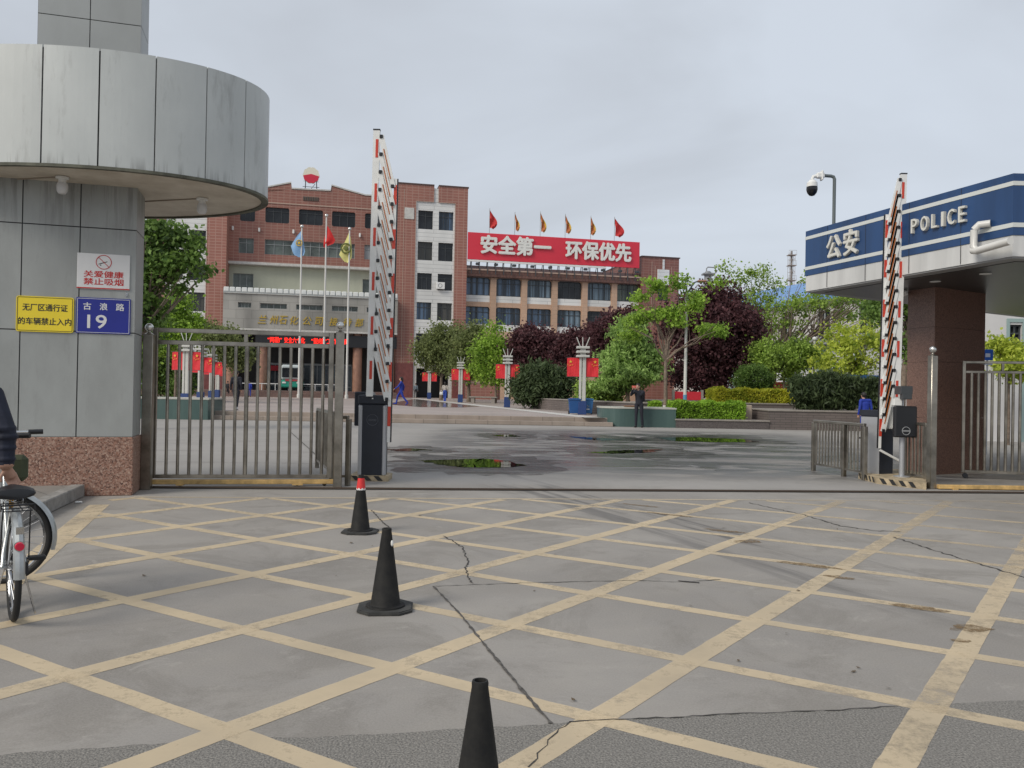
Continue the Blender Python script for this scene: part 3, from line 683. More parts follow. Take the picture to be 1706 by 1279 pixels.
# right post and right leaf
pR = G(1551, 814); gate_post('gate_post', 'stainless ball-topped post in front of the police canopy column', pR, pk(1555, 592, pR), .108, gang)
RL = G(1601, 797); RR = G(1706, 801.5); rang = math.atan2(RR.y-RL.y, RR.x-RL.x)
RL = G(1601, 796)
gr = thing('sliding_gate', 'stainless barred gate leaf standing open under the police canopy', 'gate', RL, rang)
HT = pk(1604, 601, RL); H2 = pk(1604, 619, RL); Wr = 4.2
b = MB(); b.box(0, .05, -t, t, .1, HT, bev=.004); b.box(.05, Wr, -t+.002, t-.002, HT-.045, HT-.002, bev=.004); b.box(.05, Wr, -t+.002, t-.002, H2-.025, H2+.02, bev=.004); b.box(.05, Wr, -t+.002, t-.002, .1, .15, bev=.004); b.box(.62, .66, -t+.004, t-.004, H2+.02, HT-.045); b.build('frame', steel, gr)
for i in range(37):
    x = .15+i*.11; b = MB(); b.tube([(x, 0, .15), (x, 0, H2-.02)], .025, 10); b.build('bar', steel, gr, smooth=True)
b = MB(); b.lathe([(0, -.015), (.045, -.015), (.045, .015), (0, .015)], (0, 0, 0), 16, T=Matrix.Translation((.06, -.02, .05))@Matrix.Rotation(R(90), 4, 'X')); b.build('roller', black, gr)
rb0, rb1 = G(1562, 815), G(1706, 817); b = MB(); a_ = math.atan2(rb1.y-rb0.y, rb1.x-rb0.x)
b.box(0, 3.5, -.04, .04, .01, .075, bev=.008); b.box(.22, .3, -.06, .06, .0, .04); tag(b.build('gate_beam', by, loc=rb0, rz=a_), 'long yellow steel beam lying on the ground right of the ball-topped post', 'beam')

def railing(name, label, p0, p1, h, nbar, posts=(0, 1), low=.12, wd=.022, drop=.0, group=None):
    v = p1-p0; L = v.length; a = math.atan2(v.y, v.x); t_ = thing(name, label, 'railing', p0, a, group)
    b = MB(); b.box(0, L, -.03, .03, h-.05, h, bev=.006); b.build('top_rail', steel, t_)
    b = MB(); b.box(.03, L-.03, -.018, .018, low, low+.035); b.build('bottom_rail', steel, t_)
    for f in posts:
        b = MB(); b.box(f*L-.035, f*L+.035, -.035, .035, 0, h-.05, bev=.005); b.build('post', steel, t_)
    for i in range(nbar):
        x = L*(i+1)/(nbar+1)
        if min(abs(x-f*L) for f in posts) < .05: continue
        b = MB(); b.tube([(x, 0, low+.035), (x, 0, h-.05)], wd*.75, 8); b.build('bar', steel, t_, smooth=True)
    return t_
A0, A1 = G(528, 779), G(552, 800)
railing('railing', 'short steel railing running back behind the left gate post', A1, A0, 1.06, 9)
B0_ = G(579, 809); railing('railing', 'lone steel railing stub left of the black barrier cabinet', B0_+Vector((-.13, .02, 0)), B0_, 1.02, 0, posts=(1,))
A0, A1 = G(1355, 784), G(1440, 800)
railing('railing', 'low steel railing left of the right-hand barrier cabinet', A0, A1, .97, 15, posts=(0, .62, 1))
A0, A1 = G(1503, 802), G(1543, 808)
railing('railing', 'low steel railing between black box and police column post', A0, A1, 1.02, 6)

# ================================================================== BARRIER GATES
hz_y = mat('hazard_yellow', (.36, .29, .19), .8, var=.4, vscale=7)
def plinth(parent, poly, h, n0, n1):
    """poly: ground polygon of local points, hazard stripes along edge n0->n1"""
    b = MB(); b.prism(poly, 0, h); o = b.build('plinth', hz_y, parent)
    p, q = Vector(poly[n0]), Vector(poly[n1]); d = (q-p); L = d.length; d.normalize(); nn = Vector((d.y, -d.x))
    b = MB(); x = .03
    while x < L-.16:
        V = []
        for off in (.003, -.003+.0045):
            pass
        a = [p+d*(x+.0)+nn*.004, p+d*(x+.08)+nn*.004, p+d*(x+.15)+nn*.004, p+d*(x+.07)+nn*.004]
        b.add([(a[0].x, a[0].y, h*.98), (a[1].x, a[1].y, h*.98), (a[2].x, a[2].y, h*.12), (a[3].x, a[3].y, h*.12)], [(0, 3, 2, 1)])
        x += .17
    b.build('hazard_stripe', sblk, o)
def booms(t_, x0, dirx, zb, zt, lean, thin_zb, thin_zt, y=0., sep=.31, n=16):
    """upright folded fence arm in the local xz plane; x(z) leans"""
    def xx(z): return x0+lean*(z-zb)
    m_main = MB(); w2 = .05
    m_main.vprism([(xx(zb)-w2, zb), (xx(zb)+w2, zb), (xx(zt)+w2, zt), (xx(zt)-w2, zt)], y-.03, y+.03)
    arm = m_main.build('arm', white, t_)
    b = MB(); b.box(xx(zt)-w2-.004, xx(zt)+w2+.004, y-.034, y+.034, zt, zt+.02); b.build('end_cap', black, arm)
    b = MB(); z = zt-.28
    while z > zb+.1:
        z1, z0 = z+.14, z-.14; b2 = MB()
        b2.vprism([(xx(z0)-.02+.012*dirx, z0), (xx(z0)+.02+.012*dirx, z0), (xx(z1)+.02+.012*dirx, z1), (xx(z1)-.02+.012*dirx, z1)], y-.036, y-.0305)
        z -= .68; b2.build('reflector_strip', redref, arm)
    # second, thinner arm
    yy = y-.004
    def x2(z): return xx(z)+dirx*(sep)*(1 if True else 1)
    def x2b(z): return x2(z)-dirx*.0
    b = MB(); w3 = .022
    b.vprism([(x2(thin_zb)-w3, thin_zb), (x2(thin_zb)+w3, thin_zb), (x2(thin_zt)+w3, thin_zt), (x2(thin_zt)-w3, thin_zt)], yy-.02, yy+.02)
    arm2 = b.build('lower_arm', white, t_)
    z = thin_zt-.25
    while z > thin_zb+.1:
        b = MB(); b.vprism([(x2(z-.15)-w3-.001, z-.15), (x2(z-.15)+w3+.001, z-.15), (x2(z+.15)+w3+.001, z+.15), (x2(z+.15)-w3-.001, z+.15)], yy-.025, yy-.0205); z -= .68; b.build('reflector_strip', redref, arm2)
    b = MB(); s = dirx*(w3+.012)
    b.vprism([(x2(thin_zb)+s-.008, thin_zb), (x2(thin_zb)+s+.008, thin_zb), (x2(thin_zt)+s+.008, thin_zt), (x2(thin_zt)+s-.008, thin_zt)], yy-.012, yy+.012); b.build('rubber_edge', black, arm2)
    # hanging slats, folded
    for i in range(n):
        zt_i = zt-.10-i*.272; zb_i = zt_i-.76
        if zb_i < zb-.05: break
        a = Vector((xx(zt_i)+dirx*(w2+.025), y-.03, zt_i)); c = Vector((x2(zb_i)-dirx*(w3+.02), y-.03, zb_i))
        d = (c-a); L = d.length; an = math.atan2(-d.x, -d.z)
        T = Matrix.Translation(a)@Matrix.Rotation(math.atan2(d.x, d.z), 4, 'Y')
        b = MB(); b.box(-.042, .042, -.012, .012, -.02, L+.02, T=T); sl_ = b.build('slat', white, t_)
        b = MB(); b.box(-.002, .014, -.018, -.0125, L*.25, L*.85, T=T); b.build('reflector_strip', mat('orange_reflector', (.42, .13, .03), .4), sl_)
        b = MB(); 
        for q in (a, c): b = MB(); b.box(q.x-.024, q.x+.024, q.y-.03, q.y+.02, q.z-.026, q.z+.026, bev=.005); b.build('pivot', black, sl_)
BL = G(621, 799); bl = thing('barrier_gate', 'raised fence-arm barrier on black cabinet beside left gate leaf', 'barrier', BL, 0.02)
s = BL.y/F   # metres per pixel there
H = pk(621, 660, BL)
b = MB(); b.box(-.20, .20, -.15, .15, .08, H-.12, bev=.01); b.box(-.225, .225, -.17, .17, H-.12, H+.02, bev=.015); cab = b.build('cabinet', blackm, bl)
for sx_ in (-1, 1):
    b = MB(); b.box(sx_*.155, sx_*.215, -.162, -.05, .08, H-.13, bev=.015); b.build('side_trim', alu, cab)
b = MB(); T9c = Matrix.Rotation(R(90), 4, 'X'); b.torus((0, -.154, H-.36), .085, .003, T9c, 28, 6); b.build('emblem_ring', mat('emblem_grey', (.10, .11, .13), .5), cab)
text(cab, 'ORMAS', (-.06, -.152, H-.378), X1, .12, .03, mat('emblem_grey', (.10, .11, .13), .5), bold=.01, depth=.002)
b = MB(); b.box(-.01, .01, -.175, -.168, H-.04, H-.02); b.build('indicator_lens', white, cab)
plinth(bl, [(-.33, -.22), (.27, -.22), (.27, .25), (-.20, .6), (-.33, .5)], .085, 0, 1)
def lx(px, py, base): return P(px, py, base.y).x-base.x
zt = pk(631, 224, BL); zb_ = H+.0
x_b, x_t = lx(619, 655, BL), lx(631, 224, BL)
booms(bl, x_b, 1, zb_, zt, (x_t-x_b)/(zt-zb_), pk(646, 735, BL), pk(660, 303, BL), y=-.19)
b = MB(); b.box(x_b-.06, x_b+.06, -.19, .0, H+.02, H+.06); b.build('arm_bracket', alu, bl)
bx = G(595, 790); b = MB(); b.box(-.14, .14, -.08, .08, .78, 1.36, bev=.015); t_ = thing('card_reader', 'dark control box on a post behind the left barrier cabinet', 'control box', bx+Vector((0, .45, 0))); b.build('housing', blackm, t_)
b = MB(); b.box(-.04, .04, -.04, .04, 0, .78); b.build('post', alu, t_)
BRr = G(1468, 798); br = thing('barrier_gate', 'raised fence-arm barrier on grey and black cabinet near police canopy', 'barrier', BRr, 0)
Hr = pk(1468, 685, BRr)
cabang = R(-38)
Tc = Matrix.Rotation(cabang, 4, 'Z')
xL = lx(1440, 740, BRr); xC = lx(1460, 740, BRr); xR = lx(1487, 740, BRr)
pa = Vector((xC, -.12)); pb_ = Vector((xR, -.02)); pc = Vector((xL, .14)); pd = pb_+pc-pa
b = MB(); b.prism([pa, pb_, pd, pc], .08, Hr-.08, 0); o = b.build('cabinet', blackm, br)
e = MB(); nA = (pc-pa).normalized()*.004; off = Vector((-(pc-pa).y, (pc-pa).x)).normalized()*-.006
if off.x > 0: off = -off
e.prism([pa+off, pa, pc, pc+off][::-1], .08, Hr-.10); e.build('side_trim', alu, o)
b = MB(); cen = (pa+pb_+pc+pd)/4; b.prism([cen+(q-cen)*1.1 for q in (pa, pb_, pd, pc)], Hr-.08, Hr+.02); b.build('cabinet_top', blackm, o)
ploc = [G(1430, 797)-BRr, G(1462, 806)-BRr, G(1543, 816)-BRr, G(1543, 800)-BRr+Vector((.1, .1, 0)), G(1500, 790)-BRr, G(1440, 792)-BRr]
plinth(br, [q[:2] for q in ploc], .10, 1, 2)
b = MB(); p, q = Vector(ploc[0][:2]), Vector(ploc[1][:2]); d = (q-p); L = d.length; d.normalize(); nn = Vector((d.y, -d.x))*.004; x = .02
while x < L-.1:
    a = [p+d*x+nn, p+d*(x+.06)+nn, p+d*(x+.12)+nn, p+d*(x+.06)+nn]; b.add([(a[0].x, a[0].y, .098), (a[1].x, a[1].y, .098), (a[2].x, a[2].y, .012), (a[3].x, a[3].y, .012)], [(0, 3, 2, 1)]); x += .14
b.build('hazard_stripe', sblk, br.children[-1] if br.children else br)
zt = pk(1495, 296, BRr); zb2 = pk(1483, 712, BRr); x_b, x_t = lx(1482, 712, BRr), lx(1495, 296, BRr)
booms(br, x_b, -1, zb2, zt, (x_t-x_b)/(zt-zb2), pk(1456, 745, BRr), pk(1468, 362, BRr), y=-.22, sep=.27)
b = MB(); b.box(x_b-.09, x_b+.03, -.18, -.02, zb2-.02, zb2+.36, bev=.01); b.build('arm_bracket', white, br)
a, c = Vector((lx(1456, 745, BRr), -.22, pk(1456, 748, BRr))), Vector((lx(1490, 765, BRr), -.2, pk(1490, 766, BRr)))
b = MB(); b.tube([a, c], .018, 4, sq=True); b.build('link_rod', white, br)
# black box on a pole with a logo, and a camera above
bb = G(1502, 804); bt = thing('intercom_pole', 'black box with round logo on steel pole beside right barrier', 'intercom', bb)
m1 = 1/ (F/bb.y); z0, z1 = pk(1504, 728, bb), pk(1504, 676, bb)
b = MB(); b.tube([(0, 0, .1), (0, 0, z0+.1)], .045, 16); b.lathe([(.13, .1), (.13, .115), (.05, .125)], (0, 0, 0), 20); b.build('pole', alu, bt, smooth=True)
b = MB(); b.box(-18.5*m1, 18.5*m1, -.13, -.03, z0, z1, bev=.02); bo = b.build('housing', black, bt)
b = MB(); b.torus((0, -.133, z0+.11), .065, .006, T9c, 28, 6); b.box(-.058, .058, -.137, -.131, z0+.1, z0+.12); b.build('logo_ring', mat('logo_grey', (.28, .29, .3), .4), bo)
zc0, zc1 = pk(1504, 663, bb), pk(1504, 643, bb)
b = MB(); b.box(-.10, .10, -.14, .10, zc0+.06, zc1, bev=.01); b.box(-.08, .08, -.16, -.05, zc0-.02, zc0+.07, bev=.01); cmr = b.build('camera_head', mat('dark_camera', (.05, .055, .06), .35), bt)
b = MB(); b.tube([(0, 0, z1), (0, 0, zc0)], .025, 10); b.build('neck', alu, bt)
b = MB(); b.box(-.17, -.03, -.05, .05, z1+.0, z1+.12, bev=.01); b.build('junction_box', white, bt)

# ================================================================== CONES
def cone(label, base, h, wd, red=False, sticker=False, tip=.030, rz=0):
    t_ = thing('traffic_cone', label, 'traffic cone', base+Vector((0, 0, .004)), rz, 'black traffic cones in a row on the yellow grid')
    a = wd/2; c = a*.45; b = MB()
    oct_ = [(-a, -a+c), (-a+c, -a), (a-c, -a), (a, -a+c), (a, a-c), (a-c, a), (-a+c, a), (-a, a-c)]
    b.prism(oct_, 0, .012, 0); b.prism([(x*.94, y*.94) for x, y in oct_], .012, .017); b.build('base', rubber_d, t_)
    b = MB(); r0 = wd*.27; b.lathe([(r0*1.34, .017), (r0*1.31, .027), (r0*1.06, .030), (r0*1.0, .038), (tip*1.12, h-.02), (tip*1.14, h-.008), (tip*1.05, h), (tip*.8, h), (tip*.72, h-.02), (tip*.9, h-.09), (0, h-.1)], (0, 0, 0), 32)
    bd = b.build('body', rubber, t_, smooth=True)
    def rad(z): return r0+(tip*1.12-r0)*(z-.05)/(h-.07)
    if red:
        b = MB(); n = 32; V = []; rr = random.Random(2); zt = h-.03
        for k in range(n):
            th = 2*math.pi*k/n; zb = h-.125-(.012 if k % 4 < 2 else 0)
            for z in (zb, zt): r_ = rad(z)+.0025; V.append((r_*math.cos(th), r_*math.sin(th), z))
        b.add(V, [(2*k, 2*((k+1) % n), 2*((k+1) % n)+1, 2*k+1) for k in range(n)]); b.build('red_sleeve', mat('red_cone_sleeve', (.62, .03, .03), .5), bd, smooth=True)
        b = MB(); V = []
        for k in range(n):
            th = 2*math.pi*k/n
            for z in (h-.142-(.008 if k % 2 else 0), h-.12): r_ = rad(z)+.0018; V.append((r_*math.cos(th), r_*math.sin(th), z))
        b.add(V, [(2*k, 2*((k+1) % n), 2*((k+1) % n)+1, 2*k+1) for k in range(n)]); b.build('torn_white_band', white, bd)
    if sticker:
        z = h-.095; r_ = rad(z)+.002; b = MB(); th = R(-35); b.ball((r_*math.cos(th), r_*math.sin(th), z), .016, n=10, sc=(.6, .6, 1.3)); b.build('sticker_remnant', white, bd)
    return t_
g1 = G(600, 886.5); g2 = G(642, 1014)
h1 = P(602, 791, g1.y).z; h2 = P(643, 879.5, g2.y).z
cone('black traffic cone with a red top, farthest of the three cones', g1, h1-.004, 58*g1.y/F, True, tip=.025)
cone('black traffic cone, middle of three, white sticker remnant near tip', g2, h2-.004, 90*g2.y/F, sticker=True, tip=.028, rz=.1)
Y3 = 2.5; q = P(800, 1133, Y3); cone('black traffic cone cut off by the bottom edge of the photo', Vector((q.x, q.y, 0)), q.z-.004, .36, tip=.023)
# ================================================================== MAIN BUILDING
FA = R(12.5); FO = Vector((-8.57, 87, 0)); FE = Vector((math.cos(FA), math.sin(FA), 0)); FN = Vector((-math.sin(FA), math.cos(FA), 0))
def U(px, py, off=0.):
    d = ray(px, py); o = Vector((0, 0, CAMH)); t = (FO+FN*off-o).dot(FN)/d.dot(FN); p = o+d*t
    return (p-FO).dot(FE), p.z
brick = brickmat('red_brick_tile', (.335, .142, .105), (.285, .118, .088), (.39, .22, .175), .62, .30, .035, .55, .28, .12, off=0)
brickd = brickmat('dark_red_brick', (.24, .095, .072), (.205, .082, .062), (.28, .15, .12), .62, .30, .03, .55, .3, .12, off=0)
tanp = brickmat('tan_stone', (.54, .36, .25), (.50, .33, .23), (.42, .29, .21), .9, .45, .02, .6, .2, .2)
whitet = brickmat('white_tile', (.74, .74, .72), (.70, .70, .68), (.52, .52, .51), 4., .42, .03, .5, .2, .3)
marble = brickmat('grey_marble', (.40, .385, .35), (.34, .33, .30), (.23, .22, .20), 1.5, .9, .015, .35, .4, .35)
conc = mat('render_ledge', (.50, .49, .46), .7, var=.15)
greenw = mat('pale_green_render', (.46, .47, .37), .6, col2=(.37, .38, .30), vscale=.4, streak=True)
frame_g = mat('window_frame_grey', (.32, .34, .34), .5); frame_d = mat('window_frame_dark', (.05, .055, .06), .5)
glass = mat('dark_glass', (.018, .021, .025), .08, spec=.35, var=.5, vscale=.6)
trimm = mat('pale_trim_line', (.42, .30, .24), .6)
def curtain(name, c1, c2, sc):
    m = bpy.data.materials.new(name); m.use_nodes = True; MC[name] = m; n, l, b = nodes(m)
    t = n.new('ShaderNodeTexCoord'); z = n.new('ShaderNodeTexNoise'); mp_ = n.new('ShaderNodeMapping'); mp_.inputs['Scale'].default_value = (sc, 0, .06); z.inputs['Scale'].default_value = 1; z.inputs['Detail'].default_value = 3
    l.new(t.outputs['Object'], mp_.inputs[0]); l.new(mp_.outputs[0], z.inputs['Vector']); r_ = n.new('ShaderNodeValToRGB'); e = r_.color_ramp.elements
    e[0].position = .42; e[0].color = (*c1, 1); e[1].position = .62; e[1].color = (*c2, 1); l.new(z.outputs[0], r_.inputs[0]); l.new(r_.outputs[0], b.inputs['Base Color'])
    b.inputs['Roughness'].default_value = .12; b.inputs['Specular IOR Level'].default_value = .4; return m
curt = curtain('curtained_glass', (.022, .032, .045), (.10, .16, .25), 2.2)
curt2 = curtain('pale_curtained_glass', (.03, .045, .06), (.17, .24, .30), 3.5); glass2 = curtain('green_blind_glass', (.03, .04, .035), (.16, .19, .15), .7)
gglass = mat('grey_green_glass', (.10, .12, .11), .12, spec=.4, var=.5, vscale=.7)
curt_d = curtain('dim_curtained_glass', (.02, .022, .022), (.07, .068, .06), 1.6)
mb = thing('office_building', 'large red brick office building with white banded stair towers and grey marble entrance', 'building', FO, FA)
def wall(name, m_, u0, u1, z0, z1, y, holes, th=.4, parent=mb, extra=None):
    """wall slab with rectangular openings (u0,u1,z0,z1)"""
    us = sorted({u0, u1}|{min(max(h[i], u0), u1) for h in holes for i in (0, 1)}); zs = sorted({z0, z1}|{min(max(h[i], z0), z1) for h in holes for i in (2, 3)})
    b = MB(); ix = {}
    hol = lambda i, j: i < 0 or j < 0 or i >= len(us)-1 or j >= len(zs)-1 or any(h[0] < (us[i]+us[i+1])/2 < h[1] and h[2] < (zs[j]+zs[j+1])/2 < h[3] for h in holes)
    for i in range(len(us)-1):
        for j in range(len(zs)-1):
            if hol(i, j): continue
            a, c, d, e = us[i], us[i+1], zs[j], zs[j+1]
            b.add([(a, y, d), (c, y, d), (c, y, e), (a, y, e)], [(0, 1, 2, 3)])
            if hol(i-1, j): b.add([(a, y+th, d), (a, y, d), (a, y, e), (a, y+th, e)], [(0, 1, 2, 3)])
            if hol(i+1, j): b.add([(c, y, d), (c, y+th, d), (c, y+th, e), (c, y, e)], [(0, 1, 2, 3)])
            if hol(i, j-1): b.add([(a, y+th, d), (c, y+th, d), (c, y, d), (a, y, d)], [(0, 1, 2, 3)])
            if hol(i, j+1): b.add([(a, y, e), (c, y, e), (c, y+th, e), (a, y+th, e)], [(0, 1, 2, 3)])
    return b.build(name, m_, parent)
def window(h, y, nx=2, transom=.3, fm=frame_d, gm_=glass, parent=mb, fw=.05, dep=.22, rnd=0, wallm=None):
    u0, u1, z0, z1 = h; b = MB(); y0 = y+dep; y1 = y0+.06
    b.box(u0, u0+fw, y0, y1, z0, z1); b.box(u1-fw, u1, y0, y1, z0, z1); b.box(u0+fw, u1-fw, y0, y1, z0, z0+fw); b.box(u0+fw, u1-fw, y0, y1, z1-fw, z1)
    zt = z1-(z1-z0)*transom
    if transom: b.box(u0+fw, u1-fw, y0+.003, y1, zt-fw/2, zt+fw/2)
    for i in range(1, nx): u = u0+(u1-u0)*i/nx; b.box(u-fw/2, u+fw/2, y0+.006, y1, z0+fw, z1-fw)
    if rnd and wallm:
        k = 5
        for cu, cz, sx_, sz_ in ((u0, z1, 1, -1), (u1, z1, -1, -1))+(((u0, z0, 1, 1), (u1, z0, -1, 1)) if rnd > 0 else ()):
            rr = abs(rnd); pts = [(cu, cz)]+[(cu+sx_*rr*(1-math.sin(R(90*q/k))), cz+sz_*rr*(1-math.cos(R(90*q/k)))) for q in range(k+1)]
            if sx_*sz_ > 0: pts = pts[::-1]
            b.vprism(pts, y+.004, y0+.02, 1)
    o = b.build('window', [fm, wallm or fm], parent)
    MB().add([(u0, y1+.02, z0), (u1, y1+.02, z0), (u1, y1+.02, z1), (u0, y1+.02, z1)], [(0, 1, 2, 3)]).build('pane', gm_, o)
    return o
def hole(px0, px1, py0, py1, off=0.):
    ym = (py0+py1)/2; xm = (px0+px1)/2
    return (U(px0, ym, off)[0], U(px1, ym, off)[0], U(xm, py1, off)[1], U(xm, py0, off)[1])
# ---- towers (right, then left mirrored in the picture)
def tower(pL, pR, wL, wR, cols, rows, topy, door=None, depth=14, nobrick_under=None):
    uL, uR = U(pL, 450)[0], U(pR, 450)[0]; zt = U((pL+pR)/2, topy)[1]; w0, w1 = U(wL, 450)[0], U(wR, 450)[0]
    hs = []
    for r_ in rows:
        for c in cols: hs.append(hole(c[0], c[1], r_[0], r_[1], .12))
    # regularise
    n = len(cols); cu = [(sum(h[0] for h in hs[i::n])/len(rows), sum(h[1] for h in hs[i::n])/len(rows)) for i in range(n)]
    H = []; 
    for j in range(len(rows)):
        zz = [(sum(h[k] for h in hs[j*n:(j+1)*n])/n) for k in (2, 3)]
        for i in range(n): H.append((cu[i][0], cu[i][1], zz[0], zz[1]))
    zdoor = U((wL+wR)/2, 606)[1]
    zw = H[0][3]+.95     # top of the white panel
    b = MB(); g0, g1 = cu[0][1]+.08, cu[1][0]-.08
    b.box(uL, w0, 0, depth, 0, zt-.01, 0); b.box(w1, uR, 0, depth, 0, zt-.01, 0)
    b.box(w0, g0, 0, .5, zw+.01, zt-.01, 0); b.box(g1, w1, 0, .5, zw+.01, zt-.01, 0)
    b.box(w0, w1, .5, depth, zt-4, zt-.6, 0)
    b.build('brick_pier', brick, mb)
    wall('white_panel_wall', whitet, w0, w1, zdoor, zw, .12, H, th=.3)
    b = MB(); b.box(g0, g1, .10, .5, zw, zt-.25); b.build('white_strip', whitet, mb)
    for k_, h in enumerate(H): window(h, .12, 2+(k_ % 3 == 1), .28, gm_=[glass, glass, curt_d, glass, curt][(k_*3+1) % 5])
    # thin trim lines
    b = MB(); e = .05
    for (a, c) in ((g0-.0, -1), (g1, 1)):
        pass
    hk = U(0, 338)[1]
    b.box(w0-.05, w0, -.02, .01, zdoor+4, zw); b.box(w1, w1+.05, -.02, .01, zdoor+4, zw)
    b.box(w0-.05, g0, -.02, .01, zw-.03, zw+.03); b.box(g1, w1+.05, -.02, .01, zw-.03, zw+.03)
    b.box(g0-.05, g0+.0, -.02, .01, zw+.03, zt-.6); b.box(g1, g1+.05, -.02, .01, zw+.03, zt-.6)
    b.box((uL+w0)/2-.35, (uL+w0)/2-.30, -.02, .0, 3, zt-.6)
    b.build('trim_line', trimm, mb)
    b = MB(); b.box(uL-.08, g0, -.08, depth, zt, zt+.12); b.box(g1, uR+.08, -.08, depth, zt, zt+.12); b.build('roof_coping', mat('dark_coping', (.09, .055, .05), .7), mb)
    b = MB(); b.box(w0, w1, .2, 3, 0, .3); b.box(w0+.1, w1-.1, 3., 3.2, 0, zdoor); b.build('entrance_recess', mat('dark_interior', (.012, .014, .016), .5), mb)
    b = MB()
    b.box(w0+.02, w0+.35, .1, .5, 0, zdoor); b.box(w1-.35, w1-.02, .1, .5, 0, zdoor); b.box(w0+.35, w1-.35, .1, .5, zdoor-.5, zdoor-.002)
    b.build('door_surround', conc, mb)
    b = MB(); b.box(uL+.02, w0-.05, -.05, .0, 0, 4); b.build('plinth_band', mat('dark_red_stone', (.17, .055, .05), .4, var=.2), mb); b = MB(); b.box(w1+.05, uR-.02, -.05, .0, 0, 4); b.build('plinth_band', mat('dark_red_stone', (.17, .055, .05), .4, var=.2), mb)
    return uL, uR, zt
rowsR = [(351.5, 382.5), (403.5, 434), (455.5, 483), (504, 533), (556, 584)]
tR = tower(661, 777.5, 691.5, 756.5, [(694.8, 719.4), (729.2, 753.6)], rowsR, 309)
b = MB(); q = hole(674, 694, 346, 365); b.box(q[0], q[1]-.25, -.06, -.002, q[2], q[3], bev=.02); b.build('roof_plaque', conc, mb)
# air conditioner in a window
q = U(733.5, 480, 0)
b = MB(); b.box(q[0]-.45, q[0]+.45, -.28, .08, q[1]-.1, q[1]+.62, bev=.02); ac = b.build('air_conditioner', white, mb)
b = MB(); b.torus((q[0]-.05, -.285, q[1]+.26), .2, .018, Matrix.Rotation(R(90), 4, 'X'), 20, 6); b.build('fan_grille', frame_d, ac)
rowsL = [(330, 360), (382, 413), (435, 466), (486, 517.5), (540, 570)]
tL = tower(243, 376.5, 275, 343, [(277, 304.5), (314, 342)], rowsL, 299)
# red repainted patches low on the tower piers
pm = mat('faded_red_patch', (.27, .05, .045), .6, col2=(.29, .10, .075), vscale=.5)
# ---- centre block
OFF = 2.2
uL, uR = tL[1]-.1, tR[0]+.1
def UC(px, py): return U(px, py, OFF)
prof = [(395, 325), (430, 316.5), (448, 312.5), (485, 305.5), (486, 315.5), (551, 319), (552.5, 310), (575, 317), (609, 326.5), (640, 328)]
z_led = (UC(378, 434)[1]+UC(620, 448)[1])/2
holesC = []
rowA = [(400, 425, 344, 367), (442, 482, 346, 372), (498, 538, 349, 375.5), (553, 592, 352, 378), (608, 645, 355, 380.5)]
rowB = [(397.5, 422.7, 397, 421.5), (441, 591, 402.5, 427.5), (607, 640, 407.5, 432)]
HA = [hole(*r_, OFF) for r_ in rowA]; za = (sum(h[2] for h in HA)/5, sum(h[3] for h in HA)/5); HA = [(h[0], h[1], za[0], za[1]) for h in HA]
HB = [hole(*r_, OFF) for r_ in rowB]; zb = (sum(h[2] for h in HB)/3, sum(h[3] for h in HB)/3); HB = [(h[0], h[1], zb[0], zb[1]) for h in HB]
ztc = UC(620, 327)[1]-.35
wall('brick_wall', brick, uL, uR, z_led, ztc, OFF, HA+HB, th=.4)
b = MB(); pts = [UC(*p) for p in prof]; pts = [(uL, pts[0][1])]+pts+[(uR, pts[-1][1])]; poly = [(uR, ztc), (uL, ztc)]+pts
b.vprism(poly[::1] if False else [(uL, ztc), (uR, ztc)]+pts[::-1], OFF, OFF+.6); b.box(uL, uR, OFF+.6, OFF+12, 15, ztc-.5); b.build('gable_parapet', brick, mb)
b = MB()
for i in range(len(pts)-1):
    a, c = Vector((pts[i][0], OFF+.25, pts[i][1]+.05)), Vector((pts[i+1][0], OFF+.25, pts[i+1][1]+.05))
    b.vprism([(a.x, a.z), (c.x, c.z), (c.x, c.z+.14), (a.x, a.z+.14)], OFF-.07, OFF+.62)
b.build('gable_coping', conc, mb)
for h in HA: window(h, OFF, 3, .25, gm_=glass, rnd=.2, wallm=brick)
window(HB[0], OFF, 2, .3, frame_g, gglass); window(HB[1], OFF, 10, .32, frame_g, gglass); window(HB[2], OFF, 2, .3, frame_g, mat('blind', (.30, .32, .33), .4))
b = MB(); zz_ = UC(520, 342)[1]; b.box(uL, uR, OFF-.06, OFF-.002, zz_-.06, zz_+.06); b.build('trim_line', trimm, mb)
q = hole(505, 531, 328, 334.5, OFF); b = MB(); b.box(q[0], q[1], OFF-.05, OFF+.0, q[2], q[3]); v = b.build('vent_grille', frame_d, mb)
b = MB()
for i in range(9): u = q[0]+(q[1]-q[0])*(i+.5)/9; b.box(u-.03, u+.03, OFF-.09, OFF-.05, q[2], q[3])
b.build('grille_bars', mat('rust', (.16, .10, .06), .8), v)
for px, py in ((388, 380), (432, 383), (489, 386), (599.5, 392)):
    q = UC(px, py); b = MB(); b.box(q[0]-.1, q[0]+.1, OFF-.25, OFF, q[1]-.22, q[1]+.2, bev=.04); b.build('wall_lamp', white, mb)
b = MB(); b.box(uL, uR, OFF-.55, OFF+.2, z_led-.28, z_led, bev=.03); b.build('ledge', conc, mb)
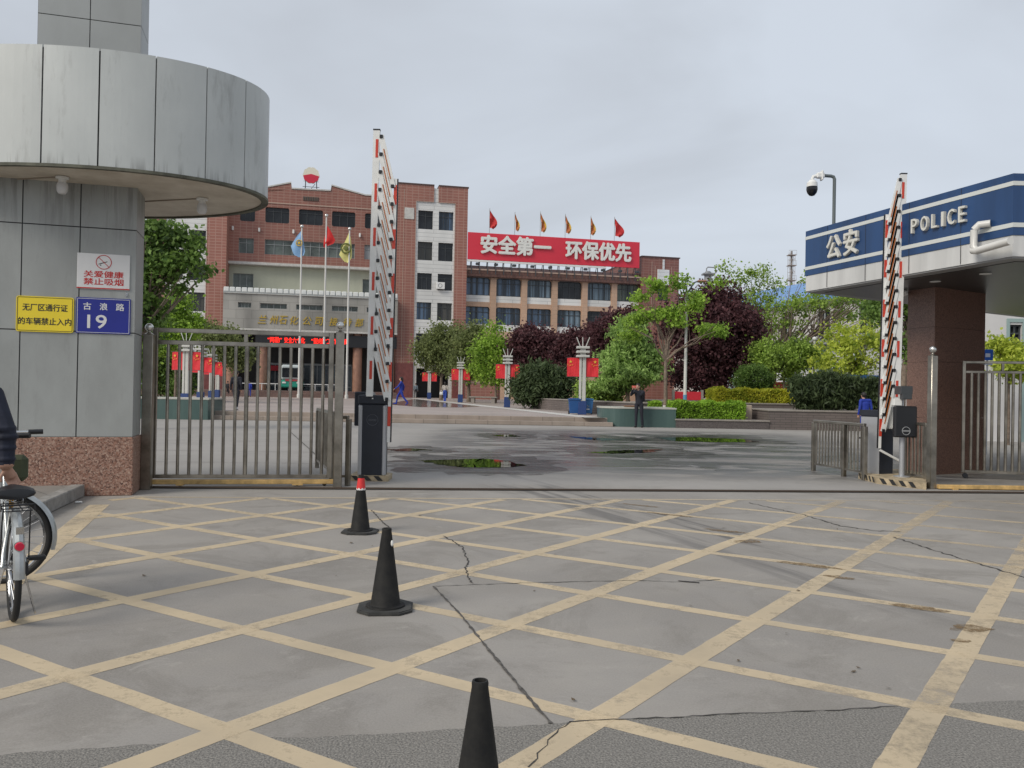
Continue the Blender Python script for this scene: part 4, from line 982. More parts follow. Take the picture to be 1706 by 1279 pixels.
# pale green storey
zg1 = z_led-.28; zg0 = (U(378, 477)[1]+U(620, 491)[1])/2
hg = [hole(388, 422, 457, 480, OFF+.3), hole(604, 650, 464, 488, OFF+.3)]; zz2 = (hg[0][2]+hg[1][2])/2, (hg[0][3]+hg[1][3])/2; hg = [(h[0], h[1], zg0+.1, zz2[1]) for h in hg]
wall('green_wall', greenw, uL, uR, zg0-.6, zg1, OFF+.3, hg, th=.3)
for h in hg: window(h, OFF+.3, 3, .0, frame_g, gglass)
# balustrade of glass blocks on the podium
PO = -.9
zp1 = (U(378, 486.5, PO)[1]+U(630, 499, PO)[1])/2; zp0 = (U(378, 548, PO)[1]+U(600, 555, PO)[1])/2
nb_ = 30; b = MB(); bw = (uR-uL)/nb_
for i in range(nb_): b.box(uL+i*bw+.04, uL+(i+1)*bw-.04, PO-.1, PO+.15, zp1+.16, zp1+.62, bev=.05)
b.box(uL, uR, PO-.06, PO+.1, zp1+.02, zp1+.5, 1); b.build('balustrade', [mat('glass_block', (.70, .72, .70), .25), frame_g], mb)
sl_ = [(396.5, 418.5, 503, 512), (433.5, 478, 505, 513.5), (493.5, 537.5, 508, 517), (553, 596, 510, 518.5), (611, 640, 512.5, 520)]
HS = [hole(*r_, PO) for r_ in sl_]; zs_ = sum(h[2] for h in HS)/5, sum(h[3] for h in HS)/5; HS = [(h[0], h[1], zs_[0], zs_[1]) for h in HS]
wall('marble_podium', marble, uL, uR, zp0, zp1, PO, HS, th=.5)
for h in HS: window(h, PO, 4, 0, frame_g, gglass, dep=.3)
b = MB(); b.box(uL, uR, PO-.12, OFF+.28, zp1, zp1+.05); b.box(uL, uR, PO+.5, OFF+8, zp0+.02, zp0+.3); b.box(uL, uR, PO-.1, PO+.3, zp0-.04, zp0+.14); b.build('podium_slab', conc, mb)
gold = mat('gold_leaf', (.55, .38, .07), .35, .6)
chars = '兰州石化公司接待部'; cx_ = [437, 456.5, 472, 490, 512, 532, 555.5, 579, 599]; cy_ = [530, 531.5, 533, 534, 534.5, 535.5, 536.5, 537.5, 537.5]
zc = sum(U(x, y, PO)[1] for x, y in zip(cx_, cy_))/9
for c, x in zip(chars, cx_):
    u = U(x, 534, PO)[0]; text(mb, c, (u-.42, PO-.03, zc-.42), X1, .84, .84, gold, bold=.015, depth=.06, shear=.2)
# LED strip
q0, q1 = U(446, 567, PO+.2)[0], U(582, 567, PO+.2)[0]; zl = (U(510, 561, PO+.2)[1], U(510, 572.5, PO+.2)[1])
b = MB(); b.box(q0-1.2, uR, PO+.2, PO+.5, zl[1]-.25, zl[0]+.25); led = b.build('led_screen', black, mb)
ledm = mat('led_red', (1, .02, .01), .4, emit=1.4)
w_ = q1-q0
text(led, '“两勤”', (q0, PO+.18, zl[1]+.03), X1, w_*.17, .58, ledm, bold=.02, depth=.01)
text(led, '安全六个化', (q0+w_*.20, PO+.18, zl[1]+.03), X1, w_*.25, .58, ledm, bold=.02, depth=.01)
text(led, '“勤检”工作开展', (q0+w_*.53, PO+.18, zl[1]+.03), X1, w_*.45, .58, ledm, bold=.02, depth=.01)
# portico columns and dark hall
colm = mat('brown_column_stone', (.30, .16, .11), .4, var=.2, vscale=2)
for px in (437, 595.5, 384, 650):
    u = U(px, 600, PO+.6)[0]; b = MB(); b.lathe([(.48, 0), (.48, zp0-.02)], (u, PO+.9, 0), 20); b.build('column', colm, mb, smooth=True)
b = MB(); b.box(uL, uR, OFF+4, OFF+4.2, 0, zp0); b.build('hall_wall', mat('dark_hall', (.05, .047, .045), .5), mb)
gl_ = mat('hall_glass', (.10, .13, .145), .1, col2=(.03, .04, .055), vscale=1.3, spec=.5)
hh = (U(446, 650, OFF+2)[0], U(585, 650, OFF+2)[0]); zh = U(510, 607, OFF+2)[1]
b = MB(); b.box(hh[0], hh[1], OFF+2.0, OFF+2.1, .34, zh); hg_ = b.build('glass_front', gl_, mb)
b = MB(); k = 12
for i in range(k+1): u = hh[0]+(hh[1]-hh[0])*i/k; b.box(u-.04, u+.04, OFF+1.92, OFF+2., .34, zh)
b.box(hh[0], hh[1], OFF+1.9, OFF+1.99, zh-.1, zh+.1); b.box(hh[0], hh[1], OFF+1.9, OFF+1.98, 1.3, 1.38); b.build('mullion', frame_g, hg_)
b = MB(); b.box(hh[0], hh[0]+(hh[1]-hh[0])*.36, OFF+1.7, OFF+1.9, zh-.75, zh-.2); b.build('banner_strip', mat('banner_red', (.52, .02, .035), .6), mb)
# ---- right wing
OW = 1.0
rw1 = [(774, 816, 462, 491), (827, 867.5, 464.5, 493.5), (878, 918, 466.5, 495.5), (928.5, 968.5, 469, 498), (978.5, 1018.5, 471, 500), (1028, 1068, 473, 502)]
rw2 = [(776, 816, 510.5, 539), (825, 866, 512.5, 541), (876, 917, 514, 543), (927, 967, 516, 544.5), (977.5, 1018, 518.5, 546.5), (1027, 1066, 520.5, 549)]
u1a, u1b = tR[1], U(1068, 480, OW)[0]
H1 = [hole(*r_, OW) for r_ in rw1]; z1_ = sum(h[2] for h in H1)/6, sum(h[3] for h in H1)/6; H2_ = [hole(*r_, OW) for r_ in rw2]; z2_ = sum(h[2] for h in H2_)/6, sum(h[3] for h in H2_)/6
pitch = (H1[5][0]-H1[1][0])/4; Hw = []
for i in range(6):
    u0 = H1[1][0]+(i-1)*pitch; u1 = u0+(H1[3][1]-H1[3][0]); u0 = max(u0, u1a+.02)
    Hw += [(u0, u1, z1_[0], z1_[1]), (u0, u1, z2_[0], z2_[1]), (u0, u1, z2_[0]-3.6, z2_[1]-3.6)]
wall('wing_wall', tanp, u1a, u1b, 0, z1_[1], OW, [(h[0], h[1], h[2]-.75, h[3]) for h in Hw], th=.4)
for i, h in enumerate(Hw):
    window(h, OW, 4, .3, frame_d, [curt, curt2, curt, glass2, curt2, curt, glass][(i*5+i//3) % 7], rnd=-.3, wallm=tanp)
    b = MB(); b.box(h[0], h[1], OW+.08, OW+.3, h[2]-.75, h[2]-.02, bev=.02); b.build('spandrel', whitet, mb)
    if True:
        pass
b = MB()
for i in range(7):
    u = H1[1][0]+(i-1)*pitch-(pitch-(H1[3][1]-H1[3][0]))/2
    if u > u1a+.3: b.box(u-.32, u+.32, OW-.14, OW-.004, 0, z1_[1])
b.build('pilaster', tanp, mb)
zc0 = z1_[1]+.02; zc1 = (U(790, 441.5, OW)[1]+U(1060, 455, OW)[1])/2
eave = brickmat('eave_tile', (.23, .12, .095), (.19, .10, .08), (.13, .07, .06), .35, .5, .03, .6, .3, .3)
b = MB(); zm = zc0+(zc1-zc0)*.55
b.add([(u1a, OW-.6, zc0), (u1b, OW-.6, zc0), (u1b, OW-.75, zm), (u1a, OW-.75, zm), (u1b, OW+.3, zc1), (u1a, OW+.3, zc1), (u1a, OW+12, zc1), (u1b, OW+12, zc1), (u1a, OW+.01, zc0), (u1b, OW+.01, zc0)],
      [(0, 1, 2, 3), (3, 2, 4, 5), (5, 4, 7, 6), (0, 8, 9, 1)])
b.box(u1a, u1b, OW-.8, OW-.70, zm-.06, zm+.08, 1)
b.build('eave', [eave, trimm], mb)
b = MB()
for i in range(10): u = u1a+(u1b-u1a)*(i+.6)/10; b.box(u-.2, u+.2, OW-.95, OW-.6, zm+.5, zm+.75, bev=.03)
b.build('floodlight_row', frame_d, mb)
# end tower
OE = .2
uE0, uE1 = U(1068, 520, OE)[0], U(1130, 520, OE)[0]; zE = U(1100, 429, OE)[1]
hE = hole(1096, 1114, 475.5, 501, OE)
pE = hole(1095, 1115, 449, 476, OE)
wall('end_tower', brickd, uE0, uE1, 0, zE, OE, [hE], th=14)
window(hE, OE, 2, .3)
b = MB(); b.box(pE[0], pE[1], OE-.06, OE-.002, pE[2]+.1, pE[3], bev=.2); b.box((pE[0]+pE[1])/2-.12, (pE[0]+pE[1])/2+.12, OE-.06, OE-.002, pE[3], zE-.2); b.build('white_panel', whitet, mb)
b = MB(); b.box(uE0-.05, uE1+.1, OE-.1, OE+14, zE, zE+.12); b.build('roof_coping', MC['dark_coping'], mb)
b = MB(); b.box(pE[0]-.3, pE[0]-.25, OE-.02, OE, zE-4, zE-1); b.box(pE[1]+.25, pE[1]+.3, OE-.02, OE, zE-4, zE-1); b.box(uE0+1.2, uE0+1.25, OE-.02, OE, 4, zE-.5); b.build('trim_line', trimm, mb)
# ---- billboard
bq = [(U(779, 387, 0), U(1066, 402.5, 0)), (U(779, 432.5, 0), U(1066, 445.5, 0))]
bz1 = (bq[0][0][1]+bq[0][1][1])/2; bz0 = (bq[1][0][1]+bq[1][1][1])/2; bu0, bu1 = bq[0][0][0]+.05, bq[0][1][0]
bbd = thing('rooftop_billboard', 'long red slogan billboard with white characters on the wing roof', 'billboard', FO+FE*bu0+Vector((0, 0, zc1-.9)), FA)
zoff = zc1-.9
b = MB(); b.box(0, bu1-bu0, 0, .15, bz0-zoff, bz1-zoff, bev=.02); brd = b.build('board', mat('billboard_red', (.60, .025, .05), .5, col2=(.66, .035, .06), vscale=.15), bbd)
W_ = bu1-bu0; Hh = bz1-bz0
b = MB(); b.box(0, W_*.8, -.01, .14, bz0-zoff-.22, bz0-zoff-.03); b.build('light_trough', white, bbd)
b = MB()
for i in range(22):
    u = W_*(i+.5)/22; b.box(u-.04, u+.04, .1, .2, -.15, bz0-zoff); b.tube([(u, .2, bz0-zoff+.4), (u, 1.6, -.3)], .035, 4)
b.build('support_frame', frame_d, bbd)
bw_ = mat('billboard_white', (.72, .72, .68), .6)
text(brd, '安全第一', (W_*.073, -.11, bz0-zoff+Hh*.25), X1, W_*.395, Hh*.66, bw_, bold=.045, depth=.1)
text(brd, '环保优先', (W_*.558, -.11, bz0-zoff+Hh*.22), X1, W_*.385, Hh*.66, bw_, bold=.045, depth=.1)
# ---- roof flags
fred = mat('flag_red', (.50, .02, .02), .7); fyel = mat('flag_yellow', (.55, .36, .03), .7)
rf = [(816, 347, 388, 'red', 'leftmost red flag above the red billboard'), (858, 353, 390, 'mix', 'thin orange flag above the red billboard, second from left'), (900.5, 352, 391, 'mix', 'thin orange flag above the red billboard, third from left'),
      (942, 356, 394, 'mix', 'thin orange flag above the red billboard, fourth from left'), (984.5, 359, 397, 'mix', 'thin orange flag above the red billboard, second from right'), (1024, 361, 400, 'red', 'rightmost red flag above the red billboard')]
forange = mat('flag_orange', (.42, .12, .03), .7)
for k, (px, y0, y1, kind, lab) in enumerate(rf):
    u, zt = U(px, y0, .5); zbm = bz1-.6
    t_ = thing('roof_flag', lab+', on thin pole', 'flag', FO+FE*u+FN*.5+Vector((0, 0, zbm)), FA, 'small flags above the billboard')
    b = MB(); b.tube([(0, 0, 0), (0, 0, zt-zbm)], .03, 6); b.build('pole', frame_g, t_)
    h = zt-zbm; wid = [.85, .45, .6, .6, .6, 1.05][k]; L = [2., 1.9, 2.1, 2.0, 2.0, 2.05][k]; sgn = [1, 1, 1, 1, 1, 1][k]; V = []; n_ = 8
    for j in range(n_+1):
        f = j/n_; ww = wid*(math.sin(min(1, f*1.15)*math.pi*.62))*(1 if f < .85 else 1-(f-.85)*3)
        for i in range(5): V.append((sgn*(ww*i/4+f*.15*(k != 4)) - (.15 if k == 0 else 0)*f, .12*math.sin(i*1.5+j), h-.1-f*L-.15*i/4))
    b = MB(); b.add(V, [(j*5+i, j*5+i+1, (j+1)*5+i+1, (j+1)*5+i) for j in range(n_) for i in range(4)])
    for i_ in range(len(b.m)): b.m[i_] = (1 if (kind == 'mix' and i_ % 4 == 3) else 0)
    b.build('cloth', [fred if kind == 'red' else forange, fyel], t_, smooth=True)
# ---- petal emblem on the roof
u, z = U(518.5, 291.5, OFF+1); zb0 = U(518, 317, OFF+1)[1]
s_ = .875*(U(532.5, 291, OFF+1)[0]-U(504.5, 291, OFF+1)[0])/2/.875
t_ = thing('roof_emblem', 'round petal-edged cream and red emblem on the roof of the brick building', 'emblem', FO+FE*u+FN*(OFF+1)+Vector((0, 0, zb0-.5)), FA)
zc_ = z-zb0+.5; pts = []
for k in range(100):
    a = 2*math.pi*k/100; rr = s_*(.93+.07*abs(math.cos(a*5))); pts.append((rr*math.cos(a), zc_+rr*math.sin(a)))
b = MB(); b.vprism(pts, 0, .25); b.build('cream_petals', mat('emblem_cream', (.70, .67, .55), .5), t_)
low = [(x, zz) for x, zz in pts if zz < zc_-.12*s_]; low.sort(key=lambda p: math.atan2(p[1]-zc_, p[0]) % (2*math.pi))
xs_ = low[0][0]; poly = low+[(xs_*-1 if False else low[-1][0]*-1, zc_-.12*s_)] if False else low+[(.75*s_, zc_-.02*s_), (0, zc_+.14*s_), (-.75*s_, zc_-.02*s_)]
poly = low+[(.8*s_, zc_-.06*s_), (.05*s_, zc_+.12*s_), (-.05*s_, zc_+.12*s_), (-.8*s_, zc_-.06*s_)]
poly.sort(key=lambda p: math.atan2(p[1]-(zc_-.4*s_), p[0]))
b = MB(); b.vprism(poly, -.04, -.002); b.build('red_petals', mat('emblem_red', (.55, .02, .05), .5), t_)
b = MB()
for x in (-.8, .8): b.tube([(x*s_*.9, .12, 0), (x*s_*.8, .12, zc_-s_*.6)], .05, 6)
b.tube([(-s_, .12, .9), (s_, .12, .9)], .03, 6); b.tube([(-s_*.9, .12, 1.5), (s_*.9, .12, 1.5)], .02, 6); b.tube([(-s_*.5, .12, .1), (s_*.5, .12, zc_-s_)], .03, 6); b.build('stand', frame_d, t_)
# ---- long low steps and terrace in front of the entrance
b = MB(); b.box(-29, tR[0]-.5, -9.5, -1, 0, .9); b.box(-29, tR[0]-.5, -10.0, -9.5, 0, .75); b.box(-29, tR[0]-.5, -10.5, -10, 0, .6); b.box(-29, tR[0]-.5, -11.0, -10.5, 0, .46)
st_ = b.build('entrance_terrace', brickmat('terrace_brick', (.22, .13, .11), (.25, .16, .13), (.15, .10, .09), .5, .15, .02, .5, .3, .4)); st_.location = FO; st_.rotation_euler = (0, 0, FA); st_['kind'] = 'structure'
# railing on the terrace
t_ = thing('terrace_railing', 'thin white railing along the office building entrance terrace', 'railing', FO+FE*-19+FN*-2+Vector((0, 0, .9)), FA)
b = MB(); b.box(-1, 9.6, -.03, .03, .62, .70)
for i in range(9): b.box(-1+i*1.3, -1+i*1.3+.06, -.03, .03, 0, .62)
b.build('rail', white, t_)
# ================================================================== FLAGPOLES
polem = mat('pole_white', (.62, .61, .58), .35, .1)
def flag_sheet(rows, nx, nz):
    """rows: list of (z, x0, x1) ; draped cloth"""
    V = []
    for j, (z, x0, x1) in enumerate(rows):
        for i in range(nx+1):
            f = i/nx; V.append((x0+(x1-x0)*f, .10*math.sin(f*5+j*.9)*min(1, abs(x1-x0)), z+.04*math.sin(f*6+j)))
    Fc = [(j*(nx+1)+i, j*(nx+1)+i+1, (j+1)*(nx+1)+i+1, (j+1)*(nx+1)+i) for j in range(len(rows)-1) for i in range(nx)]
    return V, Fc
fy = mat('flag_lemon', (.60, .56, .20), .7, var=.08); fb = mat('flag_sky', (.20, .36, .58), .7, var=.08); fr_ = mat('flag_crimson', (.55, .015, .015), .7, var=.15)
YF = 72
def flagpole(px_t, py_t, px_b, label, cloth, mt, deco=None):
    top = P(px_t, py_t, YF); base = Vector(((P(px_b, 650, YF).x+top.x)/2, YF, PZ)); base.x = top.x
    t_ = thing('flagpole', label, 'flagpole', base, 0, 'three white flagpoles before the office building'); h = top.z-PZ
    b = MB(); b.tube([(0, 0, 0), (0, 0, h)], [.11, .06], 10); b.lathe([(.16, 0), (.16, .3), (.11, .34)], (0, 0, 0), 16); b.build('pole', polem, t_, smooth=True)
    b = MB(); b.ball((0, 0, h+.1), .16, n=12); b.build('finial', steel_b, t_, smooth=True)
    k = YF/F; rows = [(h+(py_t-y)*k, (x0-px_t)*k, (x1-px_t)*k) for (y, x0, x1) in cloth]
    V, Fc = flag_sheet(rows, 8, 0); b = MB(); b.add(V, Fc); fl = b.build('flag', mt, t_, smooth=True)
    if deco:
        (dx, dy), r, mm = deco; c = ((dx-px_t)*k, -.14, h+(py_t-dy)*k); b = MB(); b.torus(c, r, r*.16, Matrix.Rotation(R(90), 4, 'X'), 20, 6); b.ball(c, r*.5, n=10, sc=(1, .2, 1)); b.build('badge', mm, fl)
    return t_
flagpole(503, 379, 498, 'white flagpole with pale blue flag, leftmost of the three flagpoles', [(384, 502, 503.5), (392, 496, 504.5), (401, 490, 505.5), (410, 485, 507), (418, 488, 508.5), (424, 491, 507), (428.5, 499, 502)], fb, ((499.5, 405), .26, fyel))
flagpole(544, 361, 539, 'tallest white flagpole with red flag, middle of the three flagpoles', [(376, 544, 546), (384, 543, 551), (392, 542, 555), (400, 540.5, 559), (405, 540, 556), (409, 540, 546), (412, 540.5, 542)], fr_)
flagpole(582.5, 383, 579, 'white flagpole with yellow flag, rightmost of the three flagpoles', [(388, 581, 583), (396, 578, 584.5), (406, 573.5, 585.5), (416, 569, 586.5), (424, 566, 587), (431, 571, 585.5), (437, 576, 580.5)], fy, ((577.5, 414), .42, mat('badge_olive', (.12, .14, .03), .7)))
# ================================================================== PLAZA LAMP POSTS WITH NATIONAL FLAGS
lampgrey = mat('lamp_grey', (.50, .50, .47), .45, var=.1); lampblue = mat('lamp_base_blue', (.02, .05, .17), .45); banr = mat('banner_flag_red', (.66, .025, .035), .65, var=.06)
star = mat('star_yellow', (.75, .45, .05), .6)
def star_poly(cx, cz, r):
    return [(cx+(r if k % 2 == 0 else r*.4)*math.sin(math.pi*k/5), cz+(r if k % 2 == 0 else r*.4)*math.cos(math.pi*k/5)) for k in range(10)]
def make_lamp():
    t_ = thing('plaza_lamp', 'x', 'lamp post', (0, 0, 0), 0, 'grey plaza lamp posts hung with paired red flags')
    b = MB(); b.box(-.19, .19, -.12, .12, 0, .62, bev=.01); b.build('base', lampblue, t_)
    for x, wd in ((-.10, .055), (.07, .08)):
        b = MB(); b.box(x-wd, x+wd, -.07, .07, .62, 2.75, bev=.01); b.build('shaft', lampgrey, t_)
    for z, wd in ((2.62, .30), (2.82, .30), (3.02, .30)):
        b = MB(); b.box(-wd, wd, -.2, .2, z, z+.11, bev=.02); b.build('ring', lampgrey, t_)
    b = MB(); b.box(-.12, .12, -.1, .1, 2.7, 3.05); b.build('head_core', lampgrey, t_)
    for x in (-.30, -.02, .30):
        b = MB(); b.tube([(x*.4, 0, 3.1), (x, 0, 3.55)], .022, 6); b.build('prong', lampgrey, t_)
    for s_ in (-1, 1):
        b = MB(); x0, x1 = s_*.13, s_*.72
        V = []; nx, nz = 6, 6
        for j in range(nz+1):
            for i in range(nx+1): V.append((x0+(x1-x0)*i/nx, .015*math.sin(i*1.3+j*.7), 2.60-.86*j/nz))
        b.add(V, [(j*(nx+1)+i, j*(nx+1)+i+1, (j+1)*(nx+1)+i+1, (j+1)*(nx+1)+i) for j in range(nz) for i in range(nx)])
        fl = b.build('flag', banr, t_)
        sx = x1-s_*.16
        b = MB(); b.vprism(star_poly(sx, 2.42, .085), -.035, -.025)
        for q in ((.0, -.16), (-.07*s_, -.19), (.08*s_, -.15), (-.13*s_, -.12)): b.vprism(star_poly(sx+q[0]*s_, 2.42+q[1], .03), -.035, -.025)
        b.vprism(star_poly(sx, 2.42, .085), .025, .035)
        b.build('star_pattern', star, fl)
        b = MB(); b.tube([(0, 0, 2.61), (x1+s_*.04, 0, 2.61)], .012, 5); b.tube([(0, 0, 1.73), (x1+s_*.04, 0, 1.73)], .012, 5); b.build('flag_arm', frame_d, t_)
    return t_
proto = make_lamp()
spots = [((970, 691), 37.2, 'plaza lamp with red flags behind the two blue bins'), ((845, 678.5), 49, 'plaza lamp with red flags, second nearest of the right-hand row'),
         ((767, 669.5), 63, 'plaza lamp with red flags near the white handbag walker'), ((715, 664.5), 80, 'farthest plaza lamp with red flags, before the stair tower door'),
         ((309, 0), 38.6, 'plaza lamp with red flags above the left green planter'), ((334, 0), 46.5, 'plaza lamp with red flags just right of the left green planter'),
         ((352, 0), 56, 'plaza lamp with red flags, second farthest of the left row'), ((362, 0), 66, 'farthest plaza lamp of the left-hand row, beside brown column')]
for i, ((px, py), D, lab) in enumerate(spots):
    o = proto if i == 0 else copy_tree(proto); q = P(px, 660, D); o.location = (q.x, D, PZ); o['label'] = lab
    o.rotation_euler.z = R(0 if i < 4 else -8)
# ================================================================== BINS
def bin_(px, label, mt, wd=.52):
    g = G(px, 690, PZ); t_ = thing('wheeled_bin', label, 'bin', g, 0, 'blue wheeled bins under the lamp')
    b = MB(); w0, w1 = wd*.40, wd*.5
    b.add([(-w0, -.2, .05), (w0, -.2, .05), (w0, .2, .05), (-w0, .2, .05), (-w1, -.28, .66), (w1, -.28, .66), (w1, .28, .66), (-w1, .28, .66)], [(0, 3, 2, 1), (0, 1, 5, 4), (1, 2, 6, 5), (2, 3, 7, 6), (3, 0, 4, 7), (4, 5, 6, 7)])
    b.build('body', mt, t_)
    b = MB(); b.box(-w1-.03, w1+.03, -.32, .32, .66, .72, bev=.02); b.box(-w1*.8, w1*.8, -.25, .3, .72, .745, bev=.02); b.build('lid', mt, t_)
    for s_ in (-1, 1):
        b = MB(); b.lathe([(0, -.03), (.09, -.03), (.09, .03), (0, .03)], (0, 0, 0), 14, T=Matrix.Translation((s_*w0*1.1, .18, .09))@Matrix.Rotation(R(90), 4, 'Y')); b.build('wheel', black, t_)
    return t_
bin_(956.5, 'dark blue wheeled bin, left of two under the lamp', mat('bin_dark_blue', (.012, .075, .24), .45))
bt2 = bin_(978.5, 'lighter blue wheeled bin with white mark, right of two', mat('bin_light_blue', (.04, .17, .40), .45), .48)
b = MB(); b.torus((0, -.275, .38), .06, .012, Matrix.Rotation(R(80), 4, 'X'), 3, 4); b.box(-.07, .07, -.285, -.272, .22, .27); b.build('recycling_mark', white, bt2)
# ================================================================== PLANTERS AND LOW WALLS
greenst = mat('green_marble', (.075, .125, .115), .35, col2=(.045, .085, .08), vscale=1.2, streak=True)
def planter_green(name, label, x0, x1, y, h, depth=1.8, r=.9):
    t_ = thing(name, label, 'planter', ((x0+x1)/2, y, 0)); w2 = (x1-x0)/2; pts = [(w2, 0), (w2, depth)]
    pts += [(-w2+.0, depth)]; n = 8
    for k in range(n+1): a = R(180+90*k/n); pts.append((-w2+r+r*math.cos(a), r+r*math.sin(a)))
    b = MB(); b.prism(pts, 0, h-.06); b.build('body', greenst, t_)
    cx = 0; b = MB(); b.prism([(p[0]*1.015, (p[1]-depth/2)*1.02+depth/2) for p in pts], h-.06, h); b.build('coping', mat('pale_coping', (.42, .42, .38), .5), t_); return t_
p0, p1 = G(1004, 711), G(1126, 712.5); plr = planter_green('marble_planter', 'round-ended green marble planter wall behind the photographing man', p0.x, p1.x, 32.9, .80)
p0, p1 = G(243, 699), G(344, 699.5); planter_green('marble_planter', 'green marble planter wall seen through the left gate leaf', p0.x-3, p1.x, 32.4, .86, r=.05)
gbrick = brickmat('grey_wall_brick', (.175, .145, .135), (.15, .125, .115), (.10, .085, .08), .45, .1, .012, .6, .25, .6)
cop = mat('wall_coping', (.25, .225, .20), .65, var=.15); dkg = granitemat('dark_kerb_granite', [(.07, .06, .06), (.10, .085, .08), (.13, .115, .11)], 40)
def lowwall(label, p0, p1, h, th=.35, z0=0, m_=gbrick, name='low_wall', cat='wall', coph=.06):
    v = p1-p0; L = Vector((v.x, v.y)).length; a = math.atan2(v.y, v.x); t_ = thing(name, label, cat, Vector((p0.x, p0.y, z0)), a)
    b = MB(); b.box(0, L, 0, th, 0, h-coph); b.build('body', m_, t_); b = MB(); b.box(-.04, L+.04, -.04, th+.04, h-coph, h, bev=.01); b.build('coping', cop, t_); return t_
q0, q1 = G(1126, 712), G(1281, 713); q0.x *= 32.85/q0.y; q1.x *= 32.85/q1.y; q0.y = q1.y = 32.75; lowwall('dark granite kerb wall beneath the clipped green hedge', q0+Vector((0, .1, 0)), q1+Vector((0, .1, 0)), .36, .5, 0, dkg)
q0, q1 = G(1281, 713.5), G(1530, 716); q0.x *= 32.9/q0.y; q1.x *= 32.9/q1.y; q0.y = q1.y = 32.9; lowwall('grey brick wall below the dark conifer shrubs', q0, q1, .80, 12)
q0, q1 = P(1243, 700, 36.5), P(1316, 700, 36.5); lowwall('upper brick retaining wall beneath the yellow-green hedge', Vector((q0.x-3.5, 36.5, 0)), Vector((q1.x+3, 36.6, 0)), 1.02, 9)
q = P(1243, 690, 34.6); b = MB(); b.box(-.15, .15, -.15, 1.2, 0, .95, bev=.02); tag(b.build('stone_pier', mat('pale_pier', (.38, .31, .25), .7, var=.1), loc=(q.x, 34.4, 0)), 'short pale stone pier at the right end of the clipped hedge', 'pier')
q0, q1 = G(852, 681, PZ), G(1010, 697, PZ); lowwall('low brick planter edge behind the plaza lamps and bins', Vector((q0.x+1.2, q0.y+2.2, 0)), Vector((q1.x+1.8, q1.y+3.2, 0)), .62, .4, PZ)
q0 = G(777, 672, PZ); t_ = thing('stone_bench', 'grey stone bench between plaza lamp and low planter', 'bench', Vector((q0.x, q0.y+3, PZ)), R(-12))
b = MB(); b.box(0, 2.2, 0, .5, .40, .5, bev=.02); b.build('seat', cop, t_)
for x in (.15, 1.75):
    b = MB(); b.box(x, x+.28, .08, .42, 0, .40); b.build('leg', cop, t_)
q = P(715, 660, 86); 
rw0, rw1 = P(775, 655, 84), P(828, 655, 80); lowwall('dark red brick planter wall at the foot of the building wing', Vector((rw0.x, 84, 0)), Vector((rw1.x, 82, 0)), 1.7, .5, PZ, brickd)
q0, q1 = P(1040, 700, 38.5), P(1170, 700, 38.5); lowwall('stepped brick bed edge behind the young tree', Vector((q0.x-2, 38.5, 0)), Vector((q1.x+4, 38.5, 0)), .95, .4, 0)
wm = mat('wooden_tray', (.30, .16, .09), .7)
q = P(1049, 676, 34.0); b = MB(); b.lathe([(.28, 0), (.33, .05), (.30, .05), (.26, .02), (0, .02)], (0, 0, 0), 24); tag(b.build('round_tray', wm, loc=(q.x, 33.6, .80)), 'round reddish tray lying on the green marble planter beside the man', 'tray')
# ================================================================== POLICE CANOPY
pblue = mat('police_blue', (.016, .052, .145), .35, var=.2, vscale=2.2, streak=True); pwhite = mat('canopy_white_panel', (.54, .54, .53), .4, var=.14, vscale=2.5, streak=True); pstripe = mat('police_stripe', (.58, .60, .58), .4)
sofm = mat('dark_soffit', (.055, .055, .055), .35, .3, var=.1)
Fp = Vector((5.86, 16.3, 0)); Np = Vector((7.26, 11.8, 0)); Kp = Vector((15., 11.9, 0)); Bp = Vector((15., 21.8, 0))
pc = thing('police_canopy', 'blue police canopy kiosk roof on red granite column', 'canopy', Np)
poly = [p-Np for p in (Fp, Np, Kp, Bp)]
def inset(poly, d):
    n = len(poly); out = []
    for i in range(n):
        a, b_, c = poly[i-1], poly[i], poly[(i+1) % n]; d1 = (b_-a).normalized(); d2 = (c-b_).normalized(); n1 = Vector((-d1.y, d1.x, 0)); n2 = Vector((-d2.y, d2.x, 0))
        bis = (n1+n2); bis /= max(.2, bis.dot(n1)); out.append(b_+bis*d)
    return out
pin = inset(poly, .01); 
b = MB(); b.prism([p[:2] for p in poly], 3.83, 4.73, 0); b.build('fascia', pblue, pc)
b = MB(); b.prism([p[:2] for p in inset(poly, .012)], 3.52, 3.828, 0)
fas = b.build('lower_fascia', pwhite, pc)
b = MB(); b.prism([p[:2] for p in inset(poly, .03)], 3.495, 3.518, 0); b.build('soffit_rim', mat('grey_rim', (.25, .25, .25), .5), pc)
b = MB(); b.prism([p[:2] for p in inset(poly, .30)], 3.485, 3.493, 0); 
so_ = b.build('soffit', sofm, pc)
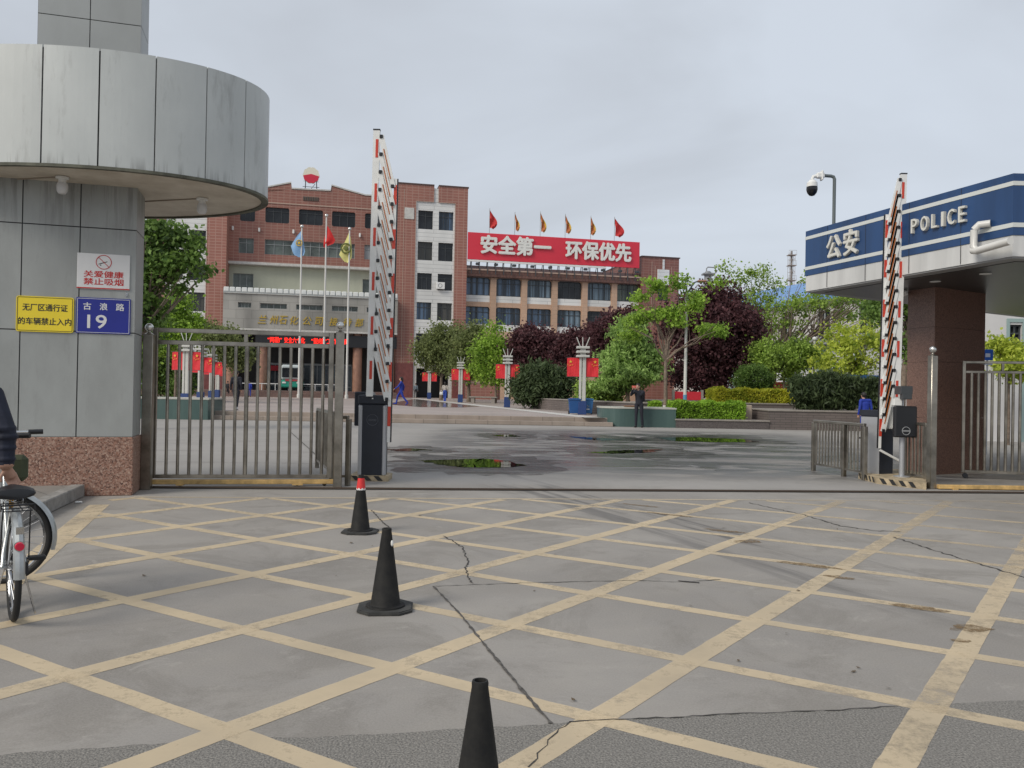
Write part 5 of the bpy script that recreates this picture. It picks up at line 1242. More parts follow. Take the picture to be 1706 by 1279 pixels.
# soffit board joints
b = MB()
for k in range(60):
    y = .4+k*.15; b.box(.2, 7.6, y, y+.012, 3.478, 3.4845)
d_ = (Fp-Np).normalized(); nL = Vector((-d_.y, d_.x, 0)); nL = nL if nL.x < 0 else -nL
for z0, z1 in ((4.555, 4.618), (3.945, 4.01)):
    b2 = MB(); o1 = inset(poly, -.006); b2.prism([p[:2] for p in o1], z0, z1); b2.build('stripe', pstripe, pc)
b2 = MB()
for f in (.195, .42, .64, .86): 
    q = poly[1]+(poly[0]-poly[1])*f; T = Matrix.Translation(q)@Matrix.Rotation(math.atan2(d_.y, d_.x), 4, 'Z'); b2.box(-.003, .003, -.004, .004, 3.53, 4.72, T=T)
for z in (3.64, ): pass
b2.build('panel_joints', seam, pc)
bx0 = Vector((12.8, 12.6, 0))-Np; b = MB(); b.box(bx0.x, bx0.x+2, bx0.y, bx0.y+5, 0, 3.48); b.build('shade_block', mat('shade_block_wall', (.30, .30, .31), .6, var=.1), pc)  # unseen booth-like block, added to keep light off the column's right face
b = MB(); b.box(bx0.x-.03, bx0.x, bx0.y+1.2, bx0.y+3.2, 1.0, 2.4); b.build('shade_block_pane', mat('shade_block_glass', (.02, .02, .025), .1), pc)  # dark pane on the added block, out of view as well
# column
c0 = Vector((7.81, 15.0, 0))-Np; e1 = Vector((-.297, .955, 0)); e2 = Vector((.86, .51, 0)).normalized()
rg2 = granitemat('dark_red_granite', [(.10, .055, .042), (.19, .105, .078), (.26, .155, .12), (.13, .075, .06)], 90, .35)
b = MB(); hs_ = [0, 1.05, 2.1, 2.75, 3.484]
for j in range(4):
    a = [c0, c0+e2*1.66, c0+e2*1.66+e1*.66, c0+e1*.66]; b.prism([p[:2] for p in a], hs_[j]+(.004 if j else 0), hs_[j+1]-.0)
b.build('column', rg2, pc)
# letters on the long fascia (reading from far to near)
xd = (Np-Fp).normalized(); 
def onf(px, py):
    d = ray(px, py); n3 = nL; t = (Np-Vector((0, 0, 0))).dot(n3)/d.dot(n3); p = Vector((d.x*t, d.y*t, CAMH+d.z*t)); return p
def ftext(body, pxl, pxr, pyt, pyb, bold, dep=.05):
    a, c = onf(pxl, (pyt+pyb)/2), onf(pxr, (pyt+pyb)/2); z1, z0 = onf((pxl+pxr)/2, pyt).z, onf((pxl+pxr)/2, pyb).z
    org = Vector((a.x, a.y, z0))+nL*.01-Np; org.z = z0
    return text(pc, body, org, xd, (c-a).length, z1-z0, mat('letter_white', (.62, .61, .56), .4), bold=bold, depth=dep)
ftext('公', 1381, 1402.5, 392.5, 430, .032); ftext('安', 1409, 1431.5, 382.5, 423.5, .032)
for ch, a, c, yt, yb in (('P', 1521, 1532.5, 365, 388), ('O', 1537, 1550, 360.5, 384.5), ('L', 1555, 1566, 356.5, 379.5), ('I', 1571.5, 1577.5, 353, 377), ('C', 1582, 1595, 349, 374), ('E', 1600, 1612.5, 344, 370)): ftext(ch, a+1, c-1, yt, yb, .03 if ch != 'I' else .045)
# down pipe
pvc = mat('pvc_pipe', (.62, .61, .58), .3, var=.05)
dp = [onf(1652, 372), onf(1640, 375), onf(1635, 384), onf(1634, 412)]; dp = [p-Np for p in dp]
a0_ = dp[0]+nL*.02; a1_ = dp[1]+nL*.10; a2_ = dp[2]+nL*.14; a3_ = dp[3]+nL*.14; a4_ = a3_+xd*.06+Vector((0, 0, -.07)); a5_ = a4_+xd*.66+nL*.10+Vector((0, 0, .03))
b = MB(); b.tube([a0_, a1_, a2_], .055, 12); b.build('pipe_elbow', pvc, pc, smooth=True)
b = MB(); b.tube([a2_, a3_, a4_], .052, 12); b.build('pipe_drop', pvc, pc, smooth=True)
b = MB(); b.tube([a3_+Vector((0, 0, -.05))-xd*.02, a4_, a5_], .056, 12); b.build('pipe_spout', pvc, pc, smooth=True)
q = P(1508, 491, 15.6)-Np; b = MB(); T = Matrix.Translation(Vector((q.x, q.y, 3.40)))@Matrix.Rotation(R(60), 4, 'Z')@Matrix.Rotation(R(-25), 4, 'X'); b.box(-.16, .16, -.05, .05, 0, .05, bev=.01, T=T); b.build('tube_light', white, pc)
for px, py in ((1558, 468), (1642, 455)):
    q = G(px, py, 3.48)-Np; b = MB(); b.lathe([(.09, -.01), (.09, .0)], (q.x, q.y, 3.475), 18); b.build('downlight', white, pc)
b = MB(); q = P(1416, 362, 16.5)-Np; b.box(q.x-.25, q.x+.5, q.y, q.y+.5, 4.70, 4.90, bev=.02); b.build('roof_hatch', mat('rusty_beige', (.30, .22, .18), .8), pc)
# camera mast on the canopy roof
cb = P(1389, 380, 15.95); cbx = thing('security_camera', 'white dome camera hanging from a bent pole above the police canopy', 'camera', Vector((cb.x, 15.95, 4.70)))
k_ = 15.95/F; zt = (CAMH+(658-293)*k_)-4.70
b = MB(); b.tube([(0, 0, 0), (0, 0, zt-.06), (-.02, 0, zt-.015), (-.07, 0, zt), (-.27, 0, zt+.01)], .033, 10); b.build('mast', mat('mast_grey', (.13, .15, .15), .4, .3), cbx, smooth=True)
b = MB(); b.box(-.36, -.20, -.05, .05, zt-.05, zt+.06, bev=.02); b.tube([(-.28, 0, zt+.02), (-.42, 0, zt-.02), (-.44, 0, zt-.08)], .035, 8); b.box(-.27, -.235, -.06, .06, zt-.09, zt+.1, bev=.01); b.build('bracket', white, cbx)
b = MB(); c = (-.44, 0, zt-.08); b.lathe([(.0, .0), (.05, -.005), (.10, -.06), (.105, -.14)], c, 24); hd = b.build('housing', white, cbx, smooth=True)
b = MB(); b.lathe([(.105, -.14), (.108, -.20), (.09, -.26), (.05, -.31), (0, -.325)], c, 24); b.build('dome', mat('smoked_dome', (.01, .01, .013), .08), cbx, smooth=True)
# ================================================================== BUILDINGS AND PLANT BEYOND, RIGHT
roofb = mat('blue_sheet_roof', (.09, .22, .50), .45, col2=(.15, .30, .55), vscale=.8); pale = mat('pale_wall', (.46, .45, .43), .7, var=.08, vscale=.4)
axis = Vector((-math.sin(R(18)), math.cos(R(18)), 0))
def side_building(name, label, D0, px0, length, eave, ridge, wdt, mw, mr, rows, cols, winw, winh, z0s):
    base = P(px0, 660, D0); base.z = 0; rz = math.atan2(axis.y, axis.x); t_ = thing(name, label, 'building', base, rz)   # local x runs away along the axis, -y = right
    holes = [(length*(i+.5)/cols-winw/2, length*(i+.5)/cols+winw/2, z0, z0+winh) for i in range(cols) for z0 in z0s]
    # wall faces local +y (to the left)
    b = MB(); us = sorted({0, length}|{h[i] for h in holes for i in (0, 1)}); zs = sorted({0, eave}|{h[i] for h in holes for i in (2, 3)})
    for i in range(len(us)-1):
        for j in range(len(zs)-1):
            um, zm = (us[i]+us[i+1])/2, (zs[j]+zs[j+1])/2
            if any(h[0] < um < h[1] and h[2] < zm < h[3] for h in holes): continue
            b.box(us[i], us[i+1], -.3, 0, zs[j], zs[j+1])
    b.box(0, .3, -wdt, -.3, 0, eave); b.box(length-.3, length, -wdt, -.3, 0, eave); b.build('wall', mw, t_)
    for h in holes:
        b = MB(); b.box(h[0], h[1], -.25, -.18, h[2], h[3]); w_ = b.build('window', glass, t_); b = MB(); b.box((h[0]+h[1])/2-.05, (h[0]+h[1])/2+.05, -.18, -.12, h[2], h[3]); b.box(h[0]-.1, h[1]+.1, -.2, .12, h[2]-.15, h[2]); b.build('frame', frame_g, w_)
    b = MB(); b.add([(-.5, .6, eave), (length+.5, .6, eave), (length+.5, -wdt/2, ridge), (-.5, -wdt/2, ridge), (-.5, -wdt-.6, eave), (length+.5, -wdt-.6, eave), (-.5, .6, eave-.35), (length+.5, .6, eave-.35)],
        [(0, 3, 2, 1), (3, 4, 5, 2), (0, 1, 7, 6), (0, 4, 3)]); b.build('roof', mr, t_); return t_
side_building('factory_hall', 'long pale factory hall with bright blue metal roof behind trees', 62, 1480, 50, 9.8, 13.0, 16, pale, roofb, 2, 10, 1.6, 2.2, (2.2, 6.4))
t_ = side_building('gatehouse_annex', 'low whitewashed annex with pillars in front of the blue-roofed hall', 48, 1520, 22, 5.2, 5.6, 5, mat('annex_white', (.56, .57, .58), .6, var=.05), mat('grey_roof', (.26, .28, .28), .6), 1, 7, 1.4, 1.6, (1.6,))
b = MB()
for i in range(6): b.box(i*3.6+.5, i*3.6+.8, .05, .45, 0, 5.0)
b.build('pillar', mat('pale_teal', (.27, .36, .35), .6), t_)
# near white house at the right edge
hb = P(1625, 660, 27); hx = thing('white_house', 'white rendered house with pale green window frame right of police column', 'building', Vector((hb.x, 27, 0)), R(-4))
wl2 = mat('house_white', (.56, .55, .55), .65, var=.05, vscale=.8); k_ = 27/F
def hxl(px): return P(px, 600, 27).x-hb.x
hh2 = (hxl(1679), hxl(1699), pk(1690, 582, Vector((0, 27, 0))), pk(1690, 541, Vector((0, 27, 0))))
wall('wall', wl2, 0, 9, 0, 5.2, 0, [hh2], th=.3, parent=hx); b = MB(); b.box(0, 9, .3, 8, 5, 5.2); b.box(0, .3, .3, 8, 0, 5); b.build('side_wall', wl2, hx)
tealf = mat('pale_teal', (.27, .36, .35), .6); wo = window(hh2, 0, 2, .35, frame_d, glass, parent=hx, dep=.1)
b = MB(); b.box(hh2[0]-.1, hh2[0]-.005, -.04, .0, 0, hh2[3]+.2); b.box(hh2[1]+.005, hh2[1]+.5, -.04, 0, 0, hh2[3]+.2); b.box(hh2[0]-.005, hh2[1]+.005, -.04, 0, hh2[3]+.08, hh2[3]+.2); b.build('window_surround', tealf, hx)
# blue notice sign on posts by the column
sgb = P(1645, 660, 20.5); t_ = thing('notice_sign', 'small blue notice sign with white square beside police column', 'sign', Vector((sgb.x, 20.5, 0)))
k_ = 20.5/F; z0, z1 = pk(1645, 600, Vector((0, 20.5, 0))), pk(1645, 582, Vector((0, 20.5, 0)))
b = MB(); b.box(-8*k_, 8*k_, -.02, .02, z0, z1, bev=.005); b.build('board', mat('notice_blue', (.015, .09, .42), .4), t_); b = MB(); b.box(-5*k_, 3*k_, -.024, -.0205, z0+.08, z1-.1); b.build('white_square', mat('notice_white', (.45, .50, .62), .5), t_)
b = MB(); b.box(-7*k_, 7*k_, -.02, .02, z0-.12, z0-.04); b.build('name_strip', mat('notice_white', (.45, .50, .62), .5), t_); b = MB(); b.tube([(0, .03, 0), (0, .03, z1)], .025, 8); b.build('post', alu, t_)
# chemical plant columns
def lattice_tower(px, py_t, D, label, wd):
    q = P(px, 600, D); h = pk(px, py_t, Vector((0, D, 0))); t_ = thing('process_tower', label, 'tower', Vector((q.x, D, 0)))
    b = MB(); b.tube([(0, 0, 0), (0, 0, h)], wd*.16, 10); b.build('stack', mat('stack_grey', (.22, .20, .19), .6, var=.2), t_, smooth=True)
    b = MB()
    for sx in (-1, 1):
        for sy in (-1, 1): b.tube([(sx*wd*.42, sy*wd*.42, 0), (sx*wd*.42, sy*wd*.42, h*.98)], wd*.03, 5)
    z = 0; k = 0
    while z < h-wd:
        for sy in (-1, 1):
            s_ = 1 if k % 2 else -1; b.tube([(-s_*wd*.42, sy*wd*.42, z), (s_*wd*.42, sy*wd*.42, z+wd)], wd*.018, 4); b.box(-wd*.45, wd*.45, sy*wd*.42-.03, sy*wd*.42+.03, z, z+.07)
        z += wd; k += 1
    b.build('lattice_frame', mat('lattice_steel', (.30, .26, .24), .6), t_)
    for f in (.97, .90, .80, .7):
        b = MB(); b.box(-wd*.62, wd*.62, -wd*.62, wd*.62, h*f, h*f+.12); b.tube([(-wd*.6, -wd*.6, h*f+.05), (-wd*.6, -wd*.6, h*f+1.1), (wd*.6, -wd*.6, h*f+1.1), (wd*.6, -wd*.6, h*f+.05)], .04, 4); b.build('platform', MC['lattice_steel'], t_)
lattice_tower(1316, 418, 190, 'tall lattice stack with platforms beyond the blue roof', 1.5)
q = P(1177, 600, 170); h = pk(1177, 455, Vector((0, 170, 0))); t_ = thing('reactor_column', 'grey industrial vessel with curved pipe above the purple tree', 'tower', Vector((q.x, 170, 0)))
sg = mat('vessel_grey', (.20, .21, .22), .5, var=.2); b = MB(); b.lathe([(.75, 0), (.75, h), (.5, h+.4), (0, h+.5)], (0, 0, 0), 18); b.build('vessel', sg, t_, smooth=True)
b = MB(); b.box(-1.15, 1.15, -1.1, 1.1, h-.35, h-.05); b.build('platform', sg, t_)
b = MB()
for k in range(9): b.torus((0, 0, h-1.2-k*.45), .77, .05, None, 18, 4)
b.build('rib', frame_g, t_)
b = MB(); b.tube([(-.3, 0, h+.3), (-.3, 0, h+1.0), (0, 0, h+1.3), (1.3, 0, h+1.25), (1.6, 0, h+.9), (1.6, 0, h+.2), (1.0, 0, h-.6)], .12, 8); b.build('curved_pipe', sg, t_, smooth=True)
# red notice boards and blue shelter seen through the shrubs
for px0, px1, yt, yb, D, lab in ((1288, 1322, 636, 651, 44, 'red notice board behind the yellow-green hedge'), (1124, 1168, 652, 666, 41, 'long low red banner behind the clipped hedge'), (1444, 1470, 634, 660, 37, 'red board behind the man in blue overalls')):
    q0, q1 = P(px0, 650, D), P(px1, 650, D); z0, z1 = pk(px0, yb, q0), pk(px0, yt, q0); t_ = thing('notice_board', lab, 'board', Vector((q0.x, D, 0))); L = q1.x-q0.x
    b = MB(); b.box(0, L, 0, .08, z0, z1, bev=.01); b.build('panel', MC['banner_red'], t_); b = MB(); b.box(L, L+.12, -.03, .11, 0, z1+.1); b.box(-.12, 0, -.03, .11, 0, z1+.1); b.build('post', cop, t_)
D = 40; q0, q1 = P(1396, 640, D), P(1500, 640, D); t_ = thing('shelter', 'blue-roofed bicycle shelter behind the conifer shrubs', 'shelter', Vector((q0.x, D, 0))); L = q1.x-q0.x; z1 = pk(1400, 626, q0)
b = MB(); b.box(0, L, -.8, 1.2, z1-.06, z1+.04, bev=.02); b.box(0, L, -.85, -.8, z1-.16, z1+.04); b.build('roof', mat('shelter_blue', (.03, .10, .26), .4), t_)
for i in range(4):
    b = MB(); b.tube([(L*i/3*.96+.05, 0, 0), (L*i/3*.96+.05, 0, z1-.06)], .05, 8); b.build('post', white, t_)
# street lamp, right
g0 = G(1141, 677, .36); g0 = Vector((P(1141, 670, 35.2).x, 35.2, PZ)); t_ = thing('street_lamp', 'white street lamp with blue lower pole and curled bracket', 'street lamp', g0)
k_ = 35.2/F; zt = pk(1147, 486, g0)-PZ
b = MB(); b.tube([(0, 0, 1.0), (.0, 0, zt)], [.075, .05], 12); b.build('pole', polem, t_, smooth=True); b = MB(); b.tube([(0, 0, 0), (0, 0, 1.0)], .085, 12); b.build('pole_base', mat('pole_blue', (.10, .28, .45), .5), t_, smooth=True)
b = MB(); b.tube([(0, 0, zt-.1), (.15, 0, zt+.15), (.35, 0, zt+.42), (.5, 0, zt+.48)], .03, 8); b.torus((.03, 0, zt+.12), .20, .018, Matrix.Rotation(R(90), 4, 'X'), 24, 6, ); b.tube([(0, 0, zt), (.02, 0, zt+.72)], .02, 6); b.build('bracket', mat('bracket_dark', (.06, .08, .10), .5), t_)
b = MB(); b.ball((.02, 0, zt+.76), .06, n=10); b.build('finial', MC['bracket_dark'], t_)
b = MB(); b.box(.45, .85, -.12, .12, zt+.42, zt+.52, bev=.04); b.build('lamp_head', mat('lamp_head_brown', (.30, .15, .10), .5), t_)
q = P(1356, 620, 42); t_ = thing('slim_post', 'slim white post standing among the yellow-green trees', 'post', Vector((q.x, 42, PZ))); b = MB(); z = pk(1356, 566, q)-PZ; b.tube([(0, 0, 0), (0, 0, z)], .06, 10); b.build('shaft', polem, t_, smooth=True); b = MB(); b.ball((0, 0, z+.05), .12, n=10); b.build('top_lamp', lampm, t_, smooth=True)
# minibus in the portico
D = 84; q = P(483, 640, 81); mbz = PZ+.58; t_ = thing('minibus', 'white and green minibus parked in the shaded entrance portico', 'minibus', Vector((q.x, 81.5, .9)), FA)
wb = 1.05; bod = mat('bus_white', (.45, .50, .50), .3); grn = mat('bus_green', (.02, .28, .20), .35)
b = MB(); b.box(-wb, wb, 0, 6, .3, 1.05, bev=.1); b.build('lower_body', grn, t_); b = MB(); b.box(-wb, wb, .03, 5.95, 1.05, 2.6, bev=.18); bb_ = b.build('body', bod, t_)
b = MB(); b.box(-wb+.12, wb-.12, -.02, .1, 1.3, 2.3, bev=.06); b.build('windscreen', glass, t_)
b = MB(); b.box(-.6, .6, -.05, .05, .95, 1.12); b.build('grille', mat('bus_red', (.40, .05, .06), .5), t_)
for s_ in (-1, 1):
    b = MB(); b.box(s_*.7-.18, s_*.7+.18, -.05, .05, .7, .88, bev=.03); b.build('headlight', white, t_)
    for y in (1.2, 4.8):
        b = MB(); b.lathe([(0, -.1), (.34, -.1), (.34, .1), (0, .1)], (0, 0, 0), 18, T=Matrix.Translation((s_*(wb-.08), y, .34))@Matrix.Rotation(R(90), 4, 'Y')); b.build('wheel', rubber, t_)
# potted plants / clutter at the top of the terrace
q = P(400, 640, 80)
# ================================================================== VEGETATION
def leaf_mesh(name, pts, size, mt, parent, seed=0, elong=1.5, droop=0.):
    rg = np.random.default_rng(seed); n = len(pts)
    a = rg.normal(size=(n, 3)); a[:, 2] -= droop; a /= np.linalg.norm(a, axis=1)[:, None]
    c = rg.normal(size=(n, 3)); b_ = np.cross(a, c); b_ /= np.linalg.norm(b_, axis=1)[:, None]
    s = size*rg.uniform(.6, 1.3, size=(n, 1)); L = a*s*elong/2; Wd = b_*s/2
    V = np.empty((n, 4, 3)); V[:, 0] = pts-L; V[:, 1] = pts+Wd; V[:, 2] = pts+L; V[:, 3] = pts-Wd
    me = bpy.data.meshes.new(name); me.vertices.add(n*4); me.vertices.foreach_set('co', V.ravel())
    me.loops.add(n*4); me.loops.foreach_set('vertex_index', np.arange(n*4, dtype=np.int32)); me.polygons.add(n)
    me.polygons.foreach_set('loop_start', np.arange(0, n*4, 4, dtype=np.int32)); me.polygons.foreach_set('loop_total', np.full(n, 4, dtype=np.int32))
    me.materials.append(mt); me.update(calc_edges=True); me.validate()
    o = bpy.data.objects.new(name, me); COL.objects.link(o); o.parent = parent; return o
def clumps(ells, k, rg, shell=.55):
    out = []; vol = [e[3]*e[4]*e[5] for e in ells]; tot = sum(v**.67 for v in vol)
    for e, v in zip(ells, vol):
        m = max(3, int(k*v**.67/tot)); d = rg.normal(size=(m, 3)); d /= np.linalg.norm(d, axis=1)[:, None]
        r = rg.uniform(shell**3, 1, size=(m, 1))**(1/3); r *= rg.uniform(.86, 1.12, size=(m, 1))
        out.append(np.array(e[:3])+d*r*np.array(e[3:]))
    return np.concatenate(out)
def tree(name, label, base, ells, mt, nclump, nleaf, size, csig, seed, trunk_r=.12, fork=None, group=None, cat='tree', limbs=9, bark_m=bark, wash=0, elong=1.5, shell=.55, flat=1., droop=0., fill=0., lean=(0, 0)):
    """ells given relative to base"""
    rg = np.random.default_rng(seed); t_ = thing(name, label, cat, base, 0, group)
    C = clumps(ells, nclump, rg, shell); sg = csig*rg.uniform(.6, 1.35, size=(len(C), 1, 1))
    pts = C[:, None, :]+rg.normal(size=(len(C), nleaf, 3))*sg*np.array([1, 1, flat]); pts = pts.reshape(-1, 3)
    if fill:
        K = []
        for e in ells:
            m = int(fill*e[3]*e[4]*e[5]); d = rg.normal(size=(m, 3)); d /= np.linalg.norm(d, axis=1)[:, None]; K.append(np.array(e[:3])+d*rg.uniform(0, .8, size=(m, 1))**.5*np.array(e[3:]))
        pts = np.concatenate([pts]+K)
    pts = pts[pts[:, 2] > .03]
    leaf_mesh('crown', pts, size, mt, t_, seed, elong, droop)
    zlo = min(e[2]-e[5] for e in ells); zc = sum(e[2] for e in ells)/len(ells); fk = fork if fork else max(.3, zlo+.15*(zc-zlo)); rr = random.Random(seed)
    if trunk_r:
        b = MB(); f = Vector((lean[0], lean[1], fk)); b.tube([(0, 0, -.05), (f.x*.15+.02, f.y*.1, fk*.35), (f.x*.5, f.y*.5, fk*.7), f], [trunk_r*1.25, trunk_r, trunk_r*.9, trunk_r*.8], 10)
        idx = rg.choice(len(C), size=min(limbs, len(C)), replace=False)
        for i in idx:
            c = Vector(C[i]); L = (c-f).length
            if L < .1: continue
            mid = f.lerp(c, .5)+Vector((rr.uniform(-1, 1), rr.uniform(-1, 1), rr.uniform(-.2, .8)))*L*.12; q = f.lerp(c, .22)+Vector((0, 0, L*.05))
            b.tube([f, q, mid, c], [trunk_r*.55, trunk_r*.42, trunk_r*.26, trunk_r*.08], 6)
            for w_ in range(2):
                e_ = mid+(c-mid)*rr.uniform(.2, .8)+Vector((rr.uniform(-1, 1), rr.uniform(-1, 1), rr.uniform(-.3, 1)))*L*.25; b.tube([mid, e_], [trunk_r*.18, trunk_r*.05], 5)
        b.build('trunk', bark_m, t_, smooth=True)
        if wash:
            b = MB(); b.tube([(0, 0, -.02), (.01, 0, wash)], [trunk_r*1.32, trunk_r*1.16], 12); b.build('whitewashed_base', whitewash, t_, smooth=True)
    return t_
def E_(D, base, *es, dz=.8):
    """ellipsoids from picture extents (cx, cy, rx, ry) at depth D, relative to base"""
    out = []
    for (cx, cy, rx, ry) in es:
        p = P(cx, cy, D); k = D/F; out.append((p.x-base.x, p.y-base.y+(random.Random(cx).uniform(-.3, .3)*rx*k), p.z-base.z, rx*k, max(rx, ry)*k*dz, ry*k))
    return out
def B_(px, D, z=PZ): q = P(px, 640, D); return Vector((q.x, D, z))
Lg_dark = leafmat('leaf_dark_green', (.018, .045, .014), (.07, .14, .035), (.14, .22, .05))
Lg_br = leafmat('leaf_bright_green', (.06, .13, .015), (.16, .30, .035), (.26, .38, .06))
Lg_ol = leafmat('leaf_olive', (.045, .065, .022), (.12, .15, .055), (.18, .21, .08))
Lg_yg = leafmat('leaf_yellow_green', (.10, .18, .02), (.28, .40, .04), (.44, .48, .08))
Lg_pu = leafmat('leaf_purple', (.022, .011, .015), (.085, .034, .042), (.17, .075, .082))
Lg_md = leafmat('leaf_mid_green', (.05, .10, .02), (.16, .26, .045), (.26, .36, .07))
Lg_cf = leafmat('needle_dark', (.016, .028, .014), (.045, .07, .03), (.075, .105, .045))
Lg_hd = leafmat('hedge_green', (.07, .15, .012), (.17, .32, .03), (.27, .42, .05))
# --- left side behind the gate
b0 = B_(214, 25, 0)
tree('street_tree', 'large dark green tree right behind the grey gate pillar', b0, E_(25, b0, (240, 410, 30, 40), (262, 450, 44, 26), (292, 395, 14, 22), (308, 436, 24, 9), (236, 520, 36, 50), (325, 398, 9, 9), (338, 447, 18, 6), (300, 478, 16, 8), (255, 380, 12, 20), (315, 418, 14, 8)), Lg_dark, 150, 60, .11, .19, 11, .16, fork=2.2, limbs=26)
b0 = B_(292, 47)
tree('ash_tree', 'bright green young tree behind the left row of red flags', b0, E_(47, b0, (292, 520, 20, 36), (275, 560, 34, 30), (300, 550, 22, 16), (325, 535, 14, 10)), Lg_br, 150, 60, .13, .26, 12, .07, limbs=16, fill=30)
b0 = B_(268, 50)
tree('shrub_mass', 'dark green bushes behind the left marble planter', b0, E_(50, b0, (262, 610, 34, 50), (298, 625, 24, 40)), Lg_dark, 200, 60, .13, .26, 13, .06, fill=60, cat='bush')
b0 = B_(372, 60)
tree('ornamental_tree', 'brownish olive tree partly behind the top of the left gate', b0, E_(60, b0, (372, 575, 34, 24), (345, 555, 18, 16), (395, 590, 22, 18)), Lg_ol, 120, 60, .15, .32, 14, .08, fill=15)
# --- centre, in front of the building
b0 = B_(735, 72)
tree('ornamental_tree', 'round olive green tree in front of the stair tower door', b0, E_(72, b0, (735, 582, 41, 36), (712, 590, 22, 26), (760, 575, 20, 30), (740, 556, 22, 16)), Lg_ol, 170, 60, .15, .34, 21, .14, fork=2.0, fill=14)
b0 = B_(781, 66)
tree('ornamental_tree', 'dark olive tree between stair tower and the bright green tree', b0, E_(66, b0, (783, 580, 24, 34), (800, 600, 30, 30), (775, 612, 26, 22), (790, 557, 16, 16)), Lg_ol, 200, 70, .15, .34, 22, .15, fork=1.6, fill=14)
b0 = B_(826, 62)
tree('ash_tree', 'vivid light green tree above the second plaza lamp', b0, E_(62, b0, (822, 563, 17, 27), (812, 588, 26, 18), (836, 598, 26, 24), (806, 620, 28, 16), (838, 628, 24, 16)), Lg_br, 130, 50, .15, .3, 23, .10, fill=10)
for (px, D, es, lab, sd) in ((892, 60, ((892, 572, 36, 26), (868, 590, 24, 30), (915, 590, 28, 30), (880, 562, 22, 17), (930, 600, 22, 26)), 'purple-leaved tree behind the dark shrubs, leftmost purple tree', 31),
                             (965, 58, ((960, 585, 36, 30), (985, 575, 24, 24), (940, 605, 24, 28)), 'purple-leaved tree directly behind the lamp with the bins', 32),
                             (1020, 52, ((1010, 560, 30, 34), (1040, 548, 30, 32), (1025, 590, 36, 34), (1060, 580, 30, 34)), 'purple-leaved tree behind the feathery light green cedar', 33),
                             (1186, 44, ((1190, 548, 74, 54), (1170, 520, 40, 36), (1205, 500, 30, 22), (1215, 590, 56, 48), (1150, 600, 42, 48), (1185, 630, 36, 30), (1240, 570, 30, 50), (1188, 490, 18, 16), (1130, 540, 28, 34)), 'big round dark purple tree beside the white street lamp', 34)):
    b0 = B_(px, D); tree('purple_plum_tree', lab, b0, E_(D, b0, *es), Lg_pu, 420 if sd == 34 else 230, 80, .13 if sd == 34 else .15, .26, sd, .16, fork=.7 if sd == 34 else 1.2, group='purple-leaved plum trees', fill=30, limbs=22)
b0 = B_(905, 47); tree('juniper', 'dark spiky conifer shrub behind the low planter edge', b0, E_(47, b0, (905, 640, 42, 30), (880, 648, 26, 20), (930, 645, 26, 22), (900, 622, 20, 16)), Lg_cf, 200, 80, .10, .24, 41, .05, fill=60, cat='bush', elong=3.2)
b0 = B_(1005, 42); tree('round_bush', 'low mottled green bush behind the blue bins', b0, E_(42, b0, (1003, 656, 28, 17), (1020, 660, 14, 12), (972, 652, 12, 14)), Lg_md, 110, 80, .09, .16, 42, .04, fill=80, cat='bush')
b0 = B_(1046, 41); tree('cedar_tree', 'feathery light green conifer left of the slender young tree', b0, E_(41, b0, (1048, 560, 26, 30), (1045, 595, 46, 22), (1050, 622, 52, 18), (1030, 640, 40, 14), (1080, 600, 22, 26), (1060, 535, 14, 14)), leafmat('cedar_green', (.07, .13, .035), (.19, .30, .08), (.28, .40, .12)), 280, 60, .09, .24, 43, .11, fill=12, elong=3., flat=.45, droop=.8, shell=.3)
b0 = Vector((P(1108, 670, 35).x, 35, .35)); tree('young_locust_tree', 'slender young tree with whitewashed trunk base beside street lamp', b0, E_(35, b0, (1080, 530, 22, 14), (1052, 545, 18, 22), (1110, 520, 34, 12), (1160, 505, 22, 26), (1135, 470, 16, 16), (1090, 480, 22, 20), (1185, 550, 30, 12), (1130, 530, 22, 12), (1065, 500, 16, 14), (1195, 472, 9, 12)), Lg_br, 110, 46, .10, .17, 44, .085, fork=2.45, limbs=13, wash=.52, shell=.2, flat=.6)
b0 = B_(1254, 39, .9); tree('round_bush', 'clipped ball-shaped dark green bush right of the purple tree', b0, E_(39, b0, (1254, 632, 29, 20)), Lg_dark, 160, 90, .06, .10, 45, .04, fill=200, cat='bush', shell=.9)
# --- right
b0 = B_(1262, 50); tree('locust_tree', 'tall sparse green tree before the blue roof', b0, E_(50, b0, (1258, 455, 20, 20), (1225, 465, 22, 18), (1250, 500, 34, 26), (1205, 447, 12, 10), (1285, 475, 18, 16), (1240, 530, 30, 30), (1280, 540, 30, 24), (1275, 455, 12, 12)), Lg_md, 90, 46, .11, .24, 51, .12, limbs=34, fork=4.0, shell=.2, flat=.7)
b0 = B_(1290, 46); tree('locust_tree', 'leaning green tree spreading under the left end of police canopy', b0, E_(46, b0, (1330, 510, 56, 20), (1385, 500, 48, 14), (1420, 515, 44, 18), (1300, 535, 32, 20), (1350, 475, 20, 20), (1440, 490, 30, 18), (1310, 580, 40, 26), (1280, 600, 32, 28), (1340, 600, 34, 24)), Lg_md, 150, 48, .11, .22, 52, .14, limbs=44, fork=2.4, shell=.2, flat=.6)
b0 = B_(1306, 42, .9); tree('broad_bush', 'broad mid green bush above the red notice board', b0, E_(42, b0, (1300, 605, 36, 26), (1330, 590, 30, 22), (1275, 590, 20, 22)), Lg_md, 150, 70, .10, .2, 53, .08, fill=15, cat='bush')
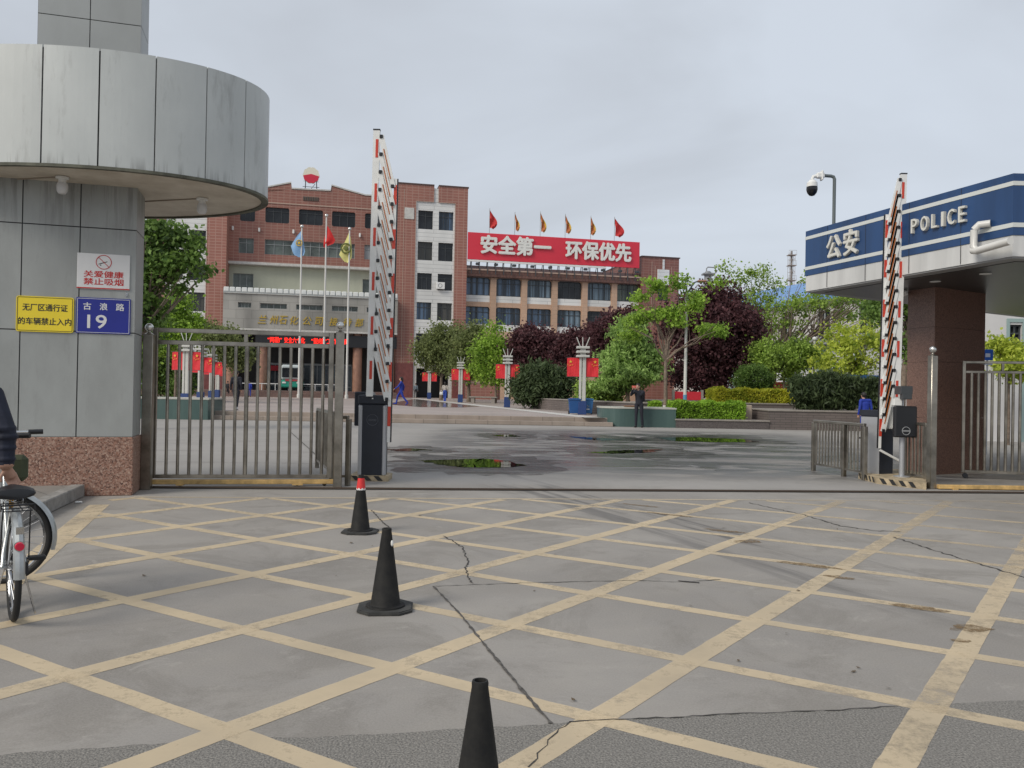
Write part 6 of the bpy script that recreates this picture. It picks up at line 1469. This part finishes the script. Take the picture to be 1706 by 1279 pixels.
b0 = B_(1425, 40, .8); tree('yellow_leaf_tree', 'yellow-green tree directly left of the right barrier arm', b0, E_(40, b0, (1420, 560, 46, 24), (1395, 585, 38, 22), (1440, 590, 40, 26), (1375, 610, 34, 20), (1415, 618, 50, 18), (1460, 560, 26, 30)), Lg_yg, 130, 46, .11, .19, 54, .09, limbs=30, shell=.3)
b0 = B_(1500, 30, 0); tree('street_tree', 'dark leaning tree trunk behind the raised right barrier arm', b0, E_(30, b0, (1500, 500, 26, 24), (1480, 510, 28, 16), (1530, 500, 20, 26), (1465, 520, 20, 12), (1508, 580, 12, 18)), Lg_dark, 120, 60, .10, .2, 55, .13, limbs=16, fork=3.2, lean=(.25, 0))
b0 = B_(1680, 25, 0); tree('yellow_bush', 'yellow-green bush below the window of the white house', b0, E_(25, b0, (1672, 580, 18, 10), (1695, 590, 26, 14), (1655, 575, 12, 12), (1690, 610, 40, 16)), Lg_yg, 100, 60, .08, .12, 56, .05, cat='bush')
# conifer shrubs on the right brick wall
for k, (px, w_, yt, lab) in enumerate(((1345, 27, 632, 'dark conifer shrub at the left end of the brick wall'), (1378, 27, 628, 'dark conifer shrub in the middle of the brick wall row'), (1412, 27, 634, 'dark conifer shrub nearest the man in blue overalls'), (1450, 26, 640, 'dark conifer shrub behind the right barrier arm'))):
    b0 = B_(px, 34.6, .78); tree('juniper', lab, b0, E_(34.6, b0, (px, 662, w_*.85, 20), (px-6, (yt+660)/2, w_*.6, (668-yt)*.55), (px+8, (yt+664)/2+2, w_*.5, (668-yt)*.5), *[(px+w_*f, yt+8+6*((k*3+i) % 3), 3.5, 13) for i, f in enumerate((-.8, -.45, -.1, .3, .6, .85))]), Lg_cf, 170, 60, .075, .11, 60+k, .04, fill=110, cat='bush', elong=3.4, group='dark conifer shrubs along the brick wall', droop=-1.2)
# hedges
def hedge(label, x0, x1, y0, y1, z0, z1, mt, n, size, seed, round_=.15):
    rg = np.random.default_rng(seed); t_ = thing('hedge', label, 'hedge', ((x0+x1)/2, y0, z0)); w2 = (x1-x0)/2; dp = y1-y0; h = z1-z0
    p = rg.uniform(0, 1, size=(n, 3)); f = rg.integers(0, 5, size=n)
    p[f == 0, 1] *= .12; p[f == 1, 2] = 1-p[f == 1, 2]*.15; p[f == 2, 2] = 1-p[f == 2, 2]*.15; p[f == 3, 0] *= .04; p[f == 4, 1] *= .15
    q = np.stack([(p[:, 0]-.5)*2*w2, p[:, 1]*dp, p[:, 2]*h], 1)
    bump = .05*np.sin(q[:, 0]*5+seed)+.04*np.sin(q[:, 0]*11.3); q[:, 2] += bump*p[:, 2]; q += rg.normal(size=q.shape)*.025
    leaf_mesh('foliage', q, size, mt, t_, seed, 1.4)
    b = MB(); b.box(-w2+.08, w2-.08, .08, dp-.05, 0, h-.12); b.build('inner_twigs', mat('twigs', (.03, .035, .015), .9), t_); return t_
a, c = P(1118, 680, 34.0), P(1240, 680, 34.0); hedge('clipped bright green hedge behind the dark granite kerb', a.x, c.x, 33.75, 35.6, .33, pk(1180, 670.5, Vector((0, 34, 0))), Lg_hd, 26000, .055, 1)
a, c = P(1084, 680, 36.6), P(1101, 680, 36.6); hedge('small hedge piece left of the whitewashed tree', a.x, c.x, 36.4, 37.4, .33, .95, Lg_hd, 4500, .055, 2)
a, c = P(1188, 680, 37.2), P(1322, 680, 37.2); hedge('yellow-green hedge on the upper brick retaining wall', a.x, c.x, 36.9, 38.6, .98, pk(1250, 649, Vector((0, 37.2, 0))), leafmat('hedge_yellow', (.15, .22, .015), (.36, .42, .03), (.48, .45, .05)), 24000, .06, 3)
# distant tree masses closing the horizon on both sides
# ================================================================== PEOPLE
skin_m = mat('skin', (.42, .24, .17), .55); hair_m = mat('hair', (.015, .012, .011), .6)
J0 = dict(pelvis=(0, 0, .94), waist=(0, 0, 1.08), chest=(0, -.01, 1.27), neckb=(0, .01, 1.43), head=(0, -.02, 1.60),
          hipL=(-.09, 0, .90), kneL=(-.10, -.02, .50), ankL=(-.10, .02, .09), hipR=(.09, 0, .90), kneR=(.10, -.02, .50), ankR=(.10, .02, .09),
          shoL=(-.18, .01, 1.39), elbL=(-.23, .03, 1.11), wriL=(-.24, -.04, .87), shoR=(.18, .01, 1.39), elbR=(.23, .03, 1.11), wriR=(.24, -.04, .87))
def seg(b, p, q, r0, r1, n=10, ax=1., mi=0, mid=None):
    p, q = Vector(p), Vector(q); d = (q-p); L = d.length; z = d.normalized(); x = Vector((1, 0, 0)); x = (x-z*x.dot(z))
    if x.length < .2: x = Vector((0, 1, 0))-z*z.y
    x.normalize(); y = z.cross(x); V = []; ks = [(-.5*r0/L, .55), (-.15*r0/L, .9), (.0, 1), (.33, 1), (.66, 1), (1., 1), (1+.15*r1/L, .9), (1+.5*r1/L, .55)]
    for f, s_ in ks:
        ff = min(1, max(0, f)); r = (r0+(r1-r0)*ff)*s_
        if mid and 0 < f < 1: r *= mid
        for k in range(n): t = 2*math.pi*k/n; V.append(p+d*f+x*math.cos(t)*r*ax+y*math.sin(t)*r)
    m = len(ks); Fc = [(j*n+k, j*n+(k+1) % n, (j+1)*n+(k+1) % n, (j+1)*n+k) for j in range(m-1) for k in range(n)]+[tuple(range(n))[::-1], tuple((m-1)*n+k for k in range(n))]
    b.add(V, Fc, mi)
def person(label, loc, yaw, J={}, top=None, legs=None, shoes=None, hair='short', group=None, vox=.014, sleeve=True, curl=.5, scale=1., longhair=False, fing=.0085, hands={}, bulk=1.):
    j = {k: Vector(v) for k, v in {**J0, **J}.items()}
    t_ = thing('person', label, 'person', loc, yaw, group); t_.scale = (scale,)*3
    b = MB()
    seg(b, j['pelvis']-Vector((0, 0, .03)), j['waist'], .115, .115, 12, 1.32); seg(b, j['waist'], j['chest'], .115, .125, 12, 1.32); seg(b, j['chest'], j['neckb']-Vector((0, 0, .06)), .125, .085, 12, 1.55)
    seg(b, j['shoL'], j['shoR'], .068, .068); seg(b, j['neckb']-Vector((0, 0, .08)), j['head']-Vector((0, 0, .06)), .058, .05)
    hd = j['head']; up = (hd-j['neckb']).normalized(); nf = hands.get('face', Vector((0, -1, 0)))
    b.ball(hd+Vector((0, .015, .035)), .088, n=14, sc=(.88, 1.08, 1.05)); b.ball(hd+nf*.02+Vector((0, 0, -.035)), .07, n=12, sc=(.85, .95, 1.05))
    b.ball(hd+nf*.105+Vector((0, 0, -.012)), .017, n=8, sc=(.7, 1, 1.3)); sd_ = nf.cross(Vector((0, 0, 1)))
    for s_ in (-1, 1): b.ball(hd+sd_*s_*.082+Vector((0, 0, -.01)), .024, n=8, sc=(.5, .8, 1.3))
    b.ball(hd+nf*.088+Vector((0, 0, -.058)), .018, n=8, sc=(1.3, .6, .5))
    skel = []
    for s_ in 'LR':
        h, k, a = j['hip'+s_], j['kne'+s_], j['ank'+s_]; seg(b, h, k, .092, .062, 12, mid=1.02); seg(b, k, a, .060, .047, 12, mid=1.04)
        d = (j.get('toe'+s_) or a+Vector((0, -.17, -.055)))-a; seg(b, a+Vector((0, .02, -.045)), a+d, .042, .034, 10, 1.1)
        h, k, a = j['sho'+s_], j['elb'+s_], j['wri'+s_]; seg(b, h, k, .062*bulk, .050*bulk, 10); seg(b, k, a, .048*bulk, (.036 if sleeve else .03)*bulk, 10)
        if bulk > 1:
            for f_, rr_ in ((.3, .066), (.62, .062), (.9, .066)): b.ball(h.lerp(k, f_)+Vector((.008, 0, 0)), rr_*bulk*.98, n=10, sc=(1, 1, .45))
            for f_, rr_ in ((.12, .058), (.45, .050), (.8, .046)): b.ball(k.lerp(a, f_), rr_*bulk, n=10, sc=(1, 1, .4))
        fd = (a-k).normalized(); fd = Vector(hands.get('dir'+s_, fd)).normalized(); pal = Vector(hands.get('nrm'+s_, (0, 0, -1) if abs(fd.z) < .7 else (1 if s_ == 'L' else -1, 0, 0))); pal = (pal-fd*pal.dot(fd)).normalized(); sidev = fd.cross(pal)
        if hands.get('flip'+s_): sidev = -sidev
        pb = a+fd*.085; seg(b, a+fd*.01, pb, .024, .027, 10, 1.0); 
        for off in (-.026, -.009, .009, .026): seg(b, a+fd*.03+sidev*off*.6, pb+sidev*off, .014, .013, 8)
        for i, (off, L) in enumerate(zip((-.029, -.0095, .0105, .029), (.062, .074, .068, .052))):
            p0 = pb+sidev*off; d1 = (fd*math.cos(curl*.6)+pal*math.sin(curl*.6)); p1 = p0+d1*L*.5; d2 = fd*math.cos(curl*1.5)+pal*math.sin(curl*1.5); p2 = p1+d2*L*.3; d3 = fd*math.cos(curl*2.2)+pal*math.sin(curl*2.2); p3 = p2+d3*L*.22
            seg(b, p0-d1*.01, p1, fing*1.15, fing, 7); seg(b, p1, p2, fing, fing*.93, 7); seg(b, p2, p3, fing*.93, fing*.8, 7)
        p0 = a+fd*.03+sidev*.03; p1 = p0+(sidev*.8+fd*.7+pal*.3).normalized()*.035; p2 = p1+(fd*.9+sidev*.25+pal*.4).normalized()*.03; seg(b, p0-sidev*.012, p1, fing*1.5, fing*1.15, 7); seg(b, p1, p2, fing*1.1, fing*.9, 7)
    body = b.build('body', [skin_m]); md = body.modifiers.new('r', 'REMESH'); md.mode = 'VOXEL'; md.voxel_size = vox; md2 = body.modifiers.new('s', 'SMOOTH'); md2.factor = .5; md2.iterations = 3 if vox > .008 else 4
    dg = bpy.context.evaluated_depsgraph_get(); me = bpy.data.meshes.new_from_object(body.evaluated_get(dg)); old = body.data; body.modifiers.clear(); body.data = me; bpy.data.meshes.remove(old)
    me.name = 'body'; me.materials.clear()
    for m_ in (skin_m, top, legs, shoes or black): me.materials.append(m_)
    n = len(me.polygons); ce = np.empty(n*3); me.polygons.foreach_get('center', ce); ce = ce.reshape(-1, 3); mi = np.zeros(n, dtype=np.int32)
    bones = [('pelvis', 'waist', 2), ('waist', 'chest', 1), ('chest', 'neckb', 1), ('shoL', 'shoR', 1), ('neckb', 'head', 0)]
    for s_ in 'LR': bones += [('hip'+s_, 'kne'+s_, 2), ('kne'+s_, 'ank'+s_, 2), ('sho'+s_, 'elb'+s_, 1), ('elb'+s_, 'wri'+s_, 1)]
    best = np.full(n, 1e9)
    for p, q, m_ in bones:
        p_, q_ = np.array(j[p]), np.array(j[q]); d = q_-p_; t = np.clip(((ce-p_)@d)/(d@d), 0, 1); ds = np.linalg.norm(ce-p_-t[:, None]*d, axis=1)
        if (p, q) == ('neckb', 'head'): ds = np.where(t > .25, ds, 9)
        up_ = ds < best; best[up_] = ds[up_]; mi[up_] = m_
        if p.startswith('elb'): w_ = up_ & (((ce-p_)@d)/(d@d) > (.97 if sleeve else .1)); mi[w_] = 0
        if p.startswith('kne'): w_ = up_ & (((ce-p_)@d)/(d@d) > .96); mi[w_] = 3
    mi[(best < .2) & (mi == 2) & (ce[:, 2] > j['waist'].z-.03) & (abs(ce[:, 0]) < .2)] = 1
    me.polygons.foreach_set('material_index', mi); me.polygons.foreach_set('use_smooth', np.ones(n, dtype=bool)); body.parent = t_
    b = MB(); b.ball(hd+Vector((0, .022, .045))-nf*.008, .098, n=16, sc=(.90, 1.06, 1.0))
    cut = hd-nf*.0; hb_ = MB(); 
    # hair cap: keep only the part above the brow and behind the ears
    V = []; keep = {}; 
    for i, v in enumerate(b.v):
        r_ = Vector(v)-hd; 
        V.append(v)
    Fc = [f for f in b.f if (lambda c: (c.z > .045) or (c.dot(nf) < -.01 and c.z > (-.12 if longhair else -.055)))(sum((Vector(b.v[i]) for i in f), Vector())/len(f)-hd)]
    hb_.add(V, Fc)
    if longhair: seg(hb_, hd+Vector((0, .06, .02))-nf*.03, hd+Vector((0, .09, -.14))-nf*.02, .075, .05, 12)
    hb_.build('hair', hair_m, t_, smooth=True)
    return t_, j
blu = mat('overall_blue', (.012, .035, .30), .75, var=.15, vscale=8); navy = mat('cloth_navy', (.012, .013, .022), .8, var=.25, vscale=8); blk = mat('cloth_black', (.011, .010, .014), .8)
gry = mat('cloth_grey_blue', (.12, .15, .18), .8, var=.4, vscale=20); beige = mat('blouse_beige', (.42, .38, .34), .8, var=.12, vscale=12); jean = mat('trousers_blue', (.03, .07, .35), .8)
redc = mat('phone_red', (.50, .06, .05), .5); tan_ = mat('shoe_tan', (.25, .15, .1), .6); whs = mat('shoe_white', (.55, .55, .55), .6)
# man photographing, back towards us with a backpack
g = G(1064, 712); J = dict(head=(-.05, -.04, 1.58), elbL=(-.27, -.20, 1.26), wriL=(-.16, -.33, 1.50), elbR=(.10, -.26, 1.24), wriR=(-.06, -.36, 1.50), shoL=(-.19, -.02, 1.40), shoR=(.17, -.0, 1.39), kneL=(-.10, -.03, .5), ankL=(-.11, 0, .09), kneR=(.11, 0, .5), ankR=(.14, .06, .09))
p_, j_ = person('man in dark clothes with backpack raising a phone before the green planter', g, R(-25), J, navy, navy, black, scale=1.03, vox=.012)
q = p_.matrix_basis @ Vector((-.10, -.40, 1.58)); b = MB(); b.box(-.08, .08, -.008, .008, -.045, .045, bev=.006); tag(b.build('phone', redc, loc=q, rz=R(-25)), 'reddish phone held up by the man at the green planter', 'phone')
q = p_.matrix_basis @ Vector((.02, .12, 1.0)); t_ = thing('backpack', 'black backpack on the back of the man photographing', 'backpack', q, R(-25))
b = MB(); b.box(-.15, .15, 0, .17, -.0, .44, bev=.05); b.build('bag', blk, t_); b = MB(); b.box(-.11, .11, .16, .21, .03, .2, bev=.03); b.build('pocket', blk, t_)
for s_ in (-1, 1):
    b = MB(); b.tube([(s_*.10, .0, .40), (s_*.12, -.12, .46), (s_*.13, -.24, .36), (s_*.12, -.22, .1), (s_*.13, -.02, .02)], .018, 6); b.build('strap', blk, t_)
# woman striding in blue, heading left
g = G(668, 674.5, PZ); s_ = 46*g.y/F/1.70
J = dict(hipL=(-.08, 0, .90), kneL=(-.09, -.22, .55), ankL=(-.09, -.30, .12), toeL=(-.09, -.48, .09), hipR=(.08, 0, .90), kneR=(.09, .12, .52), ankR=(.09, .42, .17), toeR=(.09, .30, .04), elbL=(-.22, .14, 1.14), wriL=(-.23, .10, .88), elbR=(.22, -.16, 1.14), wriR=(.2, -.38, .98), head=(0, -.04, 1.6))
person('person in blue overalls striding left across the plaza', g, R(-90), J, blu, blu, blu, vox=.016, scale=s_, longhair=True)
g = G(692.5, 663.5, PZ); person('person in grey-blue jacket and dark shorts near the brick tower', g, R(175), {}, gry, blk, tan_, vox=.018, scale=25*g.y/F/1.70*1.0)
g = G(741, 670.5, PZ); J = dict(kneL=(-.07, -.03, .5), ankL=(-.05, .05, .1), kneR=(.07, -.06, .5), ankR=(.05, -.04, .09), elbL=(-.24, .04, 1.12), wriL=(-.26, -.0, .88))
p_, j_ = person('woman in beige top and blue trousers walking away with handbag', g, R(180), J, beige, jean, whs, vox=.018, scale=34*g.y/F/1.70, longhair=True)
q = p_.matrix_basis @ Vector((.30, .0, .62)); b = MB(); b.box(-.13, .13, -.06, .06, 0, .24, bev=.05); b.torus((0, 0, .25), .09, .012, Matrix.Rotation(R(90), 4, 'X'), 16, 5); tag(b.build('handbag', white, loc=q), 'white handbag carried by the woman in beige', 'handbag')
g = G(393, 683, PZ); s_ = 65*g.y/F/1.70
J = dict(kneL=(-.07, .02, .5), ankL=(-.06, .10, .12), toeL=(-.06, -.06, .03), kneR=(.07, -.08, .51), ankR=(.07, -.08, .09), elbL=(-.21, .05, 1.12), wriL=(-.22, 0, .88))
person('man in dark navy suit walking away behind the left gate bars', g, R(185), J, navy, navy, whs, vox=.014, scale=s_)
g = G(415.5, 661, PZ); person('person in blue overalls standing near the brown portico column', g, R(185), {}, blu, blu, black, vox=.018, scale=26*g.y/F/1.70)
g = G(379, 660, PZ); person('person in black standing left of the walking man', g, R(150), {}, blk, blk, black, vox=.02, scale=25*g.y/F/1.70)
g = G(447, 659, PZ); person('person in black right of the brown portico column', g, R(200), dict(elbL=(-.25, -.05, 1.15), wriL=(-.15, -.25, 1.1)), blk, blk, black, vox=.02, scale=23*g.y/F/1.70)
g = G(1441, 722, 0); g = Vector((P(1441, 700, 27).x, 27, 0)); J = dict(head=(.01, -.10, 1.56), neckb=(0, -.03, 1.42))
person('man in blue work overalls seen from behind by the right railing', g, R(190), J, blu, blu, black, vox=.012, scale=(pk(1441, 653, g))/1.70)
# ---- person standing with the bicycle at the left edge
HEAD = R(36)                                   # bicycle heading, turned left of straight ahead
RW = G(21, 1033); RW.z = 0
Tb = Matrix.Translation(RW)@Matrix.Rotation(HEAD, 4, 'Z')   # local +y = forward, x = right
g = Vector((-3.46, 5.02, 0))
J = dict(chest=(0, -.03, 1.25), neckb=(0, -.03, 1.40), head=(0, -.08, 1.57), shoL=(-.19, .0, 1.36), shoR=(.18, 0, 1.37), elbL=(-.27, .13, 1.12), wriL=(-.275, .145, .915), elbR=(.2, -.18, 1.15), wriR=(.16, -.40, 1.05))
navj = mat('jacket_navy', (.010, .013, .028), .8, var=.3, vscale=9)
person('person in navy jacket resting a hand on the bicycle saddle', g, R(216), J, navj, navj, black, vox=.006, curl=.55, fing=.0092,
       hands=dict(dirL=(-.35, -.35, -.85), nrmL=(-.3, .9, -.3)), scale=1.0, bulk=1.3)
# ---- bicycle
silver = mat('silver_paint', (.42, .44, .44), .3, .5, var=.12, vscale=12); chrome = mat('chrome', (.6, .6, .6), .15, 1.); tyre = mat('tyre', (.018, .018, .018), .8)
bk = thing('bicycle', 'silver city bicycle with rear rack and red reflector', 'bicycle', RW, HEAD)
WR = .325
def wheel(name, T, fork_extra=None):
    b = MB(); TT = T@Matrix.Rotation(R(90), 4, 'Y')
    b.torus((0, 0, 0), WR-.019, .019, TT, 56, 10, sc=(1.1, 1)); w_ = b.build(name, tyre, bk, smooth=True)
    b = MB(); b.torus((0, 0, 0), WR-.045, .010, TT, 56, 6, sc=(1.3, 1.1)); b.build('rim', chrome, w_, smooth=True)
    b = MB(); c = T@Vector((0, 0, 0)); xa = (T.to_3x3()@Vector((1, 0, 0)))
    b.tube([c-xa*.05, c+xa*.05], .018, 10)
    b.build('hub', chrome, w_)
    b = MB()
    for k in range(28):
        a = 2*math.pi*k/28; a2 = a+(.35 if k % 4 < 2 else -.35); s_ = .03 if k % 2 else -.03
        p = T@Vector((s_, .018*math.cos(a2), .018*math.sin(a2))); q = T@Vector((0, (WR-.05)*math.cos(a), (WR-.05)*math.sin(a))); b.tube([p, q], .0022, 4, cap=False)
    sp_ = b.build('spokes', alu, w_); return w_
TR0 = Matrix.Translation((0, 0, WR)); wheel('rear_wheel', TR0)
WB = 1.08; STEER = R(75)
head_b, head_t = Vector((0, WB-.17, .70)), Vector((0, WB-.23, .86))
TF = Matrix.Translation((0, WB-.02, WR))@Matrix.Rotation(STEER, 4, 'Z'); wheel('front_wheel', TF)
def arc(T, r, a0, a1, wd, n=20):
    V = []
    for k in range(n+1):
        a = R(a0+(a1-a0)*k/n)
        for (x, rr) in ((-wd, r-.022), (-wd*.7, r-.004), (0, r+.004), (wd*.7, r-.004), (wd, r-.022)): V.append(T@Vector((x, rr*math.cos(a), rr*math.sin(a))))
    return V, [(k*5+i, k*5+i+1, k*5+6+i, k*5+5+i) for k in range(n) for i in range(4)]
b = MB(); V, Fc = arc(TR0, WR+.028, 62, 182, .030); b.add(V, Fc); b.build('rear_mudguard', silver, bk, smooth=True)
b = MB(); V, Fc = arc(TF, WR+.028, 55, 196, .032); b.add(V, Fc); b.build('front_mudguard', silver, bk, smooth=True)
bbk = Vector((0, .45, .28)); st_t = Vector((0, .27, .62)); sd_t = Vector((0, .235, .74))
b = MB(); b.tube([bbk, st_t], .017, 10); b.tube([bbk, head_b], .021, 10); b.tube([bbk+Vector((0, .02, .12)), head_t], .018, 10); b.tube([head_b-Vector((0, -.02, .03)), head_t+Vector((0, -.01, .03))], .022, 12)
for s_ in (-1, 1):
    b.tube([st_t, Vector((s_*.05, .06, WR+.08)), Vector((s_*.06, 0, WR))], .010, 8); b.tube([bbk, Vector((s_*.06, 0, WR))], .011, 8)
b.build('frame', silver, bk, smooth=True)
b = MB(); b.tube([st_t, sd_t], .013, 10); b.build('seat_post', mat('brass_post', (.42, .25, .06), .35, .5), bk, smooth=True)
b = MB()
for s_ in (-1, 1): q0 = TF@Vector((s_*.055, 0, 0)); q1 = TF@Vector((s_*.05, -.04, WR+.06)); b.tube([q0, q1, head_b+Vector((s_*.02, .02, -.03))], .012, 8)
b.build('fork', silver, bk, smooth=True)
# saddle
V = []; prof = [(-.14, .09, .0), (-.13, .115, .03), (-.06, .12, .045), (.0, .085, .045), (.06, .045, .042), (.12, .028, .036), (.145, .018, .02)]; n = 14; b = MB()
sc_ = Vector((0, .19, .755))
for (y, wd, h) in prof:
    for k in range(n): t = 2*math.pi*k/n; V.append(sc_+Vector((wd*math.cos(t), y, (h if math.sin(t) > 0 else .035)*math.sin(t)*(1.0 if math.sin(t) > 0 else 1))))
m = len(prof); b.add(V, [(j*n+k, j*n+(k+1) % n, (j+1)*n+(k+1) % n, (j+1)*n+k) for j in range(m-1) for k in range(n)]+[tuple(range(n))[::-1], tuple((m-1)*n+k for k in range(n))])
b.build('saddle', black, bk, smooth=True)
b = MB()
for s_ in (-.05, .05):
    b.torus(sc_+Vector((s_, -.05, -.05)), .02, .004, Matrix.Rotation(R(90), 4, 'Y'), 12, 5); b.tube([sc_+Vector((s_, -.1, -.03)), sc_+Vector((0, .02, -.07)), sc_+Vector((0, .12, -.02))], .004, 5)
b.build('saddle_springs', chrome, bk)
# rack
b = MB(); zr = WR*2+.035
for x in (-.07, -.025, .025, .07): b.tube([(x, -.20, zr), (x, .16, zr)], .004, 6)
for y in (-.20, -.08, .05, .16): b.tube([(-.07, y, zr), (.07, y, zr)], .004, 6)
b.tube([(-.085, -.19, zr+.035), (.085, -.19, zr+.035)], .005, 6); b.tube([(-.085, -.19, zr), (-.085, -.19, zr+.035)], .004, 6); b.tube([(.085, -.19, zr), (.085, -.19, zr+.035)], .004, 6)
for s_ in (-1, 1): b.tube([(s_*.07, -.12, zr), (s_*.075, -.02, WR+.02)], .004, 6)
b.build('rack', black, bk)
b = MB(); T = TR0@Matrix.Rotation(R(0), 4, 'X'); c = Vector((0, -.33, .50)); b.lathe([(.0, -.01), (.028, -.008), (.032, 0), (.03, .012), (0, .014)], c, 20, T=Matrix.Identity(4)) if False else b.tube([c, c+Vector((0, -.02, 0))], [.025, .022], 20); b.build('reflector', mat('reflector_red', (.62, .02, .06), .2), bk, smooth=True)
b = MB(); b.tube([c+Vector((0, .01, 0)), c], .029, 20); b.box(-.02, .02, -.36+.02, -.325, .57, .61); b.build('reflector_mount', chrome, bk)
# chain guard, cranks, pedals
b = MB(); b.prism([(-.02, -.03), (.46, -.06), (.56, 0), (.46, .07), (-.02, .04)], .055, .075, T=Matrix.Translation((0, .0, WR-.02))@Matrix(((0, 0, 1, 0), (1, 0, 0, 0), (0, 1, 0, 0), (0, 0, 0, 1)))); b.build('chain_guard', black, bk)
b = MB(); b.tube([bbk-Vector((.07, 0, 0)), bbk+Vector((.09, 0, 0))], .02, 10); b.tube([bbk+Vector((.09, 0, 0)), bbk+Vector((.10, -.10, .02))], .010, 8); b.tube([bbk-Vector((.08, 0, 0)), bbk+Vector((-.09, .13, .02))], .010, 8); b.build('crank', chrome, bk)
for p in (bbk+Vector((.155, -.10, .02)), bbk+Vector((-.145, .13, .02))):
    b = MB(); b.box(p.x-.05, p.x+.05, p.y-.035, p.y+.035, p.z-.012, p.z+.012, bev=.004); b.build('pedal', black, bk)
b = MB(); b.tube([(.05, .02, WR-.02), (.12, .02, .02)], .006, 6); b.tube([(-.05, .02, WR-.02), (-.12, .04, .02)], .006, 6); b.build('kickstand', chrome, bk)
# handlebar
hs = head_t+Vector((0, -.02, .16)); ST = Matrix.Translation(hs)@Matrix.Rotation(STEER, 4, 'Z')
b = MB(); b.tube([head_t, hs], .013, 10); b.tube([ST@Vector(p) for p in ((-.225, -.12, .06), (-.20, -.03, .06), (-.1, .03, .02), (0, .03, 0), (.1, .03, .02), (.20, -.03, .06), (.225, -.12, .06))], .011, 10); b.build('handlebar', chrome, bk, smooth=True)
for s_ in (-1, 1):
    b = MB(); b.tube([ST@Vector((s_*.222, -.10, .06)), ST@Vector((s_*.240, -.19, .062))], .018, 12); b.build('grip', black, bk, smooth=True)
q = Tb@(ST@Vector((.26, -.05, -.22))); 
b = MB(); b.box(-.06, .06, -.04, .04, -.10, .08, bev=.03)
tag(b.build('cloth_bag', mat('cloth_olive', (.055, .065, .035), .85, var=.2), loc=(-3.31, 5.45, .87), rz=.3), 'small olive cloth bag by the hand on the bicycle saddle', 'bag')
